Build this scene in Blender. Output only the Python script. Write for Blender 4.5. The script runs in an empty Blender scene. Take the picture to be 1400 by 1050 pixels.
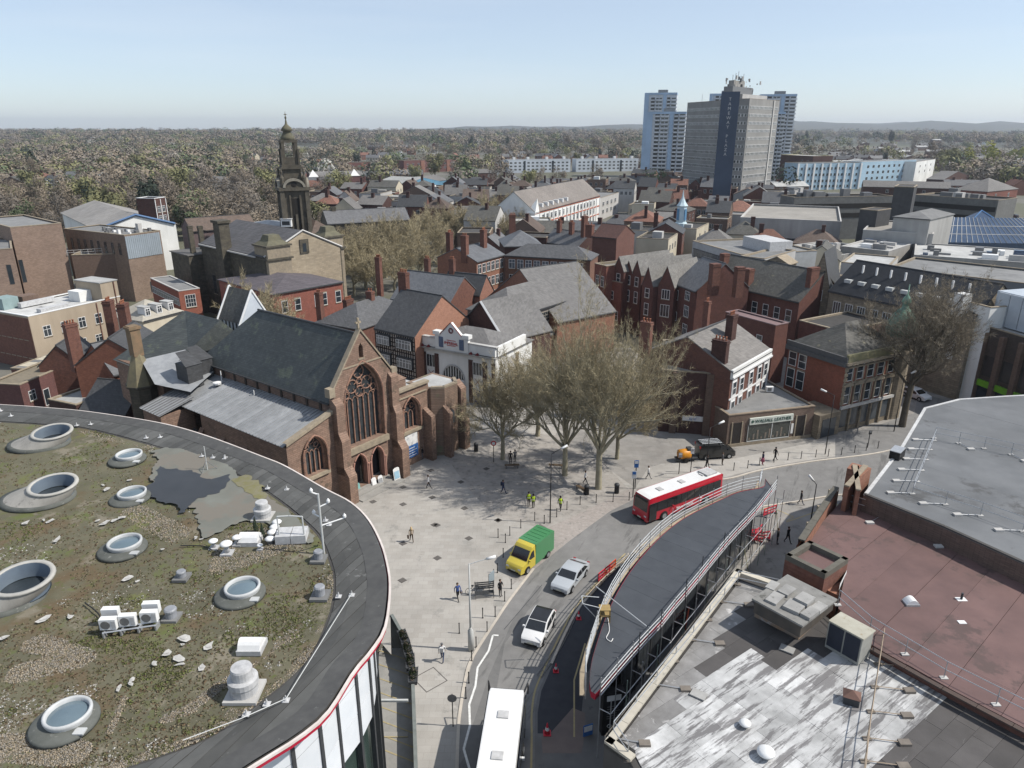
import bpy,bmesh,math,random
import numpy as np
from mathutils import Vector,Matrix,noise
random.seed(7)
R=math.radians
scene=bpy.context.scene
# camera
H=39.0;FPX=980.0;PITCH=math.atan((525-176)/FPX)
cam=bpy.data.cameras.new('camera');cam_ob=bpy.data.objects.new('camera',cam)
scene.collection.objects.link(cam_ob);scene.camera=cam_ob
cam.sensor_width=36;cam.lens=FPX/1400*36;cam.clip_start=.5;cam.clip_end=30000
cam_ob.location=(0,0,H);cam_ob.rotation_euler=(math.pi/2-PITCH,0,0)
# sky and sun
SUN_EL,SUN_AZ=R(48),R(-6)          # azimuth measured from +X
w=bpy.data.worlds.new('World');scene.world=w;w.use_nodes=True
nt=w.node_tree;nt.nodes.clear()
sky=nt.nodes.new('ShaderNodeTexSky');sky.sky_type='NISHITA';sky.sun_disc=False
sky.sun_elevation=SUN_EL;sky.sun_rotation=math.pi/2-SUN_AZ
sky.air_density=.8;sky.dust_density=.5;sky.ozone_density=2.5;sky.altitude=0
bg=nt.nodes.new('ShaderNodeBackground');bg.inputs['Strength'].default_value=.15
wo=nt.nodes.new('ShaderNodeOutputWorld')
mx=nt.nodes.new('ShaderNodeMix');mx.data_type='RGBA';mx.inputs[0].default_value=.42;mx.inputs[7].default_value=(5.0,5.4,5.8,1)
nt.links.new(sky.outputs[0],mx.inputs[6])
tcw=nt.nodes.new('ShaderNodeTexCoord');mpw=nt.nodes.new('ShaderNodeMapping');mpw.inputs['Scale'].default_value=(1.2,2.2,14);mpw.inputs['Rotation'].default_value=(.05,.12,0);nzw=nt.nodes.new('ShaderNodeTexNoise');nzw.inputs['Scale'].default_value=1.6;nzw.inputs['Detail'].default_value=7
rw=nt.nodes.new('ShaderNodeMapRange');rw.inputs[1].default_value=.5;rw.inputs[2].default_value=.8;rw.inputs[4].default_value=.22;m2=nt.nodes.new('ShaderNodeMix');m2.data_type='RGBA';m2.inputs[7].default_value=(5.6,6.0,6.4,1)
for a_,b_ in ((tcw.outputs['Generated'],mpw.inputs[0]),(mpw.outputs[0],nzw.inputs['Vector']),(nzw.outputs['Fac'],rw.inputs[0]),(rw.outputs[0],m2.inputs[0]),(mx.outputs[2],m2.inputs[6]),(m2.outputs[2],bg.inputs[0])): nt.links.new(a_,b_)
nt.links.new(bg.outputs[0],wo.inputs[0])
sl=bpy.data.lights.new('sun','SUN');sl.energy=5.0;sl.angle=R(.53);sl.color=(1,.95,.87)
so=bpy.data.objects.new('sun',sl);scene.collection.objects.link(so)
sd=Vector((math.cos(SUN_EL)*math.cos(SUN_AZ),math.cos(SUN_EL)*math.sin(SUN_AZ),math.sin(SUN_EL)))
so.rotation_euler=sd.to_track_quat('Z','Y').to_euler();so.location=(40,0,120)
vs=scene.view_settings;vs.view_transform='Standard';vs.look='None';vs.exposure=0.04;vs.gamma=1;vs.use_curve_mapping=False
scene.cycles.max_bounces=5;scene.cycles.diffuse_bounces=1;scene.cycles.glossy_bounces=2
scene.cycles.transparent_max_bounces=4;scene.cycles.volume_bounces=0;scene.cycles.use_denoising=True
C=scene.collection
# helpers
def ray(u,v):
 x=(u-700)/FPX;y=-(v-525)/FPX
 return (x,math.cos(PITCH)+y*math.sin(PITCH),-math.sin(PITCH)+y*math.cos(PITCH))
def g(u,v,z=0.0):
 d=ray(u,v);t=(z-H)/d[2]
 return Vector((d[0]*t,d[1]*t,z))
def px(x,y,z):
 z -= H;dep=y*math.cos(PITCH)-z*math.sin(PITCH)
 return 700+FPX*x/dep,525-FPX*(y*math.sin(PITCH)+z*math.cos(PITCH))/dep
class MB:
 def __init__(s): s.v=[];s.f=[];s.m=[];s.mi=0
 def face(s,pts):
  n=len(s.v);s.v+=[tuple(p) for p in pts];s.f.append(tuple(range(n,n+len(pts))));s.m.append(s.mi)
 def box(s,x0,x1,y0,y1,z0,z1):
  n=len(s.v)
  s.v+=[(x0,y0,z0),(x1,y0,z0),(x1,y1,z0),(x0,y1,z0),(x0,y0,z1),(x1,y0,z1),(x1,y1,z1),(x0,y1,z1)]
  for q in ((0,3,2,1),(4,5,6,7),(0,1,5,4),(1,2,6,5),(2,3,7,6),(3,0,4,7)):
   s.f.append(tuple(n+i for i in q));s.m.append(s.mi)
  return s
 def prism(s,pts,z0,z1,top=True,bot=True):
  """pts: ccw polygon (x,y); z0/z1 numbers"""
  n=len(s.v);k=len(pts)
  s.v+=[(p[0],p[1],z0) for p in pts]+[(p[0],p[1],z1) for p in pts]
  for i in range(k):
   j=(i+1) % k;s.f.append((n+i,n+j,n+k+j,n+k+i));s.m.append(s.mi)
  if top: s.f.append(tuple(range(n+k,n+2*k)));s.m.append(s.mi)
  if bot: s.f.append(tuple(range(n+k-1,n-1,-1)));s.m.append(s.mi)
  return s
 def tube(s,pts,r,k=6,r1=None,caps=True):
  pts=[Vector(p) for p in pts];rings=[];N=len(pts)
  for i,p in enumerate(pts):
   d=(pts[min(i+1,N-1)]-pts[max(i-1,0)]).normalized()
   a=d.cross(Vector((0,0,1)) if abs(d.z)<.9 else Vector((1,0,0))).normalized();b=d.cross(a)
   rr=r if r1 is None else r+(r1-r)*i/max(1,N-1)
   n=len(s.v);rings.append(n)
   for j in range(k):
    t=2*math.pi*j/k;s.v.append(tuple(p+a*(rr*math.cos(t))+b*(rr*math.sin(t))))
  for i in range(N-1):
   for j in range(k):
    q=(j+1) % k
    s.f.append((rings[i]+j,rings[i]+q,rings[i+1]+q,rings[i+1]+j));s.m.append(s.mi)
  if caps:
   s.f.append(tuple(rings[0]+j for j in range(k-1,-1,-1)));s.m.append(s.mi)
   s.f.append(tuple(rings[-1]+j for j in range(k)));s.m.append(s.mi)
  return s
 def lathe(s,prof,k=16,c=(0,0,0),caps=True):
  rings=[]
  for (r,z) in prof:
   n=len(s.v);rings.append(n)
   for j in range(k):
    t=2*math.pi*j/k;s.v.append((c[0]+r*math.cos(t),c[1]+r*math.sin(t),c[2]+z))
  for i in range(len(prof)-1):
   for j in range(k):
    q=(j+1) % k
    s.f.append((rings[i]+j,rings[i]+q,rings[i+1]+q,rings[i+1]+j));s.m.append(s.mi)
  if caps:
   s.f.append(tuple(rings[0]+j for j in range(k-1,-1,-1)));s.m.append(s.mi)
   s.f.append(tuple(rings[-1]+j for j in range(k)));s.m.append(s.mi)
  return s
 def mesh(s,name,mats,smooth=False):
  me=bpy.data.meshes.new(name);me.from_pydata(s.v,[],s.f)
  if not isinstance(mats,(list,tuple)): mats=[mats]
  for m in mats: me.materials.append(m)
  if len(mats)>1: me.polygons.foreach_set('material_index',s.m)
  if smooth: me.polygons.foreach_set('use_smooth',[True]*len(s.f))
  me.update();return me
 def ob(s,name,mats,parent=None,smooth=False,**kw):
  o=bpy.data.objects.new(name,s.mesh(name,mats,smooth));C.objects.link(o)
  if parent: o.parent=parent
  for k,v in kw.items(): o[k]=v
  return o
def inst(name,me,parent,loc=(0,0,0),rz=0,**kw):
 o=bpy.data.objects.new(name,me);C.objects.link(o);o.parent=parent
 o.location=loc;o.rotation_euler=(0,0,rz)
 for k,v in kw.items(): o[k]=v
 return o
def thing(name,label,cat,loc=(0,0,0),rz=0,group=None):
 o=bpy.data.objects.new(name,None);C.objects.link(o);o.empty_display_size=.1
 o.location=loc;o.rotation_euler=(0,0,rz);o['label']=label;o['category']=cat
 if group: o['group']=group
 return o
KIDS={}
def copy_tree(src,label=None,loc=None,rz=None,parent=None):
 kids=[o for o in bpy.data.objects if o.parent==src] if src.name not in KIDS else KIDS[src.name]
 KIDS[src.name]=kids
 c=src.copy();C.objects.link(c)
 if parent: c.parent=parent
 if label: c['label']=label
 if loc is not None: c.location=loc
 if rz is not None: c.rotation_euler=(0,0,rz)
 for k in kids: copy_tree(k,parent=c)
 return c
def fl(pts,z,name,mat,kind='structure',parent=None,**kw):
 """a flat sheet from a polygon, filled (may be concave)"""
 bm=bmesh.new();vs_=[bm.verts.new((p[0],p[1],z)) for p in pts]
 bm.faces.new(vs_);bmesh.ops.triangulate(bm,faces=bm.faces[:]);bm.normal_update()
 for f in bm.faces:
  if f.normal.z<0: f.normal_flip()
 me=bpy.data.meshes.new(name);bm.to_mesh(me);bm.free();me.materials.append(mat)
 o=bpy.data.objects.new(name,me);C.objects.link(o)
 if kind: o['kind']=kind
 if parent: o.parent=parent
 for k,v in kw.items(): o[k]=v
 return o
def gp(lst,z=0.0): return [g(u,v,z) for u,v in lst]
def smooth_line(pts,n=8):
 out=[];P=[Vector(p) for p in pts]
 for i in range(len(P)-1):
  p0=P[max(i-1,0)];p1=P[i];p2=P[i+1];p3=P[min(i+2,len(P)-1)]
  for k in range(n):
   t=k/n
   out.append(.5*((2*p1)+(p2-p0)*t+(2*p0-5*p1+4*p2-p3)*t*t+(3*p1-p0-3*p2+p3)*t**3))
 out.append(P[-1]);return out
def offs(line,d):
 out=[];N=len(line)
 for i,p in enumerate(line):
  t=(line[min(i+1,N-1)]-line[max(i-1,0)]);t.z=0;t.normalize()
  out.append(p+Vector((-t.y,t.x,0))*d)
 return out
def ribbon(mb,a,b,za=None,zb=None):
 for i in range(len(a)-1):
  q=[a[i],a[i+1],b[i+1],b[i]]
  mb.face(q)
# materials
MATS={}
def M(name,c=(.5,.5,.5),c2=None,sc=1.0,rough=.85,pat=None,psc=1.0,pc=None,pw=.02,rnd=0.0,metal=0,big=.12,spec=.3,bump=0,stain=None,ssc=.5,sth=.55,coat=0,det=6,streak=1.0,sdir=None):
 if name in MATS: return MATS[name]
 if 'brick' in name or name in ('red_sandstone','tower_sandstone'): k=.2;q=(.3,.55,.15);c,c2=[None if z is None else tuple(i*(1-k)+k*sum(a*b for a,b in zip(z,q)) for i in z) for z in (c,c2)]
 m=bpy.data.materials.new(name);MATS[name]=m;m.use_nodes=True
 T=m.node_tree;N=T.nodes;L=T.links;bs=N['Principled BSDF']
 bs.inputs['Roughness'].default_value=rough;bs.inputs['Metallic'].default_value=metal
 bs.inputs['Specular IOR Level'].default_value=spec
 if coat: bs.inputs['Coat Weight'].default_value=coat
 geo=N.new('ShaderNodeNewGeometry')
 if c2 is None: c2=tuple(x*.78 for x in c)
 def nz(s,d=6,vec=None,r=.6):
  n=N.new('ShaderNodeTexNoise');n.inputs['Scale'].default_value=s;n.inputs['Detail'].default_value=d;n.inputs['Roughness'].default_value=r
  L.new(vec or geo.outputs['Position'],n.inputs['Vector']);return n
 def mix(f,a,b,mode='MIX'):
  x=N.new('ShaderNodeMix');x.data_type='RGBA';x.blend_type=mode
  if isinstance(f,float): x.inputs[0].default_value=f
  else: L.new(f,x.inputs[0])
  for i,q in ((6,a),(7,b)):
   if isinstance(q,tuple): x.inputs[i].default_value=(*q[:3],1)
   else: L.new(q,x.inputs[i])
  return x.outputs[2]
 def ramp(f,a,b):
  r=N.new('ShaderNodeMapRange');r.inputs[1].default_value=a;r.inputs[2].default_value=b;L.new(f,r.inputs[0]);return r.outputs[0]
 vec=None
 if streak != 1.0:
  mp=N.new('ShaderNodeMapping');mp.inputs['Scale'].default_value=(1,1,1/streak);L.new(geo.outputs['Position'],mp.inputs[0]);vec=mp.outputs[0]
 n1=nz(sc,det,vec)
 col=mix(ramp(n1.outputs['Fac'],.3,.7),c,c2)
 if big:
  n2=nz(.09,3);v=ramp(n2.outputs['Fac'],.3,.7)
  a=N.new('ShaderNodeMapRange');a.inputs[3].default_value=1-big;a.inputs[4].default_value=1+big;L.new(v,a.inputs[0])
  h=N.new('ShaderNodeHueSaturation');L.new(col,h.inputs['Color']);L.new(a.outputs[0],h.inputs['Value']);col=h.outputs[0]
 if stain:
  v3=None
  if sdir is not None:
   r3=N.new('ShaderNodeVectorRotate');r3.rotation_type='Z_AXIS';r3.inputs['Angle'].default_value=-sdir;L.new(geo.outputs['Position'],r3.inputs[0]);q3=N.new('ShaderNodeMapping');q3.inputs['Scale'].default_value=(.3,2.2,1);L.new(r3.outputs[0],q3.inputs[0]);v3=q3.outputs[0]
  n3=nz(ssc,8,v3,.7);col=mix(ramp(n3.outputs['Fac'],sth,sth+.06),col,stain)
 bh=None
 if pat in ('brick','slab','slate'):
  tc=N.new('ShaderNodeTexCoord');sx=N.new('ShaderNodeSeparateXYZ');L.new(tc.outputs['Object'] if pat != 'slab' else geo.outputs['Position'],sx.inputs[0])
  cx=N.new('ShaderNodeCombineXYZ')
  if pat=='slab': L.new(sx.outputs[0],cx.inputs[0]);L.new(sx.outputs[1],cx.inputs[1])
  else:
   ad=N.new('ShaderNodeMath');L.new(sx.outputs[0],ad.inputs[0]);L.new(sx.outputs[1],ad.inputs[1]);L.new(ad.outputs[0],cx.inputs[0]);L.new(sx.outputs[2],cx.inputs[1])
  bt=N.new('ShaderNodeTexBrick');L.new(cx.outputs[0],bt.inputs[0]);bt.inputs['Scale'].default_value=1
  bt.inputs['Brick Width'].default_value={'brick': .23,'slab': .9,'slate': .35}[pat]*psc;bt.inputs['Row Height'].default_value={'brick': .08,'slab': .6,'slate': .22}[pat]*psc
  bt.inputs['Mortar Size'].default_value=pw*psc*.5;bt.inputs['Mortar Smooth'].default_value=.3
  bt.inputs['Color1'].default_value=(1,1,1,1);bt.inputs['Color2'].default_value=(.74,.74,.74,1) if pat != 'slab' else (.9,.89,.88,1)
  bt.inputs['Mortar'].default_value=(*(pc or (.6,.6,.6)),1)
  col=mix(1.0,col,bt.outputs['Color'],'MULTIPLY');bh=bt.outputs['Fac']
 if rnd:
  oi=N.new('ShaderNodeObjectInfo');a=N.new('ShaderNodeMapRange');a.inputs[3].default_value=1-rnd;a.inputs[4].default_value=1+rnd;L.new(oi.outputs['Random'],a.inputs[0])
  h=N.new('ShaderNodeHueSaturation');L.new(col,h.inputs['Color']);L.new(a.outputs[0],h.inputs['Value']);col=h.outputs[0]
 L.new(col,bs.inputs['Base Color'])
 if bump:
  b=N.new('ShaderNodeBump');b.inputs['Strength'].default_value=bump;b.inputs['Distance'].default_value=.05;L.new(n1.outputs['Fac'],b.inputs['Height']);L.new(b.outputs[0],bs.inputs['Normal'])
 return m
brick_red=M('red_brick',(.21,.085,.055),(.13,.055,.04),sc=2.5,pat='brick',pc=(.9,.85,.8),rnd=.12)
brick_dark=M('dark_red_brick',(.12,.055,.042),(.075,.035,.03),sc=2,pat='brick',rnd=.12)
brick_orange=M('orange_brick',(.36,.15,.08),(.26,.11,.065),sc=2,pat='brick',pc=(.8,.8,.8),rnd=.08)
brick_brown=M('brown_brick',(.23,.145,.10),(.17,.11,.08),sc=2,pat='brick',rnd=.08)
brick_buff=M('buff_brick',(.30,.215,.155),(.25,.18,.13),sc=1.5,pat='brick',pc=(.85,.85,.85),rnd=.05)
sandstone=M('red_sandstone',(.33,.20,.135),(.22,.14,.10),sc=1.6,pat='brick',psc=2.6,pc=(.62,.58,.55),stain=(.16,.12,.09),ssc=.6,sth=.6)
stone=M('weathered_stone',(.30,.25,.185),(.20,.165,.12),sc=1.4,pat='brick',psc=4,pc=(.7,.7,.7),stain=(.10,.09,.07),ssc=.5,sth=.6)
stone_dk=M('blackened_stone',(.13,.115,.085),(.07,.062,.05),sc=1.2,pat='brick',psc=4,pc=(.7,.7,.7),rnd=.06)
stone_lt=M('sunlit_ashlar',(.42,.35,.255),(.34,.28,.2),sc=1.2,pat='brick',psc=4,pc=(.8,.8,.8))  # lighter stone with the sunlight of the town hall gable in its colour
stone_trim=M('stone_trim',(.33,.275,.20),(.22,.185,.14),sc=2,rnd=.06)
render_cream=M('cream_render',(.52,.47,.37),(.45,.40,.31),sc=.8,streak=4)
render_buff=M('buff_render',(.40,.33,.25),(.33,.27,.20),sc=.6,streak=5,rnd=.05)
render_white=M('white_paint',(.76,.76,.74),(.66,.66,.63),sc=.8,streak=4,rough=.6)
render_grey=M('grey_render',(.42,.42,.40),(.33,.33,.32),sc=.7,streak=4,rnd=.06)
slate=M('slate_roof',(.145,.145,.148),(.105,.106,.11),sc=1.5,rough=.6,pat='slate',pc=(.55,.55,.55),rnd=.22,spec=.4)
slate_lt=M('pale_tile_roof',(.20,.19,.18),(.155,.148,.14),sc=1.2,rough=.75,pat='slate',pc=(.65,.65,.65),rnd=.12)
slate_dk=M('dark_tile_roof',(.08,.082,.085),(.06,.061,.064),sc=2,rough=.6,pat='slate',pc=(.6,.6,.6),rnd=.1)
slate_moss=M('mossy_slate_roof',(.125,.12,.108),(.08,.078,.07),sc=1.6,rough=.7,pat='slate',pc=(.55,.55,.55),stain=(.20,.185,.13),ssc=.8,sth=.6)
slate_church=M('church_slate_roof',(.088,.096,.092),(.062,.07,.07),sc=.9,rough=.55,pat='slate',pc=(.5,.5,.5),stain=(.125,.14,.105),ssc=.5,sth=.58)
tile_red=M('red_tile_roof',(.24,.12,.085),(.17,.09,.07),sc=1.5,pat='slate',rnd=.2)
tile_brown=M('brown_tile_roof',(.15,.11,.09),(.11,.085,.07),sc=1.5,pat='slate',rnd=.2)
felt_grey=M('grey_felt',(.21,.21,.205),(.15,.15,.15),sc=.5,rnd=.10,stain=(.11,.11,.105),ssc=.3,sth=.62)
felt_pale=M('pale_felt',(.42,.42,.41),(.30,.30,.29),sc=.6,rnd=.12)
felt_dark=M('dark_felt',(.07,.066,.062),(.05,.048,.046),sc=.8,rnd=.12)
metal_roof=M('lead_sheet',(.34,.35,.36),(.25,.26,.27),sc=1.2,rough=.5,metal=.15,rnd=.12)
concrete=M('concrete',(.33,.32,.295),(.25,.24,.225),sc=.8,streak=3,rnd=.05)
concrete_lt=M('pale_concrete',(.46,.45,.43),(.38,.37,.355),sc=.8,streak=3,rnd=.05)
glass=M('window_glass',(.035,.045,.055),(.02,.026,.03),sc=.6,rough=.08,spec=.8,big=0)
glass_lt=M('curtained_glass',(.16,.19,.22),(.06,.075,.09),sc=.9,rough=.12,spec=.8,big=0)
white=M('white_frame',(.74,.74,.73),(.66,.66,.65),sc=3,rough=.5,big=0)
black=M('black_paint',(.018,.018,.02),(.012,.012,.013),sc=3,rough=.45,big=0)
dgrey=M('dark_grey_paint',(.06,.063,.066),(.045,.047,.05),sc=3,rough=.5,big=0)
steel=M('galvanised_steel',(.48,.49,.50),(.38,.39,.40),sc=5,rough=.4,metal=.5,big=0)
steel_dk=M('dull_steel',(.22,.22,.22),(.16,.16,.16),sc=5,rough=.5,metal=.4,big=0)
terracotta=M('terracotta_pot',(.36,.15,.085),(.27,.11,.065),sc=6,rnd=.15,big=0)
bark=M('tree_bark',(.17,.145,.105),(.10,.085,.06),sc=1.5,big=0,rnd=.1)
red_paint=M('red_paint',(.42,.018,.045),(.34,.014,.036),sc=2,rough=.4,big=0)
copper=M('verdigris_copper',(.17,.28,.21),(.11,.2,.155),sc=1.5,rough=.6)
blue_metal=M('blue_sheet_metal',(.12,.27,.38),(.09,.2,.3),sc=1)
rubber=M('tyre_rubber',(.02,.02,.02),sc=8,rough=.8,big=0)
# GROUND AND STREETS
def sst(a,b,x):
 t=min(1,max(0,(x-a)/(b-a)));return t*t*(3-2*t)
def terr(x,y):
 if y<52: return -4+3.98*sst(43,51,y)
 z=0.0
 if y>700:
  z+=11*sst(700,2600,y)*(1-.55*sst(0,1500,x))
  z+=6*(noise.noise((x*.0016,y*.0016,3)))*sst(800,1600,y)
 if y>3000:
  a=x/y
  amp=18+60*sst(-.25,.1,a)+34*sst(.15,.4,a)
  rid=.62+.3*noise.noise((a*9,y*.0006,1))+.22*noise.noise((a*26,y*.0008,7))
  z+=amp*1.15*rid*sst(3600,6600,y)
 return z
ys=[-80,-20,20,43,45,47,49,51,52,80,120,200,300,450,600,700]+[700*1.09**i for i in range(1,31)]
nx=90;V=[];F=[]
for y in ys:
 hw=max(160,abs(y)*1.35+120)
 for i in range(nx+1):
  x=-hw+2*hw*i/nx;V.append((x,y,terr(x,y)-.01))
for j in range(len(ys)-1):
 for i in range(nx): a=j*(nx+1)+i;F.append((a,a+1,a+nx+2,a+nx+1))
m_town=M('town_ground',(.17,.16,.145),(.10,.10,.075),sc=.03,stain=(.11,.11,.075),ssc=.012,sth=.48)
m_hill=M('wooded_hill',(.06,.065,.05),(.08,.078,.062),sc=.004,stain=(.085,.09,.06),ssc=.002,sth=.56,big=0)
me=bpy.data.meshes.new('ground');me.from_pydata(V,[],F);me.materials.append(m_town);me.materials.append(m_hill)
me.polygons.foreach_set('material_index',[1 if V[f[0]][1]>1500 else 0 for f in F]);me.update()
o=bpy.data.objects.new('ground',me);C.objects.link(o);o['kind']='structure'
m_pave=M('pale_paving',(.40,.38,.35),(.335,.32,.295),sc=.5,pat='slab',pc=(.80,.79,.78),pw=.03,stain=(.29,.28,.26),ssc=.3,sth=.58)
m_pave2=M('worn_paving',(.36,.335,.305),(.27,.255,.235),sc=1.2,pat='slab',psc=.6,pc=(.8,.8,.8),stain=(.22,.205,.19),ssc=1.2,sth=.56)
m_block=M('block_paving',(.36,.325,.30),(.28,.255,.235),sc=2.2,pat='slab',psc=.35,pc=(.75,.74,.72),stain=(.24,.225,.21),ssc=1.6,sth=.57)
m_asph=M('asphalt',(.21,.206,.2),(.165,.162,.158),sc=.9,stain=(.13,.128,.125),ssc=.4,sth=.56,sdir=R(62))
m_asph_new=M('new_asphalt',(.052,.054,.062),(.04,.042,.05),sc=1.5)
m_asph_mid=M('patched_asphalt',(.165,.162,.158),(.125,.124,.122),sc=.9,stain=(.1,.1,.1),ssc=.6,sth=.6)
m_pink=M('dull_red_asphalt',(.20,.16,.145),(.15,.125,.115),sc=.8)
m_kerb=M('kerb_stone',(.50,.455,.39),(.42,.38,.33),sc=2)
m_mark=M('road_paint',(.74,.74,.72),(.55,.55,.53),sc=5,big=0)
m_yell=M('yellow_paint',(.42,.34,.17),(.30,.26,.17),sc=4,big=0)
m_cover=M('dark_ironwork',(.13,.12,.11),(.09,.083,.078),sc=5,big=0)
m_street=M('street_paving',(.30,.285,.265),(.23,.22,.205),sc=.6,pat='slab',pc=(.8,.8,.8),stain=(.19,.18,.17),ssc=.5,sth=.58)
pit=gp([(533.7,842),(546,864),(557,892),(562,925),(563,956),(564,986),(566,1050),(570,1200)])
kerbL=gp([(629,1130),(627,1060),(629,993),(631,973),(638,930),(649,897),(677,853),(699,820),(731,778),(778,740),(834,699),(872,680),(930,660),(993,656),(1040,644),(1110,632),(1196,621),(1250,608)])
kerbR=gp([(731,1180),(731,1090),(731,1005),(731,975),(736,945),(752,908),(773,862),(792,829),(830,786),(859,757),(905,726),(960,704),(1030,694),(1085,686),(1142,677),(1230,668),(1300,662)])
fl([Vector((-8,3,0))]+[p for p in reversed(pit)]+[Vector((-14,52,0)),Vector((-60,60,0)),Vector((-60,130,0)),Vector((120,130,0)),Vector((120,3,0))],0.0,'street_surface',m_street)
plaza=[p for p in reversed(pit)]+[Vector((-9.5,46,0)),Vector((-14,52,0)),Vector((-22,62,0)),Vector((-24,74,0))]+gp([(622,600),(640,578),(700,560),(770,590),(830,640),(870,668),(872,680)])+[k for k in reversed(kerbL[:11])]+[Vector((-5,3,0))]
fl(plaza,.004,'plaza_paving',m_pave)
fl(gp([(606,618),(640,585),(760,595),(832,640),(862,672),(834,699),(775,741),(740,770),(700,800),(690,775),(742,722),(676,706),(640,668)]),.008,'worn_plaza_paving',m_pave2)
fl(gp([(748,722),(778,709),(862,668),(880,676),(834,699),(778,740),(731,778),(708,798),(716,770),(745,745)]),.012,'block_paving',m_block)
fl(gp([(868,668),(886,640),(905,634),(950,632),(1010,626),(1110,605),(1200,590),(1230,584),(1250,600),(1196,617),(1110,628),(1040,640),(993,652),(930,657)]),.004,'north_pavement',m_pave)
fl(gp([(760,622),(830,640),(900,618),(905,600),(860,588),(760,592)]),.006,'tree_side_paving',m_street)
fl(kerbL+[k for k in reversed(kerbR)],.008,'road',m_asph)
fl(gp([(1142,700),(1142,600),(1250,565),(1256,538),(1330,555),(1420,560),(1420,700)]),.012,'side_road',m_asph)
fl(gp([(1256,538),(1262,522),(1400,548),(1400,560),(1330,555)]),.016,'far_pavement',m_street)
fl(gp([(859,757),(905,726),(960,704),(1000,697),(1050,700),(1040,760),(870,1000),(800,1200),(731,1180),(731,1005),(731,975),(736,945),(752,908),(773,862),(792,829),(830,786)]),.012,'bus_stand_surface',m_asph_mid)
fl(gp([(862,757),(890,745),(880,800),(800,925),(795,975),(783,968),(752,1003),(735,1003),(735,975),(740,945),(756,908),(777,862),(796,829),(834,786)]),.016,'new_asphalt_strip',m_asph_new)
fl(gp([(740,1008),(752,1003),(783,968),(800,975),(800,1003),(795,1030),(742,1030)]),.020,'red_asphalt',m_pink)
fl(gp([(640,1010),(668,925),(700,850),(735,800),(742,803),(712,850),(690,880),(660,1050),(632,1050)]),.012,'resurfaced_lane',m_asph_mid)
fl(gp([(690,772),(718,742),(738,716),(748,722),(716,748),(706,770)]),.016,'dark_paving_strip',M('dark_paving',(.16,.15,.14),(.12,.115,.11),sc=2))
fl(gp([(1060,702),(1100,694),(1128,692),(1142,700),(1085,790),(1010,900),(900,1100),(830,1100),(905,960),(985,800)]),.016,'station_pavement',m_street)
fl([Vector((-12,3,0)),pit[-1],*reversed(pit[:-1]),Vector((-12,40,0))],-1.2,'sunken_court_floor',M('court_asphalt',(.30,.29,.27),(.23,.225,.21),sc=1.2))
mb=MB()
for i in range(len(pit)-1):
 a,b=pit[i],pit[i+1];mb.face([(a.x,a.y,-4),(b.x,b.y,-4),(b.x,b.y,.12),(a.x,a.y,.12)]);
rp=offs(pit,-.25) if offs(pit,.25)[3].x<pit[3].x else offs(pit,.25)
for i in range(len(pit)-1):
 a,b,c,d=pit[i],pit[i+1],rp[i+1],rp[i];mb.face([(*a.xy,.12),(*b.xy,.12),(*c.xy,.12),(*d.xy,.12)]);mb.face([(*d.xy,.12),(*c.xy,.12),(*c.xy,0),(*d.xy,0)])
mb.ob('retaining_wall',M('retaining_wall',(.20,.22,.21),(.14,.155,.15),sc=1.5),label='concrete retaining wall curving along the sunken court beside the round building',category='wall')
t=thing('court_marking','pale diagonal lines painted on the floor of the sunken court','floor marking',(0,0,0))
for k in range(9):
 a=g(512,868+k*19,-1.18);b=a+Vector((3.0,-1.35,0))
 mb=MB();d=(b-a).normalized();n_=Vector((-d.y,d.x,0))*.05
 mb.face([a-n_,b-n_,b+n_,a+n_]);mb.ob('painted_line',m_yell,t)
t=thing('court_steps','wide steps with pale nosings descending in the sunken court','steps')
for k in range(7):
 p=g(528,1001+k*8.2,-1.2-k*.16)
 mb=MB();mb.box(p.x-1.5,p.x+1.6,p.y-.5,p.y,-5.6,-1.16-k*.17);mb.ob('step',concrete,t)
 mb=MB();mb.box(p.x-1.5,p.x+1.6,p.y-.5,p.y-.42,-1.16-k*.17,-1.14-k*.17);mb.ob('step_nosing',m_yell,t)
def kerb(name,line,wd,z=.11,seg=1.0):
 l=smooth_line(line,6);t=bpy.data.objects.new(name,None);C.objects.link(t);t['kind']='structure'
 a=l;b=offs(l,wd);mb=MB()
 for i in range(len(a)-1):
  p,q,r,s_=a[i],a[i+1],b[i+1],b[i]
  e=.01
  mb.face([(*p.xy,z),(*q.xy,z),(*r.xy,z),(*s_.xy,z)] if wd<0 else [(*s_.xy,z),(*r.xy,z),(*q.xy,z),(*p.xy,z)][::-1])
  mb.face([(*p.xy,0),(*q.xy,0),(*q.xy,z),(*p.xy,z)]);mb.face([(*s_.xy,0),(*r.xy,0),(*r.xy,z),(*s_.xy,z)])
 o=mb.ob(name,m_kerb);o['kind']='structure';bpy.data.objects.remove(t)
kerb('west_kerb',kerbL[:9],.22,.06);kerb('west_kerb',kerbL[12:],.22,.1)
kerb('east_kerb',kerbR[5:10],-.2,.1);kerb('east_kerb',kerbR[11:16],-.2,.1)
def stripe(name,line,wd,mat,z=.024,dash=None,closed=False):
 mb=MB();l=line
 for i in range(len(l)-1):
  a,b=Vector(l[i]),Vector(l[i+1]);d=(b-a);Ln=d.length;d.normalize();n_=Vector((-d.y,d.x,0))*wd/2
  s=0;dd=dash or (Ln,0)
  while s<Ln-.05:
   e=min(s+dd[0],Ln);p=a+d*s;q=a+d*e
   mb.face([(*(p-n_).xy,z),(*(q-n_).xy,z),(*(q+n_).xy,z),(*(p+n_).xy,z)]);s=e+dd[1]
   if dd[1]==0 and e>=Ln: break
 return mb.ob(name,mat,kind='structure')
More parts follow.
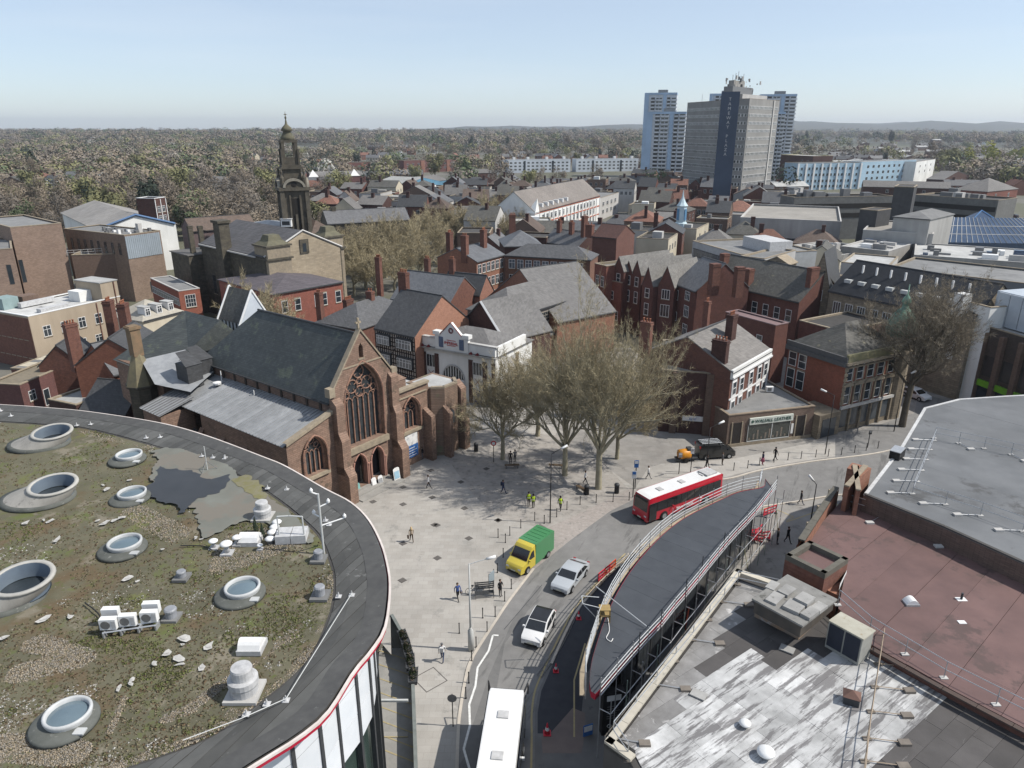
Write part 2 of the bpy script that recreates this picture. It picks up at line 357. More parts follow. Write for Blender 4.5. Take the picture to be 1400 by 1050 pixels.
stripe('lane_edge_line',gp([(681.6,869),(674,868.5),(668,890),(653,913),(650,938),(641.5,963.5),(642.5,992),(634,1024),(642,1052),(650,1100)]),.16,m_mark)
stripe('yellow_edge_line',smooth_line(gp([(726,1060),(727,1005),(727,975),(732,943),(747,908),(769,862),(788,829),(826,786),(855,757)]),6),.14,m_yell,.026)
stripe('cream_edge_line',smooth_line(gp([(625,1050),(626,993),(635,930),(645,899),(673,856)]),6),.09,m_kerb,.075)
stripe('yellow_box_line',gp([(1015,705),(1053,693),(1085,707),(1075,712)]),.12,m_yell,.03)
stripe('yellow_box_line',gp([(1075,714),(1145,690)]),.14,m_yell,.03)
stripe('station_edge_line',gp([(785,1008),(785,930),(800,880)]),.12,m_yell,.03)
stripe('road_joint',gp([(689,861),(741,800)]),.05,m_asph_new,.03)
dc=[]
for (u,v) in [(510,686),(551,666),(591,680),(589,643),(597,718),(551,689.5),(635,695),(594,717.5),(551,743),(641,736),(598,763),(550,793.5),(681,711),(665,641),(630,659),(681,711.5)]:
 p=g(u,v,0);t=thing('drain_cover','dark square ironwork cover set diagonally in the pale plaza paving','drain cover',(p.x,p.y,.012),R(45),'square covers in the plaza')
 mb=MB();mb.box(-.32,.32,-.32,.32,-.02,.0);mb.box(-.25,.25,-.25,.25,0,.012);mb.ob('cover_plate',m_cover,t)
p=g(588,929,0);mb=MB()
for a,b,c,d in ((-.95,.95,-.95,-.88),(-.95,.95,.88,.95),(-.95,-.88,-.88,.88),(.88,.95,-.88,.88)): mb.box(a,b,c,d,.006,.014)
o=mb.ob('inspection_cover',m_cover,label='large square access cover outline in the paving in front of the court wall',category='access cover');o.location=(p.x,p.y,0);o.rotation_euler=(0,0,R(40))
# FLOWER TROUGHS ON THE COURT WALL
def flowers(n,r,cols):
 mb=MB()
 for i in range(n):
  a=random.uniform(0,6.28);q=random.random()**.5
  x=q*math.cos(a)*r[0];y=q*math.sin(a)*r[1];z=.32+random.random()*.25*(1.2-q)
  mb.mi=0 if random.random()<.8 else 1
  s=.07;t=random.uniform(0,3);mb.face([(x-s*math.cos(t),y-s*math.sin(t),z),(x+s*math.cos(t),y+s*math.sin(t),z+.04),(x-s*math.sin(t)*.5,y+s*math.cos(t)*.5,z+.12)])
 return mb.mesh('planting',cols)
leafm=M('planter_leaf',(.06,.09,.025),(.04,.06,.02),sc=6,big=0);petal=M('pale_petal',(.6,.55,.45),(.45,.3,.25),sc=9,big=0)
mfl=flowers(260,(.72,.3),[leafm,petal])
mb=MB();mb.box(-.8,.8,-.32,.32,0,.3);mb.box(-.84,.84,-.36,-.32,.26,.34);mb.box(-.84,.84,.32,.36,.26,.34);mtr=mb.mesh('trough',dgrey)
for i,(u,v,lb) in enumerate([(551.5,872,'planted trough nearest the church end of the court wall'),(557,889,'second planted trough from the church end of the court wall'),(561,906,'third planted trough along the court wall with pale flowers'),(565,925,'planted trough farthest from the church along the court wall')]):
 p=g(u,v,0.1);t=thing('flower_trough',lb,'planter',(p.x,p.y,.0),R([112,108,100,95][i]),'planted troughs on the court wall')
 inst('trough',mtr,t);inst('planting',mfl,t)
# RAILINGS, BOLLARDS, LAMPS
def hoop():
 mb=MB();mb.tube([(0,0,0),(0,0,1.0)],.045,6);mb.lathe([(.07,0),(.07,.06)],6);mb.lathe([(.055,.96),(.06,1.0),(.03,1.05)],6)
 return mb.mesh('bollard_post',black)
mbol=hoop()
bl=[(699,805),(690,822),(677,843),(666,864),(651,885),(645,904),(641,934),(628,866),(681,735),(691,742),(688,762),(680,783),(697,732),(712,722),(731,712),(744,716),(761,707),(775,697),(793,690),(815,687),(838,686),(1003,643),(1022,640),(1038,636),(1058,632),(1077,629),(1095,627),(1115,625),(1132,624),(1150,622),(1168,619),(1184,616),(1200,613),(860,684),(637,955),(660,845)]
for i,(u,v) in enumerate(bl):
 p=g(u,v,0);o=bpy.data.objects.new('bollard',mbol);C.objects.link(o);o.location=(p.x,p.y,0)
 ew=u>990
 o['label']='slim black bollard on the pavement edge in front of the leather shop and bank' if ew else 'slim black bollard along the plaza side of the road'
 o['category']='bollard';o['group']='bollards outside the shops' if ew else 'bollards edging the plaza'
def lamp(u,v,h,lab,col,r0=.13,base=None,arm=(1.4,0),heads=1):
 p=g(u,v,0);t=thing('street_lamp',lab,'street lamp',(p.x,p.y,0))
 mb=MB()
 if base: mb.lathe([(base,0),(base,1.9),(r0,2.1),(r0,2.2)],8)
 mb.tube([(0,0,0),(0,0,h)],r0,8,r0*.55);mb.ob('post',col,t,True)
 mb=MB();a=Vector((arm[0],arm[1],.35));mb.tube([(0,0,h-.05),a*.5+Vector((0,0,h)),a+Vector((0,0,h))],.035,6);mb.ob('arm',col,t)
 mb=MB();d=a.normalized();e=a+Vector((0,0,h));f=e+d*.75
 mb.tube([e,e+d*.3,f],.10,8,.13);mb.ob('lamp_head',white,t,True)
 return t
gal=M('pale_grey_post',(.5,.51,.5),(.42,.43,.42),sc=3,rough=.5,big=0)
lamp(644,889,8,'pale grey street lamp with a thick square base, on the plaza near the white bus',gal,.10,.23,(1.3,.1))
lamp(752,715,8,'black street lamp standing on the worn paving behind the green and yellow van',black,.07,None,(1.0,.45))
lamp(964,655,6.6,'black street lamp rising in front of the parked black van',black,.07,None,(1.0,.3))
lamp(1128,621,8,'tall black street lamp on the pavement outside the bank',black,.07,None,(-.9,.3))
lamp(1106,728,5.5,'dark lamp column standing in the shade behind the bus station',black,.08,None,(-.3,.1))
lamp(1222,590,8,'thin dark lamp column beside the big street tree',black,.07,None,(.9,.2))
def pole_sign(u,v,h,lab,mk,r=.04,col=black):
 p=g(u,v,0);t=thing('street_sign',lab,'street sign',(p.x,p.y,0));mb=MB();mb.tube([(0,0,0),(0,0,h)],r,6);mb.ob('pole',col,t);mk(t,h);return t
def disc(t,h,r=.32,mat=steel_dk,dy=-.06,z=None):
 mb=MB();n=14;z=h-.3 if z is None else z
 for yy in (dy,dy-.02): mb.face([(r*math.cos(6.283*i/n),yy,z+r*math.sin(6.283*i/n)) for i in range(n)])
 for i in range(n):
  a,b=6.283*i/n,6.283*(i+1)/n;mb.face([(r*math.cos(a),dy,z+r*math.sin(a)),(r*math.cos(b),dy,z+r*math.sin(b)),(r*math.cos(b),dy-.02,z+r*math.sin(b)),(r*math.cos(a),dy-.02,z+r*math.sin(a))])
 mb.ob('sign_plate',mat,t)
pole_sign(619.5,993,2.8,'round grey-backed traffic sign on a pole beside the sunken court',lambda t,h: disc(t,h,.33,steel_dk))
bluep=M('blue_sign',(.05,.16,.42),(.04,.13,.36),sc=4,big=0)
def flag(t,h,mats=(bluep,white),w=.5,hh=.9):
 mb=MB();mb.box(-w/2,w/2,-.07,-.03,h-hh,h);mb.ob('sign_plate',mats[0],t)
 mb=MB();mb.box(-w/2+.06,w/2-.06,-.085,-.07,h-hh*.45,h-.08);mb.ob('sign_text_panel',mats[1],t)
pole_sign(865,680,3.3,'bus stop pole with a pale sign plate next to the trees',lambda t,h: flag(t,h,(white,bluep)),.06)
pole_sign(868,668,3.6,'second bus stop pole with a blue sign plate next to the trees',lambda t,h: flag(t,h,(bluep,white)),.06)
pole_sign(928,648,2.8,'black pole with a small pale timetable panel behind the red bus',lambda t,h: flag(t,h,(steel,white),.45,.6),.05)
pole_sign(944,646,3.2,'black pole with a white flag sign behind the red bus',lambda t,h: flag(t,h,(white,steel),.4,.7),.05)
pole_sign(1186,612,2.4,'short sign post with a dark plate on the pavement near the big tree',lambda t,h: flag(t,h,(dgrey,steel),.4,.5),.05)
pole_sign(675,632,2.9,'pole with a round red and white traffic sign beneath the left tree',lambda t,h: (disc(t,h,.34,M('sign_red',(.55,.03,.04),sc=5)),disc(t,h,.2,white,-.085)),.05)
def bin_(u,v,lab):
 p=g(u,v,0);t=thing('litter_bin',lab,'litter bin',(p.x,p.y,0));mb=MB();mb.lathe([(.27,0),(.28,.1),(.28,.9),(.30,.92),(.30,.98)],10);mb.ob('bin_body',black,t,True)
 mb=MB();mb.lathe([(.30,.98),(.31,1.08),(.2,1.22),(.04,1.27)],10);mb.ob('bin_lid',dgrey,t,True)
bin_(802,676,'black domed litter bin on the paving beside the big tree');bin_(843,674,'dark litter bin near the bus stop poles')
bin_(631,611,'dark litter bin standing at the corner of the church');bin_(651,617,'dark litter bin under the small tree by the church')
p=g(662,814,0);t=thing('shelter_seat','metal framed bench stand with a mesh back on the plaza near the grey lamp','bench',(p.x,p.y,0),R(8))
mb=MB()
for x in (-.8,.8): mb.tube([(x,0,0),(x,0,1.5)],.03,5);mb.tube([(x,-.5,0),(x,-.5,.5)],.03,5)
mb.ob('frame',steel_dk,t)
for k in range(5):
 mb=MB();mb.box(-.85,.85,-.5+k*.11,-.42+k*.11,.48,.51);mb.ob('seat_slat',dgrey,t)
for k in range(4):
 mb=MB();mb.box(-.85,.85,-.02,.02,.7+k*.2,.82+k*.2);mb.ob('back_slat',dgrey,t)
p=g(672,806,0);t=thing('information_board','small grey information board on legs beside the metal bench','notice board',(p.x,p.y,0),R(60))
mb=MB();mb.tube([(-.4,0,0),(-.4,0,1.9)],.035,5);mb.tube([(.4,0,0),(.4,0,1.9)],.035,5);mb.ob('leg',dgrey,t)
mb=MB();mb.box(-.45,.45,-.03,.03,.8,1.8);mb.ob('panel',M('board_face',(.25,.3,.33),sc=4),t)
def bicycle(u,v,rz,lab):
 p=g(u,v,0);t=thing('bicycle',lab,'bicycle',(p.x,p.y,0),rz)
 for x in (-.5,.5):
  mb=MB();n=16;mb.tube([(x+.33*math.cos(6.283*i/n),0,.34+.33*math.sin(6.283*i/n)) for i in range(n+1)],.022,5,caps=False);mb.ob('wheel',rubber,t)
 mb=MB();S=(-.18,0,.85);B=(-.08,0,.32);Hd=(.34,0,.82)
 for a,b in ((S,B),(S,Hd),(B,Hd),(B,(-.5,0,.34)),(S,(-.5,0,.34)),(Hd,(.5,0,.34)),(Hd,(.3,0,1.0))): mb.tube([a,b],.02,5)
 mb.ob('bicycle_frame',steel_dk,t)
 mb=MB();mb.box(-.3,-.08,-.07,.07,.86,.92);mb.ob('saddle',black,t);mb=MB();mb.tube([(.3,-.28,1.02),(.3,0,1.0),(.3,.28,1.02)],.017,5);mb.ob('handlebar',black,t)
bicycle(649,812,R(10),'bicycle leaning at the metal bench on the plaza')
# ROUND BUILDING WITH PLANTED ROOF (left foreground)
ZR=14.0
out_px=[(-420,560),(-200,552),(-60,552),(0,556),(60,560),(123,566),(218,581),(283,599),(360,628),(391,641),(443,671),(479,690),(504,714),(522,748),(531,781),(533.5,805),(531.5,836),(525,867),(507,895),(484,923),(450,977),(412,1011),(355,1047),(280,1095),(160,1160),(-60,1240),(-400,1300)]
in_px=[(-420,585),(-200,573),(-60,573),(0,577),(60,581),(116,586),(206,609),(270,630),(329,652),(376,681),(414,712),(436,735),(449,765),(455.5,792),(453,826),(445,851),(425,895),(391,931),(340,970),(278,1011),(167,1050),(60,1092),(-120,1150),(-400,1200)]
outp=smooth_line(gp(out_px,ZR),5);inp=smooth_line(gp(in_px,ZR),5)
RB=thing('round_building','large round building with planted roof and dark felt rim beside the church','building',(0,0,0))
def resample(l,n):
 d=[0]
 for i in range(1,len(l)): d.append(d[-1]+(l[i]-l[i-1]).length)
 o=[];j=0
 for k in range(n+1):
  s=d[-1]*k/n
  while j<len(d)-2 and d[j+1]<s: j+=1
  t=(s-d[j])/max(1e-6,d[j+1]-d[j]);o.append(l[j].lerp(l[j+1],min(1,t)))
 return o
NO=150
oo=resample(outp,NO);ii=resample(inp,NO)
for k in range(6):      # let the inner samples follow the outer ones
 pass
def nearest_on(l,p,lo):
 best=None
 for j in range(lo,min(len(l),lo+60)):
  dd=(l[j]-p).length
  if best is None or dd<best[0]-1e-6: best=(dd,j)
 return best[1]
fine=resample(inp,900);idx=[];lo=0
for p in oo:
 j=nearest_on(fine,p,lo);lo=max(lo,j);idx.append(lo)
idx[-1]=900
ii=[fine[j] for j in idx]
fascia_in=offs(oo,.0)
m_rim=M('rim_roofing_felt',(.095,.095,.091),(.07,.071,.068),sc=.9,rough=.8,rnd=.24,stain=(.155,.155,.15),ssc=1.1,sth=.62)
bm=bmesh.new();prev=None
for k in range(NO+1):
 o_,i_=oo[k],ii[k];row=[]
 for s in (0.05,.3,.65,1.0):
  p=i_.lerp(o_,s) if s<1 else o_+(i_-o_).normalized()*.22
  row.append(bm.verts.new((p.x,p.y,ZR+.12+(.1 if s>.9 else 0)-.12*(s<.1))))
 if prev:
  for a in range(3):
   try: bm.faces.new([prev[a],prev[a+1],row[a+1],row[a]])
   except Exception: pass
 prev=row
bmesh.ops.recalc_face_normals(bm,faces=bm.faces[:])
d=(g(503,755,ZR)-g(459,792.6,ZR));d.z=0;d.normalize();nrm=Vector((-d.y,d.x,0))
base=g(459,792.6,ZR);ts=[(v.co-base).dot(nrm) for v in bm.verts];t0,t1=min(ts),max(ts)
cuts=[];c=t0+.5;rr=random.Random(3)
while c<t1: cuts.append(c);c+=rr.uniform(.5,.8)
full=bpy.data.meshes.new('tmp');bm.to_mesh(full);bm.free()
def slices(me,cuts,base,nrm,name,mat,parent,dz=.02,gap=.016,cross=None,rnd_=None):
 bm0=bmesh.new();bm0.from_mesh(me);n=0;rr=rnd_ or random.Random(5);lim=[-1e9]+cuts+[1e9]
 for a,b in zip(lim[:-1],lim[1:]):
  bm=bm0.copy()
  for (c,s) in ((a+gap,-1),(b-gap,1)):
   if abs(c)<1e8: bmesh.ops.bisect_plane(bm,geom=bm.verts[:]+bm.edges[:]+bm.faces[:],plane_co=base+nrm*c,plane_no=nrm*s,clear_outer=True)
  if len(bm.faces):
   parts=[]
   src=bpy.data.meshes.new('t2');bm.to_mesh(src)
   seen=np.zeros(len(src.polygons),int)-1;vf={}
   for p in src.polygons:
    for v in p.vertices: vf.setdefault(v,[]).append(p.index)
   k_=0
   for p in src.polygons:
    if seen[p.index]>=0: continue
    st=[p.index];seen[p.index]=k_
    while st:
     for v in src.polygons[st.pop()].vertices:
      for q in vf[v]:
       if seen[q]<0: seen[q]=k_;st.append(q)
    k_+=1
   for j in range(k_):
    b_=bmesh.new();b_.from_mesh(src);b_.faces.ensure_lookup_table();bmesh.ops.delete(b_,geom=[b_.faces[i] for i in range(len(seen)) if seen[i] != j],context='FACES');parts.append(b_)
   bm.free()
  else: bm.free();continue
  for bm in [q for q in parts if len(q.faces)]:
   z=rr.uniform(0,dz)
   for v in bm.verts: v.co.z+=z
   ext=bmesh.ops.extrude_face_region(bm,geom=bm.faces[:]);
   for v in [q for q in ext['geom'] if isinstance(q,bmesh.types.BMVert)]: v.co.z+=.022
   m_=bpy.data.meshes.new(name);bm.to_mesh(m_);m_.materials.append(mat)
   o=bpy.data.objects.new(name,m_);C.objects.link(o);o.parent=parent;n+=1
 bm0.free();return n
slices(full,cuts,base,nrm,'roofing_sheet',m_rim,RB)
mb=MB()
for k in range(NO):
 a,b,c_,d_=ii[k],ii[k+1],oo[k+1],oo[k]
 mb.face([(*a.xy,ZR-.02),(*d_.xy,ZR+.02),(*c_.xy,ZR+.02),(*b.xy,ZR-.02)])
mb.ob('rim_deck',felt_dark,RB)
band=MB()
for k in range(NO):
 a,b=oo[k],oo[k+1];a2=a+(ii[k]-a).normalized()*1.3;b2=b+(ii[k+1]-b).normalized()*1.3;a3=a+(ii[k]-a).normalized()*.16;b3=b+(ii[k+1]-b).normalized()*.16
 band.face([(*a2.xy,ZR+.17),(*b2.xy,ZR+.17),(*b3.xy,ZR+.3),(*a3.xy,ZR+.3)])
band.ob('edge_felt_band',M('edge_felt',(.062,.062,.062),(.09,.09,.087),sc=1.5,stain=(.14,.14,.135),ssc=2,sth=.62),RB)
for (nm,mt,d0,z0,z1) in (('fascia_cap',M('fascia_white',(.66,.60,.57),(.52,.46,.42),sc=1),.0,ZR+.1,ZR+.24),('fascia_red_strip',red_paint,.05,ZR-.12,ZR+.08)):
 mb=MB();l0=[p-(i_-p).normalized()*(0.06-d0) for p,i_ in zip(oo,ii)]
 for k in range(NO):
  a,b=l0[k],l0[k+1];a2=a+(ii[k]-a).normalized()*.12;b2=b+(ii[k+1]-b).normalized()*.12
  mb.face([(*a.xy,z0),(*b.xy,z0),(*b.xy,z1),(*a.xy,z1)]);mb.face([(*a.xy,z1),(*b.xy,z1),(*b2.xy,z1),(*a2.xy,z1)]);mb.face([(*a.xy,z0),(*b.xy,z0),(*b2.xy,z0),(*a2.xy,z0)])
 mb.ob(nm,mt,RB)
wl=[p+(i_-p).normalized()*1.15 for p,i_ in zip(oo,ii)]
mb=MB()
for k in range(NO):
 a,b=wl[k]+(ii[k]-oo[k]).normalized()*.25,wl[k+1]+(ii[k+1]-oo[k+1]).normalized()*.25;mb.face([(*a.xy,-5.6),(*b.xy,-5.6),(*b.xy,ZR),(*a.xy,ZR)])
mb.ob('drum_wall',M('drum_glazing',(.045,.07,.06),(.03,.045,.04),sc=.5,rough=.15,spec=.7),RB)
m_panel=M('white_cladding',(.66,.68,.70),(.60,.63,.66),sc=1,rough=.35,rnd=.05)
wf=resample([w_ for w_ in wl],62)
for k in range(14,62):
 a,b=wf[k],wf[k+1];m_=(a+b)/2;L_=(b-a).length;ang=math.atan2((b-a).y,(b-a).x)
 if m_.y>47: continue
 for (z0,z1) in ((ZR-2.15,ZR-.25),(ZR-4.1,ZR-2.2),(ZR-6.0,ZR-4.15)):
  mb=MB();mb.box(-L_/2+.09,L_/2-.09,-.05,.05,z0,z1);o=mb.ob('cladding_panel',m_panel,RB);o.location=(m_.x,m_.y,0);o.rotation_euler=(0,0,ang)
 mb=MB();mb.box(-.09,.09,-.14,.14,-5,ZR-.1);o=mb.ob('mullion',dgrey,RB);o.location=(a.x,a.y,0);o.rotation_euler=(0,0,ang)
 mb=MB();mb.tube([(a.x,a.y,ZR-2.17),(b.x,b.y,ZR-2.17)],.05,5);mb.ob('rail_bar',steel,RB)
mb=MB();q=g(513,957,3);mb.box(q.x-.3,q.x+2.2,q.y-.1,q.y+.05,2.9,3.05);mb.ob('canopy_bar',gal,RB)
cen=Vector((-32,36,ZR));closed=[p for p in ii]
m_bed=M('roof_planting_soil',(.13,.12,.08),(.09,.086,.056),sc=.55,stain=(.185,.165,.125),ssc=.38,sth=.56,rough=.95,bump=1.0)
def add_bed_colour():
 T=m_bed.node_tree;N=T.nodes;L=T.links;bs=N['Principled BSDF'];src=bs.inputs['Base Color'].links[0].from_socket
 geo=N.new('ShaderNodeNewGeometry')
 def layer(col_in,scale,th,wd,c,det=7):
  n=N.new('ShaderNodeTexNoise');n.inputs['Scale'].default_value=scale;n.inputs['Detail'].default_value=det;n.inputs['Roughness'].default_value=.68;L.new(geo.outputs['Position'],n.inputs['Vector'])
  r=N.new('ShaderNodeMapRange');r.inputs[1].default_value=th;r.inputs[2].default_value=th+wd;L.new(n.outputs['Fac'],r.inputs[0])
  x=N.new('ShaderNodeMix');x.data_type='RGBA';L.new(r.outputs[0],x.inputs[0]);L.new(col_in,x.inputs[6]);x.inputs[7].default_value=(*c,1);return x.outputs[2]
 c=layer(src,.21,.52,.1,(.115,.085,.05));c=layer(c,.33,.6,.06,(.12,.125,.05));c=layer(c,1.7,.60,.05,(.09,.10,.035));c=layer(c,4.5,.63,.05,(.24,.215,.17));c=layer(c,.45,.56,.1,(.10,.115,.04));c=layer(c,.5,.68,.02,(.36,.34,.3))
 L.new(c,bs.inputs['Base Color'])
add_bed_colour()
V=[];F=[];NRI=46;hgt=lambda x,y: .12*noise.noise((x*.35,y*.35,0))+.05*noise.noise((x*1.7,y*1.7,4))
for k,p in enumerate(closed):
 for r in range(NRI+1):
  s=r/NRI;q=cen.lerp(p,s);V.append((q.x,q.y,ZR-.03+hgt(q.x,q.y)*(1-s**8)))
K=len(closed)
for k in range(K-1):
 for r in range(NRI): a=k*(NRI+1)+r;F.append((a,a+1,a+NRI+2,a+NRI+1))
me=bpy.data.meshes.new('planted_bed');me.from_pydata(V,[],F);me.materials.append(m_bed);me.polygons.foreach_set('use_smooth',[True]*len(F));me.update()
o=bpy.data.objects.new('planted_bed',me);C.objects.link(o);o.parent=RB
def in_poly(x,y,P):
 c=False;j=len(P)-1
 for i in range(len(P)):
  if (P[i].y>y) != (P[j].y>y) and x<(P[j].x-P[i].x)*(y-P[i].y)/(P[j].y-P[i].y)+P[i].x: c=not c
  j=i
 return c
mem_px=[(206,616),(232,612),(262,617),(300,628),(318,640),(330,652),(352,664),(376,684),(412,714),(430,735),(424,742),(395,732),(350,712),(322,716),(300,728),(276,735),(271,715),(268,700),(254,690),(232,684),(214,672),(206,655),(208,640),(214,628)]
m_mem=M('bare_roof_membrane',(.185,.19,.165),(.135,.135,.115),sc=.35,stain=(.165,.15,.125),ssc=.3,sth=.5,rough=.7)
def jag(l,a): return [p+Vector((noise.noise(p*2.3),noise.noise(p*2.3+Vector((9,0,0))),0))*a for p in l]
fl(jag(smooth_line(gp(mem_px+[mem_px[0]],ZR+.1),9)[:-1],.34),ZR+.11,'bare_membrane',m_mem,None,RB)
pud_px=[(216,638),(240,641),(262,645),(282,655),(296,653),(313,650),(310,664),(296,674),(280,680),(266,684),(258,696),(247,700),(240,690),(222,686),(206,678),(201,668),(210,656),(213,646)]
fl(jag(smooth_line(gp(pud_px+[pud_px[0]],ZR+.12),9)[:-1],.3),ZR+.128,'puddle',M('standing_water',(.04,.042,.045),(.03,.032,.035),sc=.8,rough=.35,spec=.35,big=0),None,RB)
fl(jag(smooth_line(gp([(318,655),(335,650),(356,663),(364,678),(352,682),(330,668),(318,655)],ZR+.13),7)[:-1],.5),ZR+.133,'moss_patch',M('yellow_moss',(.16,.15,.06),(.19,.175,.12),sc=2.5),None,RB)
def scatter_tufts(n,seed,cols,name,size,zofs,pred,flat=.5):
 rr=np.random.RandomState(seed);V=[];F=[];Mi=[];cnt=0;P=closed
 while cnt<n:
  u=rr.uniform(-10,470);v=rr.uniform(570,1060);p=g(u,v,ZR)
  if not in_poly(p.x,p.y,P):
   continue
  dn=noise.noise((p.x*.22,p.y*.22,seed*3.1))+.5*noise.noise((p.x*.9,p.y*.9,seed))
  if not pred(dn,p,rr): continue
  if in_poly(p.x,p.y,memP) or any((p-Vector((c[0],c[1],ZR))).length<c[2] for c in CLEAR): continue
  cnt+=1;z=ZR+hgt(p.x,p.y)-.02+zofs;s=size*rr.uniform(.5,1.5);a=rr.uniform(0,6.28);mi=rr.randint(len(cols))
  for k in range(3):
   b=a+k*2.1;n0=len(V);V+=[(p.x+s*math.cos(b),p.y+s*math.sin(b),z-.03),(p.x+s*math.cos(b+1.6),p.y+s*math.sin(b+1.6),z-.03),(p.x+.2*s*math.cos(b),p.y+.2*s*math.sin(b),z+s*flat*rr.uniform(.6,1.4))]
   F.append((n0,n0+1,n0+2));Mi.append(mi)
 me=bpy.data.meshes.new(name);me.from_pydata(V,[],F)
 for c in cols: me.materials.append(c)
 me.polygons.foreach_set('material_index',Mi);me.update();o=bpy.data.objects.new(name,me);C.objects.link(o);o.parent=RB;o['kind']='stuff'
memP=gp(mem_px,ZR);CLEAR=[]
# rooflights
m_conc=M('weathered_grc',(.33,.315,.285),(.24,.23,.21),sc=1.1,streak=3,stain=(.17,.16,.145),ssc=1.2,sth=.58)
m_ringw=M('white_rooflight_ring',(.50,.51,.51),(.40,.41,.41),sc=2,rough=.4)
m_dome=M('rooflight_glazing',(.14,.19,.22),(.09,.13,.155),sc=.4,rough=.1,spec=.8,big=0)
m_curb=M('rooflight_curb_felt',(.12,.125,.115),(.085,.09,.08),sc=2,stain=(.2,.2,.185),ssc=3,sth=.6)
def snorkel(u,v,wpx,lab,skew=(-1.5,-.3),hh=1.05):
 """slanting funnel with a tilted oval opening; (u,v) = centre of the opening, wpx = width of the opening"""
 p=g(u,v,ZR+hh);dep=(p-Vector((0,0,H))).dot(Vector(ray(700,525)));r=wpx*dep/FPX/2
 t=thing('roof_funnel',lab,'rooflight',(p.x,p.y,ZR),0,'large slanting funnels on the planted roof');CLEAR.append((p.x+skew[0]*.5,p.y+skew[1]*.5,r*2.1));n=28
 def ring(cx,cy,r,rz,z,tilt): return [(cx+r*1.12*math.cos(6.2832*i/n),cy+rz*math.sin(6.2832*i/n),z+tilt*math.sin(6.2832*i/n)) for i in range(n)]
 def loft(name,rs,mat,sm=True):
  mb=MB();mb.v=[q for r_ in rs for q in r_]
  for a in range(len(rs)-1):
   for i in range(n): j=(i+1) % n;mb.f.append((a*n+i,a*n+j,a*n+n+j,a*n+n+i));mb.m.append(0)
  return mb.ob(name,mat,t,sm)
 sx,sy=skew
 loft('curb',[ring(sx*.75,sy*.75,r*1.55,r*1.35,0,0),ring(sx*.75,sy*.75,r*1.55,r*1.35,.22,0),ring(sx*.7,sy*.7,r*1.3,r*1.15,.24,0)],m_curb)
 loft('funnel_body',[ring(sx*.75,sy*.75,r*1.42,r*1.22,.2,0),ring(sx*.35,sy*.35,r*1.2,r*1.14,hh*.5,.12),ring(0,0,r*.97,r*1.0,hh-.1,.14)],m_conc);loft('funnel_rim',[ring(0,0,r*.97,r*1.0,hh-.12,.14),ring(0,0,r*1.03,r*1.06,hh-.06,.14),ring(0,0,r*1.0,r*1.04,hh+.05,.14),ring(0,0,r*.86,r*.88,hh+.04,.14),ring(0,0,r*.84,r*.87,hh-.05,.14)],M('pale_grc_rim',(.40,.39,.36),(.32,.31,.285),sc=2))
 loft('funnel_lining',[ring(0,0,r*.84,r*.87,hh+.0,.14),ring(-.1,0,r*.80,r*.84,hh-.9,.15)],M('blue_grey_lining',(.16,.20,.24),(.12,.15,.19),sc=.8,rough=.5))
 mb=MB();mb.face(ring(-.1,0,r*.84,r*.88,hh-.9,.1));mb.ob('funnel_glass',glass,t)
snorkel(71,590,46,'slanting concrete roof funnel nearest the church')
snorkel(72,662,56,'slanting concrete roof funnel in the middle of the three')
snorkel(30,790,72,'large slanting concrete funnel cut by the left edge of the photo',(-1.9,-.3),1.2)
def rooflight(u,v,wpx,lab,side=1):
 p=g(u,v,ZR+.55);dep=(p-Vector((0,0,H))).dot(Vector(ray(700,525)));r=wpx*dep/FPX/2
 t=thing('round_rooflight',lab,'rooflight',(p.x,p.y,ZR),0,'white ringed rooflights on the planted roof');CLEAR.append((p.x-.1,p.y-.1,r*1.5))
 mb=MB();mb.lathe([(r*1.5,0),(r*1.5,.14),(r*1.42,.2),(r*1.1,.26),(r*.95,.3)],28,(-.12,-.15,0));mb.ob('curb',m_curb,t,True)
 mb=MB();mb.lathe([(r*.98,.22),(r*1.06,.45),(r*1.06,.56),(r*.97,.60),(r*.9,.54),(r*.88,.3)],32,caps=False);mb.ob('ring_frame',m_ringw,t,True)
 mb=MB();mb.lathe([(r*.89,.38),(r*.6,.44),(r*.25,.47),(.01,.48)],28,caps=False);mb.ob('glass_dome',m_dome,t,True)
 mb=MB();mb.box(r*.75,r*1.25,-r*1.05,-r*.65,.2,.27);mb.ob('flashing_plate',m_ringw,t)
for a in [(176,620,32,'small round rooflight beside the puddle, nearest the church'),(180,672,35,'small round rooflight at the lower left end of the puddle'),(170,740,42,'round rooflight in the open planting left of the vents'),(331,801,45,'round rooflight between the roof vents and the lower rim'),(92,973,58,'largest white ringed rooflight in the lower left of the planted roof')]: rooflight(*a)
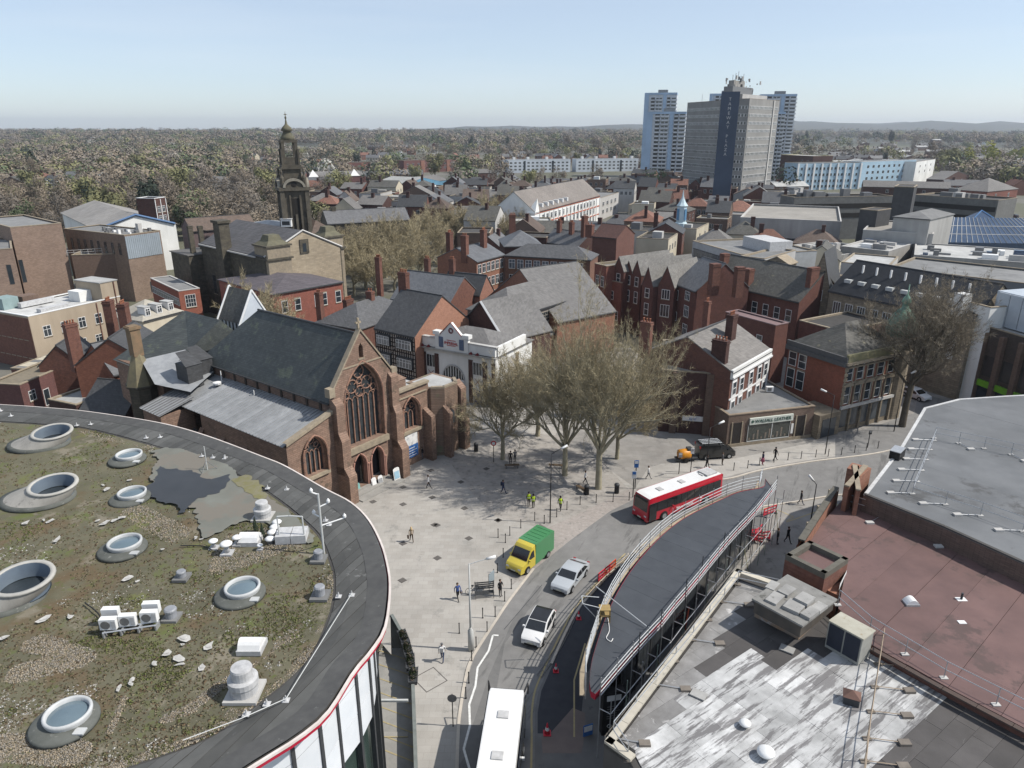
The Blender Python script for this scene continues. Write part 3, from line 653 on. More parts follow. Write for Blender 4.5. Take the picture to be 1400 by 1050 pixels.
# vents and plant
def at_roof(u,v,z=0): return g(u,v,ZR+z)
def vent_cyl(u,v,r,h,lab,two=True,base=None):
 p=at_roof(u,v,0);t=thing('roof_vent',lab,'roof vent',(p.x,p.y,ZR));CLEAR.append((p.x,p.y,r*1.5));mb=MB()
 b=base or r*1.25;mb.box(-b,b,-b,b,0,.16);mb.ob('base_plate',concrete_lt if two else felt_grey,t)
 if two:
  mb=MB();mb.lathe([(r,.1),(r*1.05,h*.35),(r*1.12,h*.42),(r*1.12,h*.6),(r*.9,h*.64)],22);mb.ob('lower_drum',M('vent_white',(.52,.52,.52),(.36,.36,.36),sc=3,rough=.6),t,False)
  mb=MB();mb.lathe([(r*.78,h*.6),(r*.8,h*.94),(r*.74,h),(.02,h*1.03)],22);mb.ob('cap',M('vent_white'),t,False)
 else:
  mb=MB();mb.lathe([(r,.1),(r,h*.75),(r*1.1,h*.76),(r*1.1,h*.9),(r*.9,h)],16);mb.ob('cowl',M('grey_vent',(.3,.31,.33),(.22,.23,.25),sc=3,rough=.5),t,False)
vent_cyl(335,948,.62,1.55,'large white two-tier drum vent close to the lower rim of the planted roof')
vent_cyl(360,708,.52,1.25,'white two-tier drum vent on the bare membrane near the rim')
vent_cyl(249,791,.25,.55,'small grey cylinder vent alone in the planting above the air-conditioning units',False,.42)
vent_cyl(436,766,.26,.7,'small grey cylinder vent beside the mast at the inner rim',False,.45)
vent_cyl(438,816,.28,.75,'grey cylinder vent next to the rim south of the mast',False,.5)
vent_cyl(235,846,.3,.7,'grey cylinder vent at the right end of the air-conditioning row',False,.42)
def hatch(u,v,lab,s=1.0,rz=0):
 p=at_roof(u,v);t=thing('roof_cowl',lab,'roof vent',(p.x,p.y,ZR),rz);CLEAR.append((p.x,p.y,1.0*s));mb=MB();mb.box(-.62*s,.62*s,-.55*s,.55*s,0,.28*s);mb.ob('kerb',M('vent_white'),t)
 mb=MB();n=8;pr=[(-.5*s+1.0*s*i/n,.28*s+.42*s*math.sin(math.pi*(i/n)**.8)) for i in range(n+1)]
 for x0,x1 in ((-.56*s,.56*s),):
  for i in range(n): (a,za),(b,zb)=pr[i],pr[i+1];mb.face([(x0,a,za),(x1,a,za),(x1,b,zb),(x0,b,zb)])
  for x in (x0,x1): mb.face([(x,a,z) for a,z in pr]+[(x,.5*s,.28*s),(x,-.5*s,.28*s)])
 mb.ob('curved_hood',white,t)
hatch(345,887,'white curved roof cowl above the pale gravel path');hatch(343,741,'white curved roof cowl among the vents near the gold pebbles',1.05)
for (u,v,lab,s) in [(311,757,'white mushroom vent left of the curved cowl near the membrane',.9),(325,745,'small white mushroom vent touching the curved cowl',.7),(293,750,'bent white pipe vent at the left of the vent cluster',.7),(356,752,'small low silver vent right of the curved cowl',.45)]:
 p=at_roof(u,v);t=thing('mushroom_vent',lab,'roof vent',(p.x,p.y,ZR));mb=MB();mb.box(-.38*s,.38*s,-.38*s,.38*s,0,.12);mb.ob('base_plate',M('vent_white'),t)
 mb=MB();mb.lathe([(.17*s,.1),(.17*s,.75*s)],12);mb.ob('pipe',M('vent_white'),t,True)
 mb=MB();mb.lathe([(.4*s,.72*s),(.42*s,.82*s),(.3*s,.92*s),(.02,.95*s)],16);mb.ob('cap',white,t,True)
for i,(u,v) in enumerate([(370,743),(373,734),(376,727),(379,720)]):
 p=at_roof(u,v);t=thing('pipe_vent','white louvred pipe vent in the row beside the flat cabinet, '+['nearest the planting','second from the planting','third from the planting','nearest the membrane'][i],'roof vent',(p.x,p.y,ZR),0,'row of small pipe vents')
 mb=MB();mb.lathe([(.2,0),(.2,.3)],10);mb.ob('pipe',steel_dk,t);mb=MB();mb.lathe([(.3,.3),(.33,.38),(.2,.48),(.02,.5)],12);mb.ob('cap',white,t,True)
p=at_roof(400,738);t=thing('duct_cabinet','low flat white cabinet with a dark seam beside the inner rim','plant cabinet',(p.x,p.y,ZR),R(6));mb=MB();mb.box(-.95,-.02,-.6,.6,.05,.62);mb.ob('left_cover',M('vent_white'),t);mb=MB();mb.box(.02,.95,-.6,.6,.05,.62);mb.ob('right_cover',M('vent_white'),t)
for sx,(u,v,lab) in ((0,(383,742,'thin pale pipe frame left of the flat cabinet')),(1,(417,742,'thin pale pipe frame right of the flat cabinet'))):
 p=at_roof(u,v);t=thing('goalpost',lab,'pipe frame',(p.x,p.y,ZR));mb=MB();mb.tube([(-.0,0,0),(0,0,1.9)],.05,6);mb.ob('upright',gal,t);mb=MB();mb.tube([(0,0,1.9),(-.9 if sx else .75,.1,1.9)],.05,6);mb.ob('crossbar',gal,t)
for i,(u,v) in enumerate([(350,727),(359.5,735)]):
 p=at_roof(u,v);t=thing('conifer','tiny dark upright conifer on the roof between cowl and pipe vents, the '+['farther one','nearer one'][i],'conifer',(p.x,p.y,ZR),0,'tiny roof conifers');mb=MB();mb.tube([(0,0,0),(0,0,.2)],.05,5);mb.ob('trunk',bark,t)
 mb=MB()
 for k in range(160):
  a=random.uniform(0,6.28);z=random.uniform(.1,.95);r=.2*(1.02-z)**.6*random.uniform(.7,1.1);mb.face([(r*math.cos(a),r*math.sin(a),z),(r*math.cos(a+.5),r*math.sin(a+.5),z),(r*.6*math.cos(a+.2),r*.6*math.sin(a+.2),z+.22)])
 mb.ob('crown',M('dark_conifer',(.035,.05,.028),(.022,.032,.018),sc=5),t)
p=at_roof(443,757);t=thing('antenna_mast','tall white antenna mast with side arms at the inner rim near the flat cabinet','mast',(p.x,p.y,ZR));mb=MB();mb.tube([(0,0,0),(0,0,4.2)],.07,8);mb.ob('pole',gal,t)
for (z,dx,dy) in ((2.0,1.3,.7),(3.3,.5,.25),(2.6,-.4,.1),(4.15,-.4,0)):
 mb=MB();mb.tube([(0,0,z),(dx,dy,z+.15)],.045,6);mb.ob('side_arm',white,t);mb=MB();mb.lathe([(.03,0),(.11,.08),(.11,.2),(.02,.34)],10,(dx,dy,z+.12));mb.ob('sensor',white,t)
p=at_roof(284,644);t=thing('antenna_tripod','thin white aerial on a tripod at the edge of the bare membrane','aerial',(p.x,p.y,ZR+.1));mb=MB();mb.tube([(0,0,0),(0,0,2.0)],.035,6);mb.ob('pole',gal,t)
for a in (0.3,2.4,4.5): mb=MB();mb.tube([(math.cos(a)*.7,math.sin(a)*.7,0),(0,0,.8)],.025,5);mb.ob('leg',steel_dk,t)
def ac_unit(u,v,lab,rz=0,z=.35):
 p=at_roof(u,v,0);t=thing('air_conditioning_unit',lab,'outdoor unit',(p.x,p.y,ZR+z),rz,'air-conditioning units on the planted roof');mb=MB();mb.box(-.42,.42,-.17,.17,0,.62);mb.ob('casing',white,t)
 mb=MB();mb.lathe([(.24,0),(.24,.02)],18);o=mb.ob('fan_grille',steel_dk,t);o.location=(-.1,-.19,.31);o.rotation_euler=(R(90),0,0)
 mb=MB();mb.box(.2,.4,-.185,-.17,.08,.54);mb.ob('louvre_panel',M('vent_white'),t)
ac_unit(152,866,'white outdoor air-conditioning unit at the front left end of the row',R(4));ac_unit(178,861,'white outdoor air-conditioning unit in the middle of the front row',R(4));ac_unit(207,856,'white outdoor air-conditioning unit at the right end of the front row',R(4))
ac_unit(155,853,'white outdoor air-conditioning unit turned away, behind the left end of the row',R(184),.4);ac_unit(210,845,'white outdoor air-conditioning unit turned away, behind the right end of the row',R(184),.4)
a=at_roof(143,870);b=at_roof(217,859);t=thing('unit_rail','grey steel support rail carrying the row of air-conditioning units','support frame',(a.x,a.y,ZR));mb=MB();mb.tube([(0,-.12,.3),(b.x-a.x,b.y-a.y-.12,.3)],.05,5);mb.ob('front_rail',steel,t);mb=MB();mb.tube([(0,.2,.3),(b.x-a.x,b.y-a.y+.2,.3)],.05,5);mb.ob('rear_rail',steel,t)
for k in range(4): q=(b-a)*(k/3*.96+.02);mb=MB();mb.box(q.x-.04,q.x+.04,q.y-.2,q.y+.25,0,.3);mb.ob('foot',steel,t)
posts=[(1,562),(15,569),(105,582),(124,580.5),(200,599),(219,598),(276,624),(291,626),(307,627),(308,626),(366,668),(392,669.5),(445,712),(450,718),(463,816),(481,814),(365,963),(391,958),(337,977)]
for i,(u,v) in enumerate(posts):
 p=at_roof(u,v,.15);o_=None;mb=MB();mb.box(-.16,.16,-.16,.16,0,.03);mb.lathe([(.11,.03),(.06,.12),(.035,.24),(.02,.3)],8)
 o_=mb.ob('anchor_post',M('vent_white'),label='small silver anchor post with a pyramid foot on the dark rim of the round roof',category='anchor post',group='fall-arrest anchors on the rim');o_.location=(p.x,p.y,ZR+.16)
def wire(pts,lab,r=.025):
 mb=MB();mb.tube(pts,r,4);return mb.ob('safety_wire',gal,label=lab,category='wire')
wire([at_roof(391,955,.45),at_roof(481,811,.45)],'straight safety wire stretched across the dark rim between two silver anchors')
wire([at_roof(391,955,.45),at_roof(330,982,.45),at_roof(250,1012,.45)],'safety wire running along the lower rim towards the bottom of the photo')
for (u,v,u2,v2,lab) in [(116,824,137,868,'black hose lying across the planting to the air-conditioning rail'),(247,746,290,752,'thin dark cable lying on the planting left of the pipe vents')]:
 a=at_roof(u,v,.1);b=at_roof(u2,v2,.15);m_=(a+b)/2+Vector((.3,.2,0));mb=MB();mb.tube(smooth_line([a,m_,b],6),.035,5);mb.ob('cable',black,label=lab,category='cable')
peb=[M('gold_pebble',(.38,.32,.235),(.29,.24,.175),sc=9,big=0),M('pale_pebble',(.33,.30,.255),(.24,.22,.19),sc=9,big=0)]
def near_line(pts,wd):
 L_=gp(pts,ZR)
 def f(p):
  b=99
  for a,c in zip(L_[:-1],L_[1:]):
   ab=c-a;t=max(0,min(1,(p-a).dot(ab)/ab.length_squared));b=min(b,(a+ab*t-p).length)
  return b<wd
 return f
nl=[near_line([(228,982),(262,968),(290,945),(330,918),(352,898),(400,868)],.32),near_line([(392,742),(352,762),(300,775),(320,738),(380,725)],.7),near_line([(454,790),(450,840),(430,880),(395,925),(345,965),(290,1002),(200,1035),(60,1085)],.28),near_line([(110,590),(206,612)],.3),near_line([(185,700),(215,715),(240,730)],.9),near_line([(345,960),(320,975)],.4),near_line([(0,1020),(100,1030),(60,1005)],.7),near_line([(50,880),(110,900),(30,920)],.7),near_line([(170,955),(150,1000)],.15)]
scatter_tufts(9000,11,peb,'loose_pebbles',.055,.03,lambda dn,p,rr: any(f(p) for f in nl) and rr.rand()<.9,.5)
scatter_tufts(900,12,[peb[1],M('torn_membrane',(.5,.49,.46),(.36,.35,.33),sc=5,big=0)],'pale_debris',.06,.02,lambda dn,p,rr: dn>.42,.3)
tuft=[M('olive_tuft',(.12,.115,.06),(.09,.088,.045),sc=4,big=0),M('brown_tuft',(.125,.085,.05),(.09,.065,.04),sc=4,big=0),M('dry_tuft',(.175,.15,.10),(.14,.12,.08),sc=4,big=0)]
scatter_tufts(9000,13,tuft,'sedum_cover',.085,.0,lambda dn,p,rr: True,.5)
scatter_tufts(2600,14,[M('bright_moss',(.115,.13,.04),(.09,.10,.035),sc=4,big=0),tuft[0]],'green_moss_cover',.09,.01,lambda dn,p,rr: dn>.3,.5)
for i,(u,v) in enumerate([(140,663),(148,668),(178,656),(133,712),(143,715),(155,712),(165,708),(60,711),(68,713),(34,715),(252,872),(250,881),(247,900),(227,893),(211,907),(247,908),(285,884),(276,911),(180,930),(163,940),(178,935),(187,795),(175,790),(78,737),(222,751),(268,735),(275,737),(95,843),(60,846),(5,872)]):
 p=at_roof(u,v,.1);mb=MB();k=random.uniform(.1,.28);pts=[]
 for a in range(7): rr_=k*random.uniform(.4,1.3);pts.append((rr_*1.5*math.cos(a*.9),rr_*math.sin(a*.9),random.uniform(.0,.03)))
 mb.face(pts);mb.face([(x*.6+.05,y*.6,z+.02) for x,y,z in pts]);o=mb.ob('membrane_scrap',M('torn_membrane'),label='torn white scrap of membrane lying on the planted roof',category='scrap',group='white scraps on the planted roof');o.location=p;o.rotation_euler=(0,0,random.uniform(0,3))
# BUS STATION
ZS=5.0
up_px=[(1046,655),(1043,666),(1010,673),(980,686),(940,706),(912,726),(886,752),(866,776),(850,800),(838,822),(826,850),(816,880),(809,905),(806,930),(808,946)]
lo_px=[(1056,668),(1026,706),(994,740),(964,776),(938,808),(920,828),(904,849),(875,880),(845,913),(824,939),(814,950)]
upl=smooth_line(gp(up_px,ZS),4);lol=smooth_line(gp(lo_px,ZS),4)
BS=thing('bus_station','long curved bus station with dark roof and red edge, wrapped in scaffolding','bus station')
ring=upl+list(reversed(lol))
bm=bmesh.new();a_=[bm.verts.new((p.x,p.y,ZS-.02)) for p in ring];bm.faces.new(a_);bmesh.ops.triangulate(bm,faces=bm.faces[:]);bmesh.ops.recalc_face_normals(bm,faces=bm.faces[:])
for f in bm.faces:
 if f.normal.z<0: f.normal_flip()
tm=bpy.data.meshes.new('tmp');bm.to_mesh(tm);bm.free()
d=(g(1020,690,ZS)-g(840,860,ZS)).normalized();n_=Vector((-d.y,d.x,0))
m_sroof=M('station_roof_felt',(.066,.073,.084),(.052,.058,.068),sc=.8,rough=.6,rnd=.05)
L0=g(840,860,ZS);tt=[(Vector(v.co)-L0).dot(d) for v in tm.vertices]
slices(tm,[min(tt)+1.6*k for k in range(1,int((max(tt)-min(tt))/1.6)+1)],L0,d,'roofing_sheet',m_sroof,BS,dz=.006,gap=.005)
mb=MB();R_=[Vector(p) for p in ring];N_=len(R_)
for i in range(N_):
 a,b=R_[i],R_[(i+1) % N_];mb.face([(*a.xy,ZS-.42),(*b.xy,ZS-.42),(*b.xy,ZS+.06),(*a.xy,ZS+.06)])
mb.ob('red_fascia',M('fascia_red',(.52,.02,.055),(.42,.018,.045),sc=1,rough=.35),BS)
fl([p for p in ring],ZS-.4,'soffit',M('soffit_grey',(.3,.3,.3)),None,BS)
lw=[p for p in lol]
inner=[u.lerp(l,.82) for u,l in zip(resample(upl,30),resample(lol,30))];inner2=[u.lerp(l,.45) for u,l in zip(resample(upl,30),resample(lol,30))]
mb=MB()
for L_ in (inner[4:27],inner2[4:27]):
 for i in range(len(L_)-1): a,b=L_[i],L_[i+1];mb.face([(*a.xy,0.02),(*b.xy,.02),(*b.xy,ZS-.4),(*a.xy,ZS-.4)])
mb.ob('glazed_wall',M('station_glazing',(.03,.035,.04),(.045,.05,.055),sc=.6,rough=.12,spec=.7),BS)
for i in range(4,27,2):
 for L_ in (inner,inner2): a=L_[i];mb=MB();mb.tube([(a.x,a.y,0),(a.x,a.y,ZS-.4)],.09,6);mb.ob('column',dgrey,BS)
isl=[p for p in offs(upl,.6 if offs(upl,.6)[10].x<upl[10].x else -.6)]+[p for p in reversed(lol)]
def scaffold(name_lab,line,side,zt,legs,seed,board=True):
 t=thing('scaffolding',name_lab,'scaffolding');L_=resample(line,int(sum((line[i+1]-line[i]).length for i in range(len(line)-1))/2.1));o1=offs(L_,side*.35);o2=offs(L_,side*1.15);rr=random.Random(seed)
 for k,p in enumerate(o1):
  mb=MB();mb.tube([(p.x,p.y,ZS-.6 if not legs else .02),(p.x,p.y,zt+rr.uniform(.05,.5))],.035,5);mb.ob('standard',steel,t)
  q=o2[k];
  if legs and k % 1==0: mb=MB();mb.tube([(q.x,q.y,.02),(q.x,q.y,zt-.9)],.035,5);mb.ob('standard',M('green_tube',(.30,.38,.33),(.24,.3,.27),sc=3,rough=.5,metal=.3) if k % 2 else steel,t)
  if legs: mb=MB();mb.tube([(p.x,p.y,ZS-.9),(q.x,q.y,ZS-.9)],.03,5);mb.ob('transom',steel,t)
 for z,r in ((zt,.035),(zt-.35,.035),(zt-.7,.035)):
  mb=MB();mb.tube([(p.x,p.y,z) for p in o1],r,5);mb.ob('guard_rail',M('bright_tube',(.62,.64,.65),(.52,.54,.55),sc=3,rough=.4,metal=.3),t)
 mb=MB();mb.tube([(p.x,p.y,ZS+.12) for p in o1],.05,5);mb.ob('toe_rail',steel,t)
 if board:
  for k in range(len(o1)-1):
   a,b=o1[k],o1[k+1];a2,b2=o2[k],o2[k+1];a3,b3=a.lerp(a2,.5),b.lerp(b2,.5)
   for (p,q,r,s) in ((a,b,b3,a3),):
    mb=MB();z=ZS-.35;mb.face([(*p.xy,z),(*q.xy,z),(*r.xy,z),(*s.xy,z)]);mb.face([(*p.xy,z-.04),(*q.xy,z-.04),(*r.xy,z-.04),(*s.xy,z-.04)]);mb.ob('scaffold_board',M('scaffold_board',(.40,.33,.24),(.3,.25,.18),sc=3,rnd=.15),t)
 if legs:
  for z in (2.1,ZS-.9):
   mb=MB();mb.tube([(p.x,p.y,z) for p in o2],.032,5);mb.ob('ledger',steel,t)
  for k in range(0,len(o1)-1,2): mb=MB();a,b=o2[k],o2[k+1];mb.tube([(a.x,a.y,.1),(b.x,b.y,ZS-1)],.03,5);mb.ob('brace',M('green_tube') if k % 4 else M('yellow_tube',(.4,.4,.2),(.3,.3,.15),sc=3),t)
 return t
scaffold('scaffold guard rails following the curved road side of the bus station roof',upl,1 if offs(upl,1)[20].x<upl[20].x else -1,ZS+1.1,False,1)
scaffold('tube scaffolding with uprights to the ground along the straight side of the bus station',lol,1 if offs(lol,1)[10].x>lol[10].x else -1,ZS+1.1,True,2,False)
t=thing('hoist_frame','small yellow and silver hoist frame at the curved edge of the station roof','hoist',(*g(826,848,ZS).xy,ZS));mb=MB()
for (x,y) in ((-.35,-.3),(.35,-.3),(.35,.3),(-.35,.3)): mb.box(x-.05,x+.05,y-.05,y+.05,0,1.1)
mb.box(-.4,.4,-.35,.35,.55,.62);mb.box(-.4,.4,-.35,.35,1.05,1.12);o=mb.ob('timber_frame',M('yellow_timber',(.36,.26,.11),(.28,.2,.09),sc=4),t)
for a,b in (((-.4,0,1.1),(-1.6,.2,1.3)),((-.4,0,0),(-1.6,.2,1.3)),((-1.6,.2,1.3),(-1.6,1.0,1.4)),((-1.6,1.0,1.4),(-.3,1.1,1.2))): mb=MB();mb.tube([a,b],.035,5);mb.ob('tube',M('bright_tube'),t)
def line_thing(name,lab,cat,pts,r,mat):
 mb=MB();mb.tube(pts,r,5);return mb.ob(name,mat,label=lab,category=cat)
line_thing('scaffold_tube','long pale tube lying diagonally across the bus station roof','scaffold tube',[g(815,802,ZS+1.0),g(884,856,ZS+.2)],.035,M('bright_tube'))
line_thing('coiled_rope','pale rope looped on the station roof by the hoist','rope',smooth_line(gp([(831,845),(833,862),(829,872),(835,877),(838,873)],ZS+.06),5),.03,white)
for i,(u,v,L_) in enumerate([(938,806,3.2),(904,848,3.2),(960,775,2.8),(874,880,2.6),(990,742,2.4)]):
 a=g(u,v,ZS+.9);line_thing('dark_tube','thin dark tube standing over the station roof edge, '+['second from the near end','near the diagonal tube','third from the near end','nearest the rounded tip','farthest one'][i],'scaffold tube',[a+Vector((0,0,-.9)),a+Vector((0,0,1.0))],.035,dgrey)
p=g(833,985,0);t=thing('totem_sign','tall black information totem with a pale header under the station tip','totem sign',(*g(835,1000,0).xy,0),R(12));mb=MB();mb.box(-.75,.75,-.25,.25,0,3.6);mb.ob('totem_body',black,t)
mb=MB();mb.box(-.5,.5,-.27,-.25,2.9,3.35);mb.ob('header_panel',white,t)
for k in range(6): mb=MB();mb.box(-.45,.45-.1*(k % 3),-.265,-.25,1.4+k*.2,1.45+k*.2);mb.ob('text_line',steel_dk,t)
mb=MB();n=14;mb.tube([(-.25+.14*math.cos(6.283*i/n),-.27,.8+.14*math.sin(6.283*i/n)) for i in range(n+1)],.02,4,caps=False);mb.ob('round_emblem',white,t)
m_bar=M('orange_plastic',(.62,.10,.045),(.5,.08,.035),sc=3,rough=.45,big=0);m_bar2=M('red_plastic',(.60,.035,.06),(.5,.03,.05),sc=3,rough=.45,big=0)
mb=MB();mb.box(-1,1,-.03,.03,.85,1.0);mb.box(-1,-.85,-.03,.03,.1,.85);mb.box(.85,1,-.03,.03,.1,.85);mb.box(-.9,.9,-.02,.02,.2,.35);mb.box(-.9,.9,-.02,.02,.5,.64);mbr={'o': mb.mesh('barrier_panel',m_bar),'r': mb.mesh('barrier_panel',m_bar2)}
mb=MB();mb.box(-.1,.1,-.3,.3,0,.1);mft=mb.mesh('foot',black)
def barrier(u,v,rz,c,lab,z=0,grp=None):
 p=g(u,v,z);t=thing('safety_barrier',lab,'barrier',(p.x,p.y,z),rz,grp);inst('barrier_panel',mbr[c],t);inst('foot',mft,t,(-.8,0,0));inst('foot',mft,t,(.8,0,0))
barrier(834,783,R(52),'o','orange plastic barrier standing on the kerb left of the station roof');barrier(826,790,R(50),'r','folded dark red barrier lying against the kerb by the orange barrier')
barrier(939,853,R(70),'o','orange plastic barrier under the scaffold beside the cream parapet')
G_='red barriers clustered by the scaffold'
for i,(u,v,a) in enumerate([(1022,737,20),(1030,741,-30),(1036,733,50),(1026,733,80),(1040,739,10)]): barrier(u,v,R(a),'r','red plastic mesh barrier in the cluster at the far end of the scaffold',0,G_)
barrier(1052,704,R(30),'r','red barrier leaning by itself near the end of the station in the road')
def cone(u,v,lab,s=1):
 p=g(u,v);t=thing('traffic_cone',lab,'traffic cone',(p.x,p.y,.02));mb=MB();mb.box(-.22*s,.22*s,-.22*s,.22*s,0,.05);mb.ob('base',m_bar2,t);mb=MB();mb.lathe([(.16*s,.05),(.1*s,.35*s),(.03*s,.75*s)],12);mb.ob('cone_body',m_bar2,t,True);mb=MB();mb.lathe([(.125*s,.27*s),(.085*s,.47*s)],12,caps=False);mb.ob('white_band',white,t,True)
cone(791,846,'red traffic cone on the kerb of the new asphalt, farther one');cone(760,918,'red traffic cone in the new asphalt strip, halfway');cone(748,1003,'red traffic cone at the near end of the new asphalt by the white bus',1.2)
t=thing('timber_barrier','row of pale scaffold boards and poles laid along the kerb of the stand','boards')
KB=smooth_line(gp([(800,818),(826,790),(860,760),(905,727)],.1),4)
for k in range(len(KB)-1):
 for o_ in (0,.3): a,b=KB[k],KB[k+1];mb=MB();mb.tube([a+Vector((o_,0,.1)),b+Vector((o_,0,.1))],.06,4);mb.ob('board',M('scaffold_board'),t)
t=thing('ladder','long thin steel ladder beam lying on the road beside the stand kerb','ladder beam')
A_,B_=g(741,925,.08),g(836,778,.08);Cc=smooth_line([A_,g(770,880,.08),g(800,820,.08),B_],5);Dd=offs(Cc,.4)
for l_ in (Cc,Dd): mb=MB();mb.tube(l_,.03,4);mb.ob('rail',steel_dk,t)
rc,rd=resample(Cc,26),resample(Dd,26)
for a,b in zip(rc,rd): mb=MB();mb.tube([a,b],.022,4);mb.ob('rung',steel_dk,t)
p=g(802,1003,0);t=thing('a_board','blue and white pavement sign in the shade below the station tip','pavement sign',(p.x,p.y,0),R(20));mb=MB();mb.box(-.35,.35,-.2,-.16,0,.95);mb.ob('front_board',bluep,t);mb=MB();mb.box(-.3,.3,-.215,-.2,.4,.85);mb.ob('poster',white,t)
# FLAT ROOFED BUILDINGS (right foreground)
def sheetgrid(parent,poly,z,mat_f,d,w,l,name='roofing_sheet',gap=.006,jit=.0,seed=1,dz=.012,th=.02):
 """cut a polygon into rows of felt sheets running along direction d"""
 d=Vector((d.x,d.y,0)).normalized();n=Vector((-d.y,d.x,0));bm=bmesh.new();vs_=[bm.verts.new((p.x,p.y,z)) for p in poly];bm.faces.new(vs_);bmesh.ops.triangulate(bm,faces=bm.faces[:])
 for f in bm.faces:
  if f.normal.z<0: f.normal_flip()
 rr=random.Random(seed);P0=Vector(poly[0]);tn=[(Vector(p)-P0).dot(n) for p in poly];td=[(Vector(p)-P0).dot(d) for p in poly]
 rows=[min(tn)]
 while rows[-1]<max(tn): rows.append(rows[-1]+w*rr.uniform(.92,1.08))
 cnt=0
 for a,b in zip(rows[:-1],rows[1:]):
  b1=bm.copy()
  for (c,s) in ((a+gap,-1),(b-gap,1)): bmesh.ops.bisect_plane(b1,geom=b1.verts[:]+b1.edges[:]+b1.faces[:],plane_co=P0+n*c+Vector((0,0,z*0)),plane_no=n*s,clear_outer=True)
  if not b1.faces: b1.free();continue
  t=[(Vector(v.co)-P0).dot(d) for v in b1.verts];lo,hi=min(t),max(t);cs=[lo-.1];c=lo+rr.uniform(.3,1)*l
  while c<hi-.4: cs.append(c);c+=l*rr.uniform(.75,1.2)
  cs.append(hi+.1)
  for e,f_ in zip(cs[:-1],cs[1:]):
   b2=b1.copy()
   for (c,s) in ((e+gap,-1),(f_-gap,1)): bmesh.ops.bisect_plane(b2,geom=b2.verts[:]+b2.edges[:]+b2.faces[:],plane_co=P0+d*c,plane_no=d*s,clear_outer=True)
   if b2.faces:
    zz=rr.uniform(0,dz);ex=bmesh.ops.extrude_face_region(b2,geom=b2.faces[:]);
    for v in [q for q in ex['geom'] if isinstance(q,bmesh.types.BMVert)]: v.co.z+=th+zz
    me=bpy.data.meshes.new(name);b2.to_mesh(me);cx=sum((v.co for v in me.vertices),Vector())/len(me.vertices)
    me.materials.append(mat_f(cx,rr));o=bpy.data.objects.new(name,me);C.objects.link(o);o.parent=parent;cnt+=1
   b2.free()
  b1.free()
 bm.free();return cnt
def wallring(parent,poly,z0,z1,mat,name='wall'):
 mb=MB();n=len(poly)
 for i in range(n): a,b=poly[i],poly[(i+1) % n];mb.face([(a.x,a.y,z0),(b.x,b.y,z0),(b.x,b.y,z1),(a.x,a.y,z1)])
 return mb.ob(name,mat,parent)
def coping(parent,line,wd,z,mat,h=.14,name='coping_stone',seg=1.6):
 for a,b in zip(line[:-1],line[1:]):
  a=Vector(a);b=Vector(b);L_=(b-a).length;k=max(1,int(L_/seg));d=(b-a)/k;u_=d.normalized();nn=Vector((-u_.y,u_.x,0))*wd
  for i in range(k):
   p=a+d*i+u_*.012;q=a+d*(i+1)-u_*.012;mb=MB();mb.prism([(p.x,p.y),(q.x,q.y),(q.x+nn.x,q.y+nn.y),(p.x+nn.x,p.y+nn.y)] if wd>0 else [(p.x+nn.x,p.y+nn.y),(q.x+nn.x,q.y+nn.y),(q.x,q.y),(p.x,p.y)],z,z+h);mb.ob(name,mat,parent)
ZW=10.6
m_cream=M('cream_coping',(.50,.46,.38),(.40,.37,.31),sc=1.5,rnd=.05,stain=(.3,.28,.24),ssc=1.2,sth=.6)
WB=thing('patched_roof_building','flat-roofed building at the lower right with patchy white felt and cream parapet','building')
wpoly=gp([(826,1016),(1007,779),(1080,806),(1120,850),(1192,888),(1290,938),(1460,1028),(1560,1300),(900,1300),(760,1150)],ZW)
wpoly=gp([(826,1016),(1007,779),(1078,805),(1188,884),(1440,1016),(1500,1300),(1000,1300),(862,1042)],ZW)
wallring(WB,wpoly,-4,ZW,M('dark_concrete_wall',(.10,.095,.09),(.075,.07,.066),sc=.8))
fl(wpoly,ZW-.03,'roof_deck',felt_dark,None,WB)
white_lo=gp([(840,1060),(868,1030),(896,1011),(950,968),(937,947),(1016,895),(1061,919),(1115,884),(1150,902),(1190,880),(1284,946),(1170,1050),(1100,1140),(900,1140)],ZW)
m_wf=M('white_coated_felt',(.54,.54,.535),(.30,.30,.295),sc=.9,rough=.75,rnd=.2,stain=(.17,.165,.165),ssc=1.1,sth=.5,sdir=math.atan2(g(1284,946).y-g(1170,1050).y,g(1284,946).x-g(1170,1050).x))
m_gf=M('weathered_black_felt',(.088,.082,.08),(.062,.058,.056),sc=.7,rough=.8,rnd=.16,stain=(.19,.185,.18),ssc=1.6,sth=.63,sdir=R(42))
m_mf=M('streaked_grey_felt',(.27,.265,.26),(.17,.165,.16),sc=1.2,rough=.8,rnd=.12,stain=(.45,.44,.43),ssc=.9,sth=.6)
edgeL=gp([(846,1012),(1012,796)],ZW)
def wmat(c,rr):
 if in_poly(c.x,c.y,white_lo): return m_wf
 a,b=edgeL;t=(c-a).cross(b-a).z/(b-a).length
 if abs(t)<1.5: return m_mf
 return m_gf
dW=g(1170,1050,ZW)-g(1284,946,ZW)
inp_w=gp([(845,1016),(1011,795),(1074,814),(1186,890),(1438,1022),(1490,1300),(1010,1300),(868,1032)],ZW)
print('white sheets',sheetgrid(WB,inp_w,ZW,wmat,dW,.95,2.1,gap=.006,seed=4,dz=.014))
coping(WB,[g(826,1016,ZW+.45),g(1007,779,ZW+.45)],-.42,ZW+.45,m_cream)
coping(WB,[g(1007,779,ZW+.45),g(1062,798,ZW+.45)],-.42,ZW+.45,m_cream);coping(WB,[g(862,1042,ZW+.45),g(826,1016,ZW+.45)],-.42,ZW+.45,m_cream)
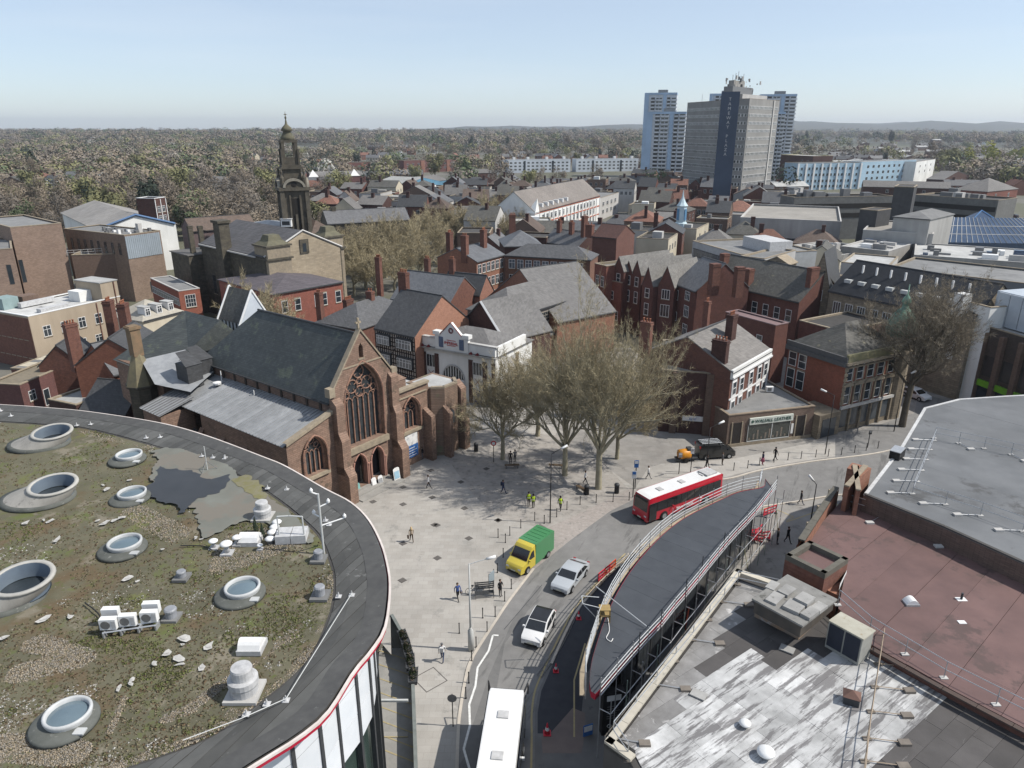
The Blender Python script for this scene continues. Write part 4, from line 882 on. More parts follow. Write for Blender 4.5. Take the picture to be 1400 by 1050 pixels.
mb=MB();pr=gp([(1007,779),(826,1016),(862,1042)],ZW)
for a,b in zip(pr[:-1],pr[1:]):
 u_=(b-a).normalized();nn=Vector((-u_.y,u_.x,0))
 for o_ in (0,.36): mb.face([(*(a+nn*o_).xy,ZW-.2),(*(b+nn*o_).xy,ZW-.2),(*(b+nn*o_).xy,ZW+.45),(*(a+nn*o_).xy,ZW+.45)])
mb.ob('parapet',M('parapet_lining',(.30,.29,.27),(.22,.21,.2),sc=1.5,stain=(.12,.115,.11),ssc=1.5,sth=.55),WB)
def guardrail(lab,pts,z,arm=None,h=1.1,step=2.3,w1=steel,foot=concrete_lt):
 t=thing('guard_rail',lab,'guard rail');cnt=0
 for a,b in zip(pts[:-1],pts[1:]):
  n=max(1,round((b-a).length/step))
  for k in range(n+1):
   if k==0 and cnt: continue
   p=a+(b-a)*k/n;cnt+=1;mb=MB();mb.tube([(p.x,p.y,z),(p.x,p.y,z+h)],.028,5);mb.ob('post',w1,t)
   mb=MB();mb.box(p.x-.2,p.x+.2,p.y-.12,p.y+.12,z,z+.07);mb.ob('foot_plate',foot,t)
   if arm is not None and (arm[2]==0 or cnt % arm[2]==0):
    q=p+Vector((arm[0],arm[1],0));mb=MB();mb.tube([(p.x,p.y,z+.09),(q.x,q.y,z+.09)],.03,4);mb.ob('arm',w1,t);mb=MB();mb.box(q.x-.28,q.x+.28,q.y-.18,q.y+.18,z,z+.14);mb.ob('counterweight',foot,t)
  for zz in (h,h*.52): mb=MB();mb.tube([(a.x,a.y,z+zz),(b.x,b.y,z+zz)],.026,5);mb.ob('rail',w1,t)
m_foot=M('rubber_foot',(.20,.175,.15),(.15,.13,.11),sc=3)
guardrail('steel guard rail with weighted arms along the cream parapet',gp([(858,1040),(838,1010),(1008,800),(1062,812)],ZW+.02),ZW+.02,(1.5,-.35,2),foot=m_foot)
guardrail('single steel guard rail with paired feet crossing the white felt',gp([(1205,880),(1185,1010),(1178,1075)],ZW+.05),ZW+.04,(1.7,-.3,0),foot=m_foot,step=1.9,w1=M('rusty_rail',(.38,.30,.22),(.3,.24,.18),sc=4))
def box_px(A,B,Cq,z,h,name,mat,parent,inset=0):
 a,b,c=g(*A,z),g(*B,z),g(*Cq,z);x=(b-a);L_=x.length;x.normalize();y=Vector((-x.y,x.x,0));dp=(c-b).dot(y)
 t=[a+x*inset+y*inset*math.copysign(1,dp),a+x*(L_-inset)+y*inset*math.copysign(1,dp),a+x*(L_-inset)+y*(dp-inset*math.copysign(1,dp)),a+x*inset+y*(dp-inset*math.copysign(1,dp))]
 if dp<0: t=t[::-1]
 mb=MB();mb.prism([(p.x,p.y) for p in t],z-h,z);o=mb.ob(name,mat,parent);return t,o
t=thing('tank_housing','weathered concrete and timber tank housing with loose slabs on top','tank housing')
box_px((1032,820),(1096,854),(1143,818),ZW+1.9,.9,'fascia',M('housing_fascia',(.10,.085,.07),(.06,.055,.05),sc=1.5),t)
box_px((1034,822),(1095,853),(1140,818),ZW+1.15,1.3,'plinth',M('housing_plinth',(.30,.19,.11),(.22,.19,.16),sc=1.3,stain=(.33,.31,.29),ssc=.9,sth=.55),t)
tp,o=box_px((1028,818),(1097.7,856),(1145,819),ZW+2.02,.12,'top_deck',M('housing_deck',(.25,.245,.23),(.17,.165,.155),sc=1.5,stain=(.10,.1,.09),ssc=1.5,sth=.58),t)
m_slab=M('loose_slab',(.34,.335,.32),(.24,.235,.225),sc=1.5,rnd=.14,stain=(.17,.165,.155),ssc=1.6,sth=.6)
for (A,B,Cq,zz) in [((1046,819),(1061,826),(1075,815),.14),((1063,807),(1077,814),(1090,805),.2),((1086,817),(1104,826),(1118,818),.34),((1070,828),(1092,838),(1107,829),.2),((1094,838),(1107,845),(1120,834),.2),((1108,829),(1121,836),(1132,828),.15),((1046,802),(1058,807),(1068,798),.05)]: box_px(A,B,Cq,ZW+2.02+zz,.12+zz*.6,'slab',m_slab,t)
t=thing('plant_box','box-shaped rooftop plant unit with speckled pale top and dark doors','plant unit')
tp,o=box_px((1133.8,847.5),(1180,873),(1195.5,861),ZW+1.9,1.85,'casing',M('unit_casing',(.32,.32,.29),(.25,.25,.23),sc=2),t);box_px((1133,848),(1181,874.5),(1197,861.5),ZW+1.98,.08,'lid',M('speckled_lid',(.42,.405,.34),(.33,.31,.25),sc=1.5,stain=(.24,.17,.09),ssc=3,sth=.6),t)
a,b=tp[0],tp[1];u_=(b-a).normalized();nn=Vector((u_.y,-u_.x,0))*.03;
for s0,s1 in ((.04,.48),(.52,.96)): mb=MB();p,q=a.lerp(b,s0)+nn,a.lerp(b,s1)+nn;mb.face([(p.x,p.y,ZW+.25),(q.x,q.y,ZW+.25),(q.x,q.y,ZW+1.75),(p.x,p.y,ZW+1.75)]);mb.ob('door',M('dark_blue_door',(.03,.035,.05),sc=3),t)
p=g(1163,960,ZW);t=thing('brick_vent','small square rooftop vent with brown sloped cap on the white felt','roof vent',(p.x,p.y,ZW),R(-25));mb=MB();mb.box(-.38,.38,-.32,.32,0,.5);mb.ob('vent_box',dgrey,t);mb=MB();n0=[(-.44,-.38,.5),(.44,-.38,.5),(.44,.38,.5),(-.44,.38,.5)];mb.face(n0)
for i in range(4): mb.face([n0[i],n0[(i+1) % 4],(0,0,.8)])
mb.ob('cap',M('brown_cap',(.17,.10,.08),sc=3),t)
def vent2(u,v,z,s,lab,col=white):
 p=g(u,v,z);t=thing('domed_vent',lab,'roof vent',(p.x,p.y,z));mb=MB();mb.lathe([(.22*s,0),(.22*s,.35*s)],14);mb.ob('pipe',steel,t,True);mb=MB();mb.lathe([(.42*s,.33*s),(.42*s,.4*s),(.3*s,.52*s),(.02,.62*s)],18);mb.ob('domed_cap',col,t,True)
vent2(1018,994,ZW,.7,'small white domed vent on the white felt left of the brown capped vent');vent2(1046,1036,ZW,1.0,'white domed vent with conical cap at the bottom edge of the photo')
for (u,v,lab) in [(1076,888,'small concrete paving slab on the dark felt in front of the tank housing'),(955,950,'small grey square pad on white felt by the dark strip')]:
 p=g(u,v,ZW+.06);mb=MB();mb.box(-.4,.4,-.28,.28,0,.07);o=mb.ob('slab_pad',m_slab,label=lab,category='slab');o.location=p;o.rotation_euler=(0,0,R(-35))
# red roofed building
ZD=11.2
RD=thing('red_roof_building','flat-roofed building with a wide dull red felt roof and brick parapet','building')
rpoly=gp([(1168,666),(1180,677),(1300,727),(1440,790),(1560,1060),(1400,996),(1300,943),(1193,883),(1146,832),(1158,772),(1089,745),(1101,740)],ZD)
wallring(RD,rpoly,0,ZD,brick_red);fl(rpoly,ZD-.03,'roof_deck',felt_dark,None,RD)
m_rf=M('red_felt',(.155,.095,.088),(.115,.072,.068),sc=.6,rough=.75,rnd=.1,stain=(.095,.065,.06),ssc=.28,sth=.54)
dR=g(1230,840,ZD)-g(1330,740,ZD)
print('red',sheetgrid(RD,rpoly,ZD,lambda c,r: m_rf,dR,2.3,40,gap=.01,seed=8,dz=.03))
coping(RD,gp([(1440,1019),(1290,940),(1193,886)],ZD),.3,ZD-.02,M('edge_kerb',(.09,.06,.05),(.06,.05,.045),sc=2),.1)
coping(RD,gp([(1100,741),(1147,668)],ZD+.9),.45,ZD+.9,M('dark_coping',(.13,.12,.10),(.09,.085,.07),sc=2),.12)
mb=MB();a,b=g(1100,741,ZD+.9),g(1147,668,ZD+.9);u_=(b-a).normalized();nn=Vector((-u_.y,u_.x,0))
if nn.x>0: nn=-nn
for o_ in (-.02,.42): p,q=a+nn*o_,b+nn*o_;mb.face([(*p.xy,0),(*q.xy,0),(*q.xy,ZD+.9),(*p.xy,ZD+.9)])
mb.ob('brick_parapet',brick_orange,RD)
for k,(u,v) in enumerate([(1146,671),(1131,693),(1117,716)]): p=g(u,v,ZD+.9);mb=MB();mb.box(p.x-.7,p.x-.15,p.y-.2,p.y+.2,ZD-.2,ZD+.95);mb.ob('parapet_pier',stone_trim,RD)
t=thing('brick_turret','brick rooftop shaft with open dark slot between two piers','brick shaft')
for (A,B,Cq) in [((1155,662),(1161,664),(1166,632)),((1171,668),(1177,669),(1182,638))]: box_px(A,B,Cq,ZD+2.3,3.4,'side_pier',brick_orange,t);box_px((A[0]-.6,A[1]+.5),(B[0]+.5,B[1]+.6),(Cq[0]+.5,Cq[1]-1),ZD+2.42,.12,'pier_cap',stone_trim,t)
box_px((1158,640),(1176,645),(1182,637),ZD+2.3,2.6,'back_pier',brick_orange,t);box_px((1161,664),(1171,667),(1176,645),ZD+1.2,1.2,'slot_tank',steel_dk,t)
t=thing('roof_bay','low brick bay with stone parapet projecting from the red roof','brick bay')
tp,o=box_px((1073,765),(1127,792),(1158,770),ZD+.8,11.9,'bay_wall',brick_red,t)
fl([p+(sum(tp,Vector())/4-p)*.12 for p in tp],ZD+.815,'bay_roof',m_rf,None,t)
n=len(tp)
for i in range(n):
 a,b=tp[i],tp[(i+1) % n];coping(t,[Vector((*a.xy,0)),Vector((*b.xy,0))],.35,ZD+.8,M('dark_coping'),.4,'bay_coping')
box_px((1127,805),(1146,814),(1158,772),ZD-.3,2.5,'brick_upstand',brick_orange,t)
a,b=g(1141,822,ZD-1.2),g(1153,786,ZD-.3);mb=MB();mb.face([(a.x+.02,a.y-.25,ZD-1.6),(b.x+.02,b.y-.3,ZD-1.6),(b.x+.02,b.y-.3,ZD+.3),(a.x+.02,a.y-.25,ZD+.3)]);mb.ob('white_panel',white,t)
guardrail('steel guard rail on the red roof beside the taller grey roof',gp([(1158,694),(1250,722),(1345,757),(1440,795)],ZD),ZD+.03,(-1.2,-.9,2))
guardrail('steel guard rail along the edge between red roof and white felt',gp([(1145,828),(1188,866),(1290,928),(1440,1005)],ZD),ZD+.03)
hp=g(1245,826,ZD);t=thing('roof_cowl','white curved cowl alone on the red roof','roof vent',(*hp.xy,ZD));mb=MB();mb.box(-.42,.42,-.3,.3,0,.15);mb.ob('base',steel,t);mb=MB();n=8
pr=[(-.42+.84*i/n,.15+.3*math.sin(math.pi*i/n)) for i in range(n+1)]
for i in range(n): mb.face([(pr[i][0],-.28,pr[i][1]),(pr[i+1][0],-.28,pr[i+1][1]),(pr[i+1][0],.28,pr[i+1][1]),(pr[i][0],.28,pr[i][1])])
for y in (-.28,.28): mb.face([(a,y,b) for a,b in pr])
mb.ob('hood',white,t)
p=g(1314,820,ZD);t=thing('pipe_vent','small upright pipe with pale collar on the red roof','roof vent',(*p.xy,ZD));mb=MB();mb.box(-.3,.3,-.2,.2,0,.05);mb.ob('collar',white,t);mb=MB();mb.tube([(0,0,0),(0,0,.5)],.07,8);mb.ob('pipe',dgrey,t)
p=g(1315,851,ZD+.05);mb=MB();mb.box(-.22,.22,-.15,.15,0,.04);o=mb.ob('pale_patch',white,label='small white rectangular plate lying on the red felt',category='plate');o.location=p
# grey upper roof
ZG=12.6
GR=thing('grey_roof_building','large building with a plain grey flat roof at the right edge','building')
gpoly=gp([(1180,677),(1232,610),(1263,558),(1310,546),(1370,542),(1480,536),(1600,700),(1600,860),(1400,772),(1290,722)],ZG)
wallring(GR,gpoly,0,ZG,M('grey_building_wall',(.16,.11,.09),(.12,.085,.07),sc=1,pat='brick'))
m_gr=M('smooth_grey_roofing',(.16,.165,.17),(.12,.125,.13),sc=.45,rough=.7,rnd=.03,big=.2,stain=(.085,.085,.085),ssc=.2,sth=.58)
print('grey',sheetgrid(GR,gpoly,ZG,lambda c,r: m_gr,g(1400,760,ZG)-g(1190,680,ZG),5.5,60,gap=.004,seed=9,dz=.01))
coping(GR,gp([(1180,677),(1232,610),(1263,558)],ZG+.02),-.25,ZG+.03,M('white_edge_trim',(.55,.55,.54),(.4,.4,.4),sc=2),.06,seg=3);coping(GR,gp([(1263,558),(1310,546),(1370,542),(1480,536)],ZG+.02),-.25,ZG+.03,M('white_edge_trim'),.06,seg=3)
coping(GR,gp([(1180,677),(1290,722),(1400,772),(1600,862)],ZG),.25,ZG+.02,felt_dark,.12,seg=3)
guardrail('steel guard rail down the left and front of the grey roof',gp([(1277,603),(1247,676),(1340,706),(1460,750)],ZG),ZG+.03,(-1.6,.1,0))
guardrail('steel guard rail across the upper part of the grey roof',gp([(1277,600),(1345,614),(1460,640)],ZG),ZG+.03,(.3,-1.3,2))
box_px((1217,615),(1231,620),(1234,612),ZG+.9,.9,'rooftop_box',dgrey,None)['__'] if False else None
t=thing('rooftop_box','small black ventilation box at the left edge of the grey roof','roof vent');box_px((1217,615),(1231,619),(1234,611),ZG+.8,.8,'box_body',black,t);box_px((1216.5,615.5),(1231.5,619.5),(1234.5,611),ZG+.86,.06,'box_lid',steel,t)
# BUILDING KIT
WM={}
def win_mesh(w_,h_,st,fm,gm):
 key=(round(w_,2),round(h_,2),st,fm.name,gm.name)
 if key in WM: return WM[key]
 mb=MB();e=.07 if w_>.5 else .05;d=.05
 if 'S' in st: e=.05
 mb.box(-w_/2-e,w_/2+e,-d,0,-e,0);mb.box(-w_/2-e,w_/2+e,-d,0,h_,h_+e);mb.box(-w_/2-e,-w_/2,-d,0,0,h_);mb.box(w_/2,w_/2+e,-d,0,0,h_)
 if st[0] in 'cg3':
  n={'c': 1,'g': 2,'3': 2}[st[0]]
  for i in range(n): x=-w_/2+w_*(i+1)/(n+1);mb.box(x-.03,x+.03,-d+.01,0,0,h_)
 if st[0] in 'cg': mb.box(-w_/2,w_/2,-d+.01,0,h_*.64,h_*.64+.06)
 if st[0]=='s': mb.box(-w_/2,w_/2,-d+.01,0,h_*.5-.035,h_*.5+.035)
 if st[0]=='x':
  for i in (1,2,3): x=-w_/2+w_*i/4;mb.box(x-.025,x+.025,-d+.01,0,0,h_)
  for i in (1,2): z=h_*i/3;mb.box(-w_/2,w_/2,-d+.01,0,z-.025,z+.025)
 f=mb.mesh('window',fm)
 mb=MB();mb.face([(-w_/2,-.015,0),(w_/2,-.015,0),(w_/2,-.015,h_),(-w_/2,-.015,h_)]);p=mb.mesh('pane',gm)
 mb=MB();mb.box(-w_/2-.14,w_/2+.14,-.13,0,-.2,-.08);s=mb.mesh('sill',stone_trim)
 mb=MB();mb.box(-w_/2-.12,w_/2+.12,-.03,0,h_+.075,h_+.3);l=mb.mesh('lintel',stone_trim)
 mb=MB();mb.mi=0;mb.face([(-w_/2,-.03,0),(w_/2,-.03,0),(w_/2,-.03,h_),(-w_/2,-.03,h_)]);mb.mi=1
 for x0,x1,z0,z1 in ((-w_/2-.06,w_/2+.06,-.08,0),(-w_/2-.06,w_/2+.06,h_,h_+.06),(-w_/2-.06,-w_/2,0,h_),(w_/2,w_/2+.06,0,h_)): mb.face([(x0,-.05,z0),(x1,-.05,z0),(x1,-.05,z1),(x0,-.05,z1)])
 if w_>.9: mb.face([(-.035,-.045,0),(.035,-.045,0),(.035,-.045,h_),(-.035,-.045,h_)])
 far=mb.mesh('window',[gm,fm])
 WM[key]=(f,p,s,l,far);return WM[key]
POT={}
def chimney(par,x,y,w_,d_,z0,z1,pots,mat):
 mb=MB();mb.box(x-w_/2,x+w_/2,y-d_/2,y+d_/2,z0,z1);mb.box(x-w_/2-.08,x+w_/2+.08,y-d_/2-.08,y+d_/2+.08,z1-.35,z1-.15);mb.box(x-w_/2-.05,x+w_/2+.05,y-d_/2-.05,y+d_/2+.05,z1,z1+.08)
 c=mb.ob('chimney',mat,par)
 if 'p' not in POT: m_=MB();m_.lathe([(.13,0),(.11,.1),(.11,.42),(.14,.45),(.14,.5)],7);POT['p']=m_.mesh('chimney_pot',terracotta,True)
 for i in range(pots):
  t=(i+.5)/pots-.5
  inst('chimney_pot',POT['p'],c,(x+(t*w_*.9 if w_>=d_ else 0),y+(t*d_*.9 if d_>w_ else 0),z1+.08))
 return c
def house(name,lab,cat,A,B,dp,ez,rise=2.5,roof='gx',wall=brick_red,rm=None,wins=(),ch=(),z0=0,far=False,grp=None,par=0,cop=None,world=None,ov=.25,wm=brick_red,extra=None,gableov=.12):
 """A, B: pixels of the left and right ends of the front eaves at height ez"""
 rm=rm or slate
 if world: a,b=Vector((*world[0],0)),Vector((*world[1],0))
 else: a,b=g(*A,ez),g(*B,ez)
 w_=(b-a).length;rz=math.atan2(b.y-a.y,b.x-a.x)
 t=thing(name,lab,cat,(a.x,a.y,z0),rz,grp);ez -= z0;D=dp;Z=ez+rise;L=Vector
 mb=MB();mb.face([(0,0,-1),(w_,0,-1),(w_,0,ez),(0,0,ez)]);mb.face([(w_,D,-1),(0,D,-1),(0,D,ez),(w_,D,ez)])
 if roof=='gx':
  for x in (0,w_): mb.face([(x,0,-1),(x,0,ez),(x,D/2,Z),(x,D,ez),(x,D,-1)])
 elif roof=='gy':
  mb.v=[];mb.f=[];mb.m=[]
  for y in (0,D): mb.face([(0,y,-1),(w_,y,-1),(w_,y,ez),(w_/2,y,Z),(0,y,ez)])
  for x in (0,w_): mb.face([(x,0,-1),(x,D,-1),(x,D,ez),(x,0,ez)])
 else:
  for x in (0,w_): mb.face([(x,0,-1),(x,D,-1),(x,D,ez+(par if roof=='flat' else 0)),(x,0,ez+(par if roof=='flat' else 0))])
  if roof=='flat' and par: mb.face([(0,0,ez),(w_,0,ez),(w_,0,ez+par),(0,0,ez+par)]);mb.face([(0,D,ez),(w_,D,ez),(w_,D,ez+par),(0,D,ez+par)])
 mb.ob('wall',wall,t)
 mb=MB();o_=ov;th=.16
 def slab(p):
  q=[(x,y,z+th) for x,y,z in p];mb.face(q);mb.face(p[::-1])
  for i in range(len(p)): j=(i+1) % len(p);mb.face([p[i],p[j],q[j],q[i]])
 if roof=='gx':
  k=rise/(D/2);e=gableov
  slab([(-e,-o_,ez-k*o_),(w_+e,-o_,ez-k*o_),(w_+e,D/2,Z),(-e,D/2,Z)]);slab([(w_+e,D+o_,ez-k*o_),(-e,D+o_,ez-k*o_),(-e,D/2,Z),(w_+e,D/2,Z)])
 elif roof=='gy':
  k=rise/(w_/2);e=gableov
  slab([(-o_,D+e,ez-k*o_),(-o_,-e,ez-k*o_),(w_/2,-e,Z),(w_/2,D+e,Z)]);slab([(w_+o_,-e,ez-k*o_),(w_+o_,D+e,ez-k*o_),(w_/2,D+e,Z),(w_/2,-e,Z)])
 elif roof in ('hip','pyr'):
  x0,x1,y0,y1=-o_,w_+o_,-o_,D+o_;r=min(w_,D)/2
  if roof=='pyr': ra=rb=(w_/2,D/2,Z)
  elif w_>=D: ra,rb=(r,D/2,Z),(w_-r,D/2,Z)
  else: ra,rb=(w_/2,r,Z),(w_/2,D-r,Z)
  c=[(x0,y0,ez),(x1,y0,ez),(x1,y1,ez),(x0,y1,ez)]
  if w_>=D: fs=[[c[0],c[1],rb,ra],[c[1],c[2],rb],[c[2],c[3],ra,rb],[c[3],c[0],ra]]
  else: fs=[[c[0],c[1],ra],[c[1],c[2],rb,ra],[c[2],c[3],rb],[c[3],c[0],ra,rb]]
  if roof=='pyr': fs=[[c[i],c[(i+1) % 4],ra] for i in range(4)]
  for f_ in fs: mb.face(f_)
  mb.face([(x,y,z-.15) for x,y,z in c][::-1])
  for i in range(4): a_,b_=c[i],c[(i+1) % 4];mb.face([(*a_[:2],ez-.15),(*b_[:2],ez-.15),b_,a_])
 else:
  mb.face([(.15,.15,ez+.02),(w_-.15,.15,ez+.02),(w_-.15,D-.15,ez+.02),(.15,D-.15,ez+.02)])
 R_=mb.ob('roof',rm,t)
 if roof=='flat':
  cm=cop or stone_trim;zz=ez+par;mb=MB();c_=.32
  for (x0,x1,y0,y1) in ((-.06,w_+.06,-.06,c_),(-.06,w_+.06,D-c_,D+.06),(-.06,c_,c_,D-c_),(w_-c_,w_+.06,c_,D-c_)): mb.box(x0,x1,y0,y1,zz-.02 if par else zz-.1,zz+.12)
  mb.box(.25,.3,.3,D-.3,ez,zz);mb.ob('coping',cm,t)
 if roof in ('gx',) and not far:
  mb=MB();mb.box(-.1,w_+.1,D/2-.12,D/2+.12,Z+.1,Z+.22);mb.ob('ridge_tiles',slate_dk if rm != tile_red else tile_red,t)
 if not far and roof != 'flat':
  mb=MB();mb.box(0,w_,-o_-.09,-o_+.02,ez-.22 if roof in ('hip','pyr') else ez-rise/(D/2)*o_-.1 if roof=='gx' else ez-.1,ez+.02 if roof in ('hip','pyr') else ez-rise/(D/2)*o_+.02 if roof=='gx' else ez)
  if roof != 'gy': mb.ob('gutter',dgrey,t)
 for w in wins:
  sd,n,z,ww,hh,st=w[:6];x0=w[6] if len(w)>6 else .08;x1=w[7] if len(w)>7 else .92;fm=w[8] if len(w)>8 else white;gm=w[9] if len(w)>9 else glass
  if z>=0 and False: pass
  f,p,s,l,farm=win_mesh(ww,hh,st,fm,gm);ln=w_ if sd in 'fb' else D
  for i in range(n):
   q=(x0+(x1-x0)*(i+.5)/n)*ln
   loc,r={'f': ((q,-.002,z),0),'b': ((w_-q,D+.002,z),math.pi),'l': ((-.002,D-q,z),-math.pi/2),'r': ((w_+.002,q,z),math.pi/2)}[sd]
   if far: inst('window',farm,t,loc,r)
   else:
    fo=inst('window',f,t,loc,r);inst('pane',p,fo)
    if 'n' not in st: inst('sill',s,fo)
    if 'l' in st: inst('lintel',l,fo)
 for c in ch:
  x,y,cw,cd,h_,n=c[:6];chimney(R_ if not far else t,x*w_,y*D,cw,cd,ez-.5,h_,n,c[6] if len(c)>6 else wm)
 return t,w_,rz,R_
def pb(t,name,mat,*b):
 mb=MB();mb.box(*b);return mb.ob(name,mat,t)
# CHURCH
CA=R(53)
CH=thing('church','large red sandstone church with traceried west window and long slate nave roof','church',(-17.99,70.39,0),CA)
def arch_pts(x0,x1,zs,n=10,k=1.0):
 """pointed arch points from left springing to right springing"""
 w_=x1-x0;r=w_*k;cx1=x0+r;cx2=x1-r;xm=(x0+x1)/2;a_end=math.acos((r-w_/2)/r);L_=[]
 for i in range(n+1): a=a_end*i/n;L_.append((cx1-r*math.cos(a),zs+r*math.sin(a)))
 return L_+[(x0+x1-p[0],p[1]) for p in reversed(L_[:-1])]
def wall_with_arches(y,outline,holes,mat,name,parent,depth=.8):
 """outline (x,z); holes: lists of (x,z); front face at y, reveals going back"""
 bm=bmesh.new()
 def loop(pts): vs_=[bm.verts.new((x,y,z)) for x,z in pts];return [bm.edges.new((vs_[i],vs_[(i+1) % len(vs_)])) for i in range(len(vs_))],vs_
 E_=[];rev=[]
 e,v=loop(outline);E_+=e
 for h in holes: e,v=loop(h);E_+=e;rev.append(v)
 bmesh.ops.triangle_fill(bm,edges=E_,use_beauty=True)
 for v in rev:
  w_=[bm.verts.new((q.co.x,y+depth,q.co.z)) for q in v]
  for i in range(len(v)): j=(i+1) % len(v);bm.faces.new((v[i],v[j],w_[j],w_[i]))
 bmesh.ops.recalc_face_normals(bm,faces=bm.faces[:])
 me=bpy.data.meshes.new(name);bm.to_mesh(me);bm.free();me.materials.append(mat);o=bpy.data.objects.new(name,me);C.objects.link(o);o.parent=parent;return o
def buttress(x0,x1,y0,z1,parent,steps=2,d0=1.9):
 mb=MB();z=0;d=d0
 for s in range(steps):
  zt=z1*(s+1)/steps-.6;mb.box(x0,x1,y0-d,y0,z-(.5 if s==0 else 0),zt);nd=d*(.68 if s<steps-1 else .0)
  mb.face([(x0,y0-d,zt),(x1,y0-d,zt),(x1,y0-nd,zt+.9),(x0,y0-nd,zt+.9)]);mb.face([(x0,y0-d,zt),(x0,y0-nd,zt+.9),(x0,y0,zt+.9),(x0,y0,zt)]);mb.face([(x1,y0-d,zt),(x1,y0-nd,zt+.9),(x1,y0,zt+.9),(x1,y0,zt)])
  z=zt;d=nd
 return mb.ob('buttress',sandstone,parent)
Y0=1.0
wa=arch_pts(1.35,6.75,10.6,12,.95);bigwin=[(1.35,5.7)]+[(1.35,8)]+wa+[(6.75,8),(6.75,5.7)]
d1=[(1.75,.5)]+arch_pts(1.75,3.75,3.0,8,.95)+[(3.75,.5)];d2=[(4.35,.5)]+arch_pts(4.35,6.35,3.0,8,.95)+[(6.35,.5)]
wall_with_arches(Y0,[(0,-.5),(8.6,-.5),(8.6,12.6),(8.2,13.0),(4.1,18.6),(0,13.0),(-.3,12.6),(-.3,-.5)],[bigwin,d1,d2,[(3.75,15.6),(4.35,15.6),(4.35,16.8),(4.05,17.3),(3.75,16.8)]],sandstone,'front_wall',CH,.9)
pb(CH,'dark_lobby',M('dark_interior',(.02,.018,.016),sc=2),0.3,8.0,Y0+1.6,Y0+1.7,0,11.3);mb=MB();mb.face([(.3,Y0+1.6,11.3),(7.9,Y0+1.6,11.3),(4.1,Y0+1.6,17.4)]);mb.ob('gable_lining',M('dark_interior'),CH)
pb(CH,'window_sill',stone_trim,1.0,7.1,Y0-.35,Y0,4.95,5.65);pb(CH,'string_course',stone_trim,1.3,6.9,Y0-.08,Y0,14.9,15.05)
def tracery(x0,x1,z0,zs,k,nl,y,parent,apex_rings):
 t=MB();ap=arch_pts(x0,x1,zs,14,k)
 fr=[(x0,z0)]+ap+[(x1,z0)]
 t.tube([(x,y-.05,z) for x,z in fr],.16,6,caps=True);t.tube([(x,y-.75,z) for x,z in [(x0-.1,z0)]+[((x-(x0+x1)/2)*1.05+(x0+x1)/2,z+.1) for x,z in ap]+[(x1+.1,z0)]],.12,6)
 f=t.ob('window_frame',M('tracery_stone',(.30,.17,.12),(.2,.12,.09),sc=2,stain=(.12,.09,.08),ssc=2,sth=.55),parent)
 g_=MB();g_.face([(x,y+.05,z) for x,z in fr]);g_.ob('stained_glass',M('leaded_glass',(.045,.052,.056),(.022,.026,.03),sc=2.2,rough=.25,spec=.6,big=0,pat=None),f)
 w_=x1-x0;zt=zs+(.0 if nl>4 else -.2)
 for i in range(1,nl): x=x0+w_*i/nl;m_=MB();m_.box(x-.06,x+.06,y-.12,y+.04,z0,zt);m_.ob('mullion',M('tracery_stone'),f)
 for i in range(nl):
  a0=x0+w_*i/nl;a1=x0+w_*(i+1)/nl;m_=MB();m_.tube([(x,y-.06,z) for x,z in arch_pts(a0,a1,zt,5,.9)],.05,5);m_.ob('light_head',M('tracery_stone'),f)
 for (cx,cz,r) in apex_rings:
  m_=MB();n=14;m_.tube([(cx+r*math.cos(6.2832*i/n),y-.06,cz+r*math.sin(6.2832*i/n)) for i in range(n+1)],.07,5,caps=False)
  for i in range(4 if r>.45 else 3): a=6.2832*i/4+.5;m_.tube([(cx+r*math.cos(a),y-.06,cz+r*math.sin(a)),(cx+r*.45*math.cos(a),y-.06,cz+r*.45*math.sin(a))],.05,4)
  m_.ob('tracery_ring',M('tracery_stone'),f)
 return f
tracery(1.35,6.75,5.7,10.6,.95,7,Y0+.75,CH,[(4.05,13.9,.72),(3.0,12.4,.75),(5.1,12.4,.75),(4.05,11.6,.62),(2.1,11.6,.4),(6.0,11.6,.4),(4.05,12.8,.35),(2.3,12.9,.25),(5.8,12.9,.25)])
pb(CH,'gable_slit',stone_trim,3.6,4.5,Y0-.05,Y0,15.4,15.6)
for k,(a,b) in enumerate((((-.45,12.9),(4.1,18.9)),((8.65,12.9),(4.1,18.9)))):
 mb=MB();x0,z0_,x1,z1_=a[0],a[1],b[0],b[1];mb.v=[];
 mb.face([(x0,Y0-.12,z0_),(x1,Y0-.12,z1_),(x1,Y0+.5,z1_),(x0,Y0+.5,z0_)]);mb.face([(x0,Y0-.12,z0_-.3),(x1,Y0-.12,z1_-.3),(x1,Y0-.12,z1_),(x0,Y0-.12,z0_)]);mb.face([(x0,Y0+.5,z0_-.3),(x1,Y0+.5,z1_-.3),(x1,Y0+.5,z1_),(x0,Y0+.5,z0_)]);mb.ob('gable_coping',stone_trim,CH)
pb(CH,'kneeler',stone_trim,-.75,0,Y0-.2,Y0+.6,12.3,13.3);pb(CH,'kneeler',stone_trim,8.2,9.0,Y0-.2,Y0+.6,12.3,13.3)
mb=MB();mb.box(4.0,4.2,Y0+.1,Y0+.3,18.8,20.0);mb.box(3.75,4.45,Y0+.1,Y0+.3,19.4,19.6);mb.ob('gable_cross',stone_trim,CH)
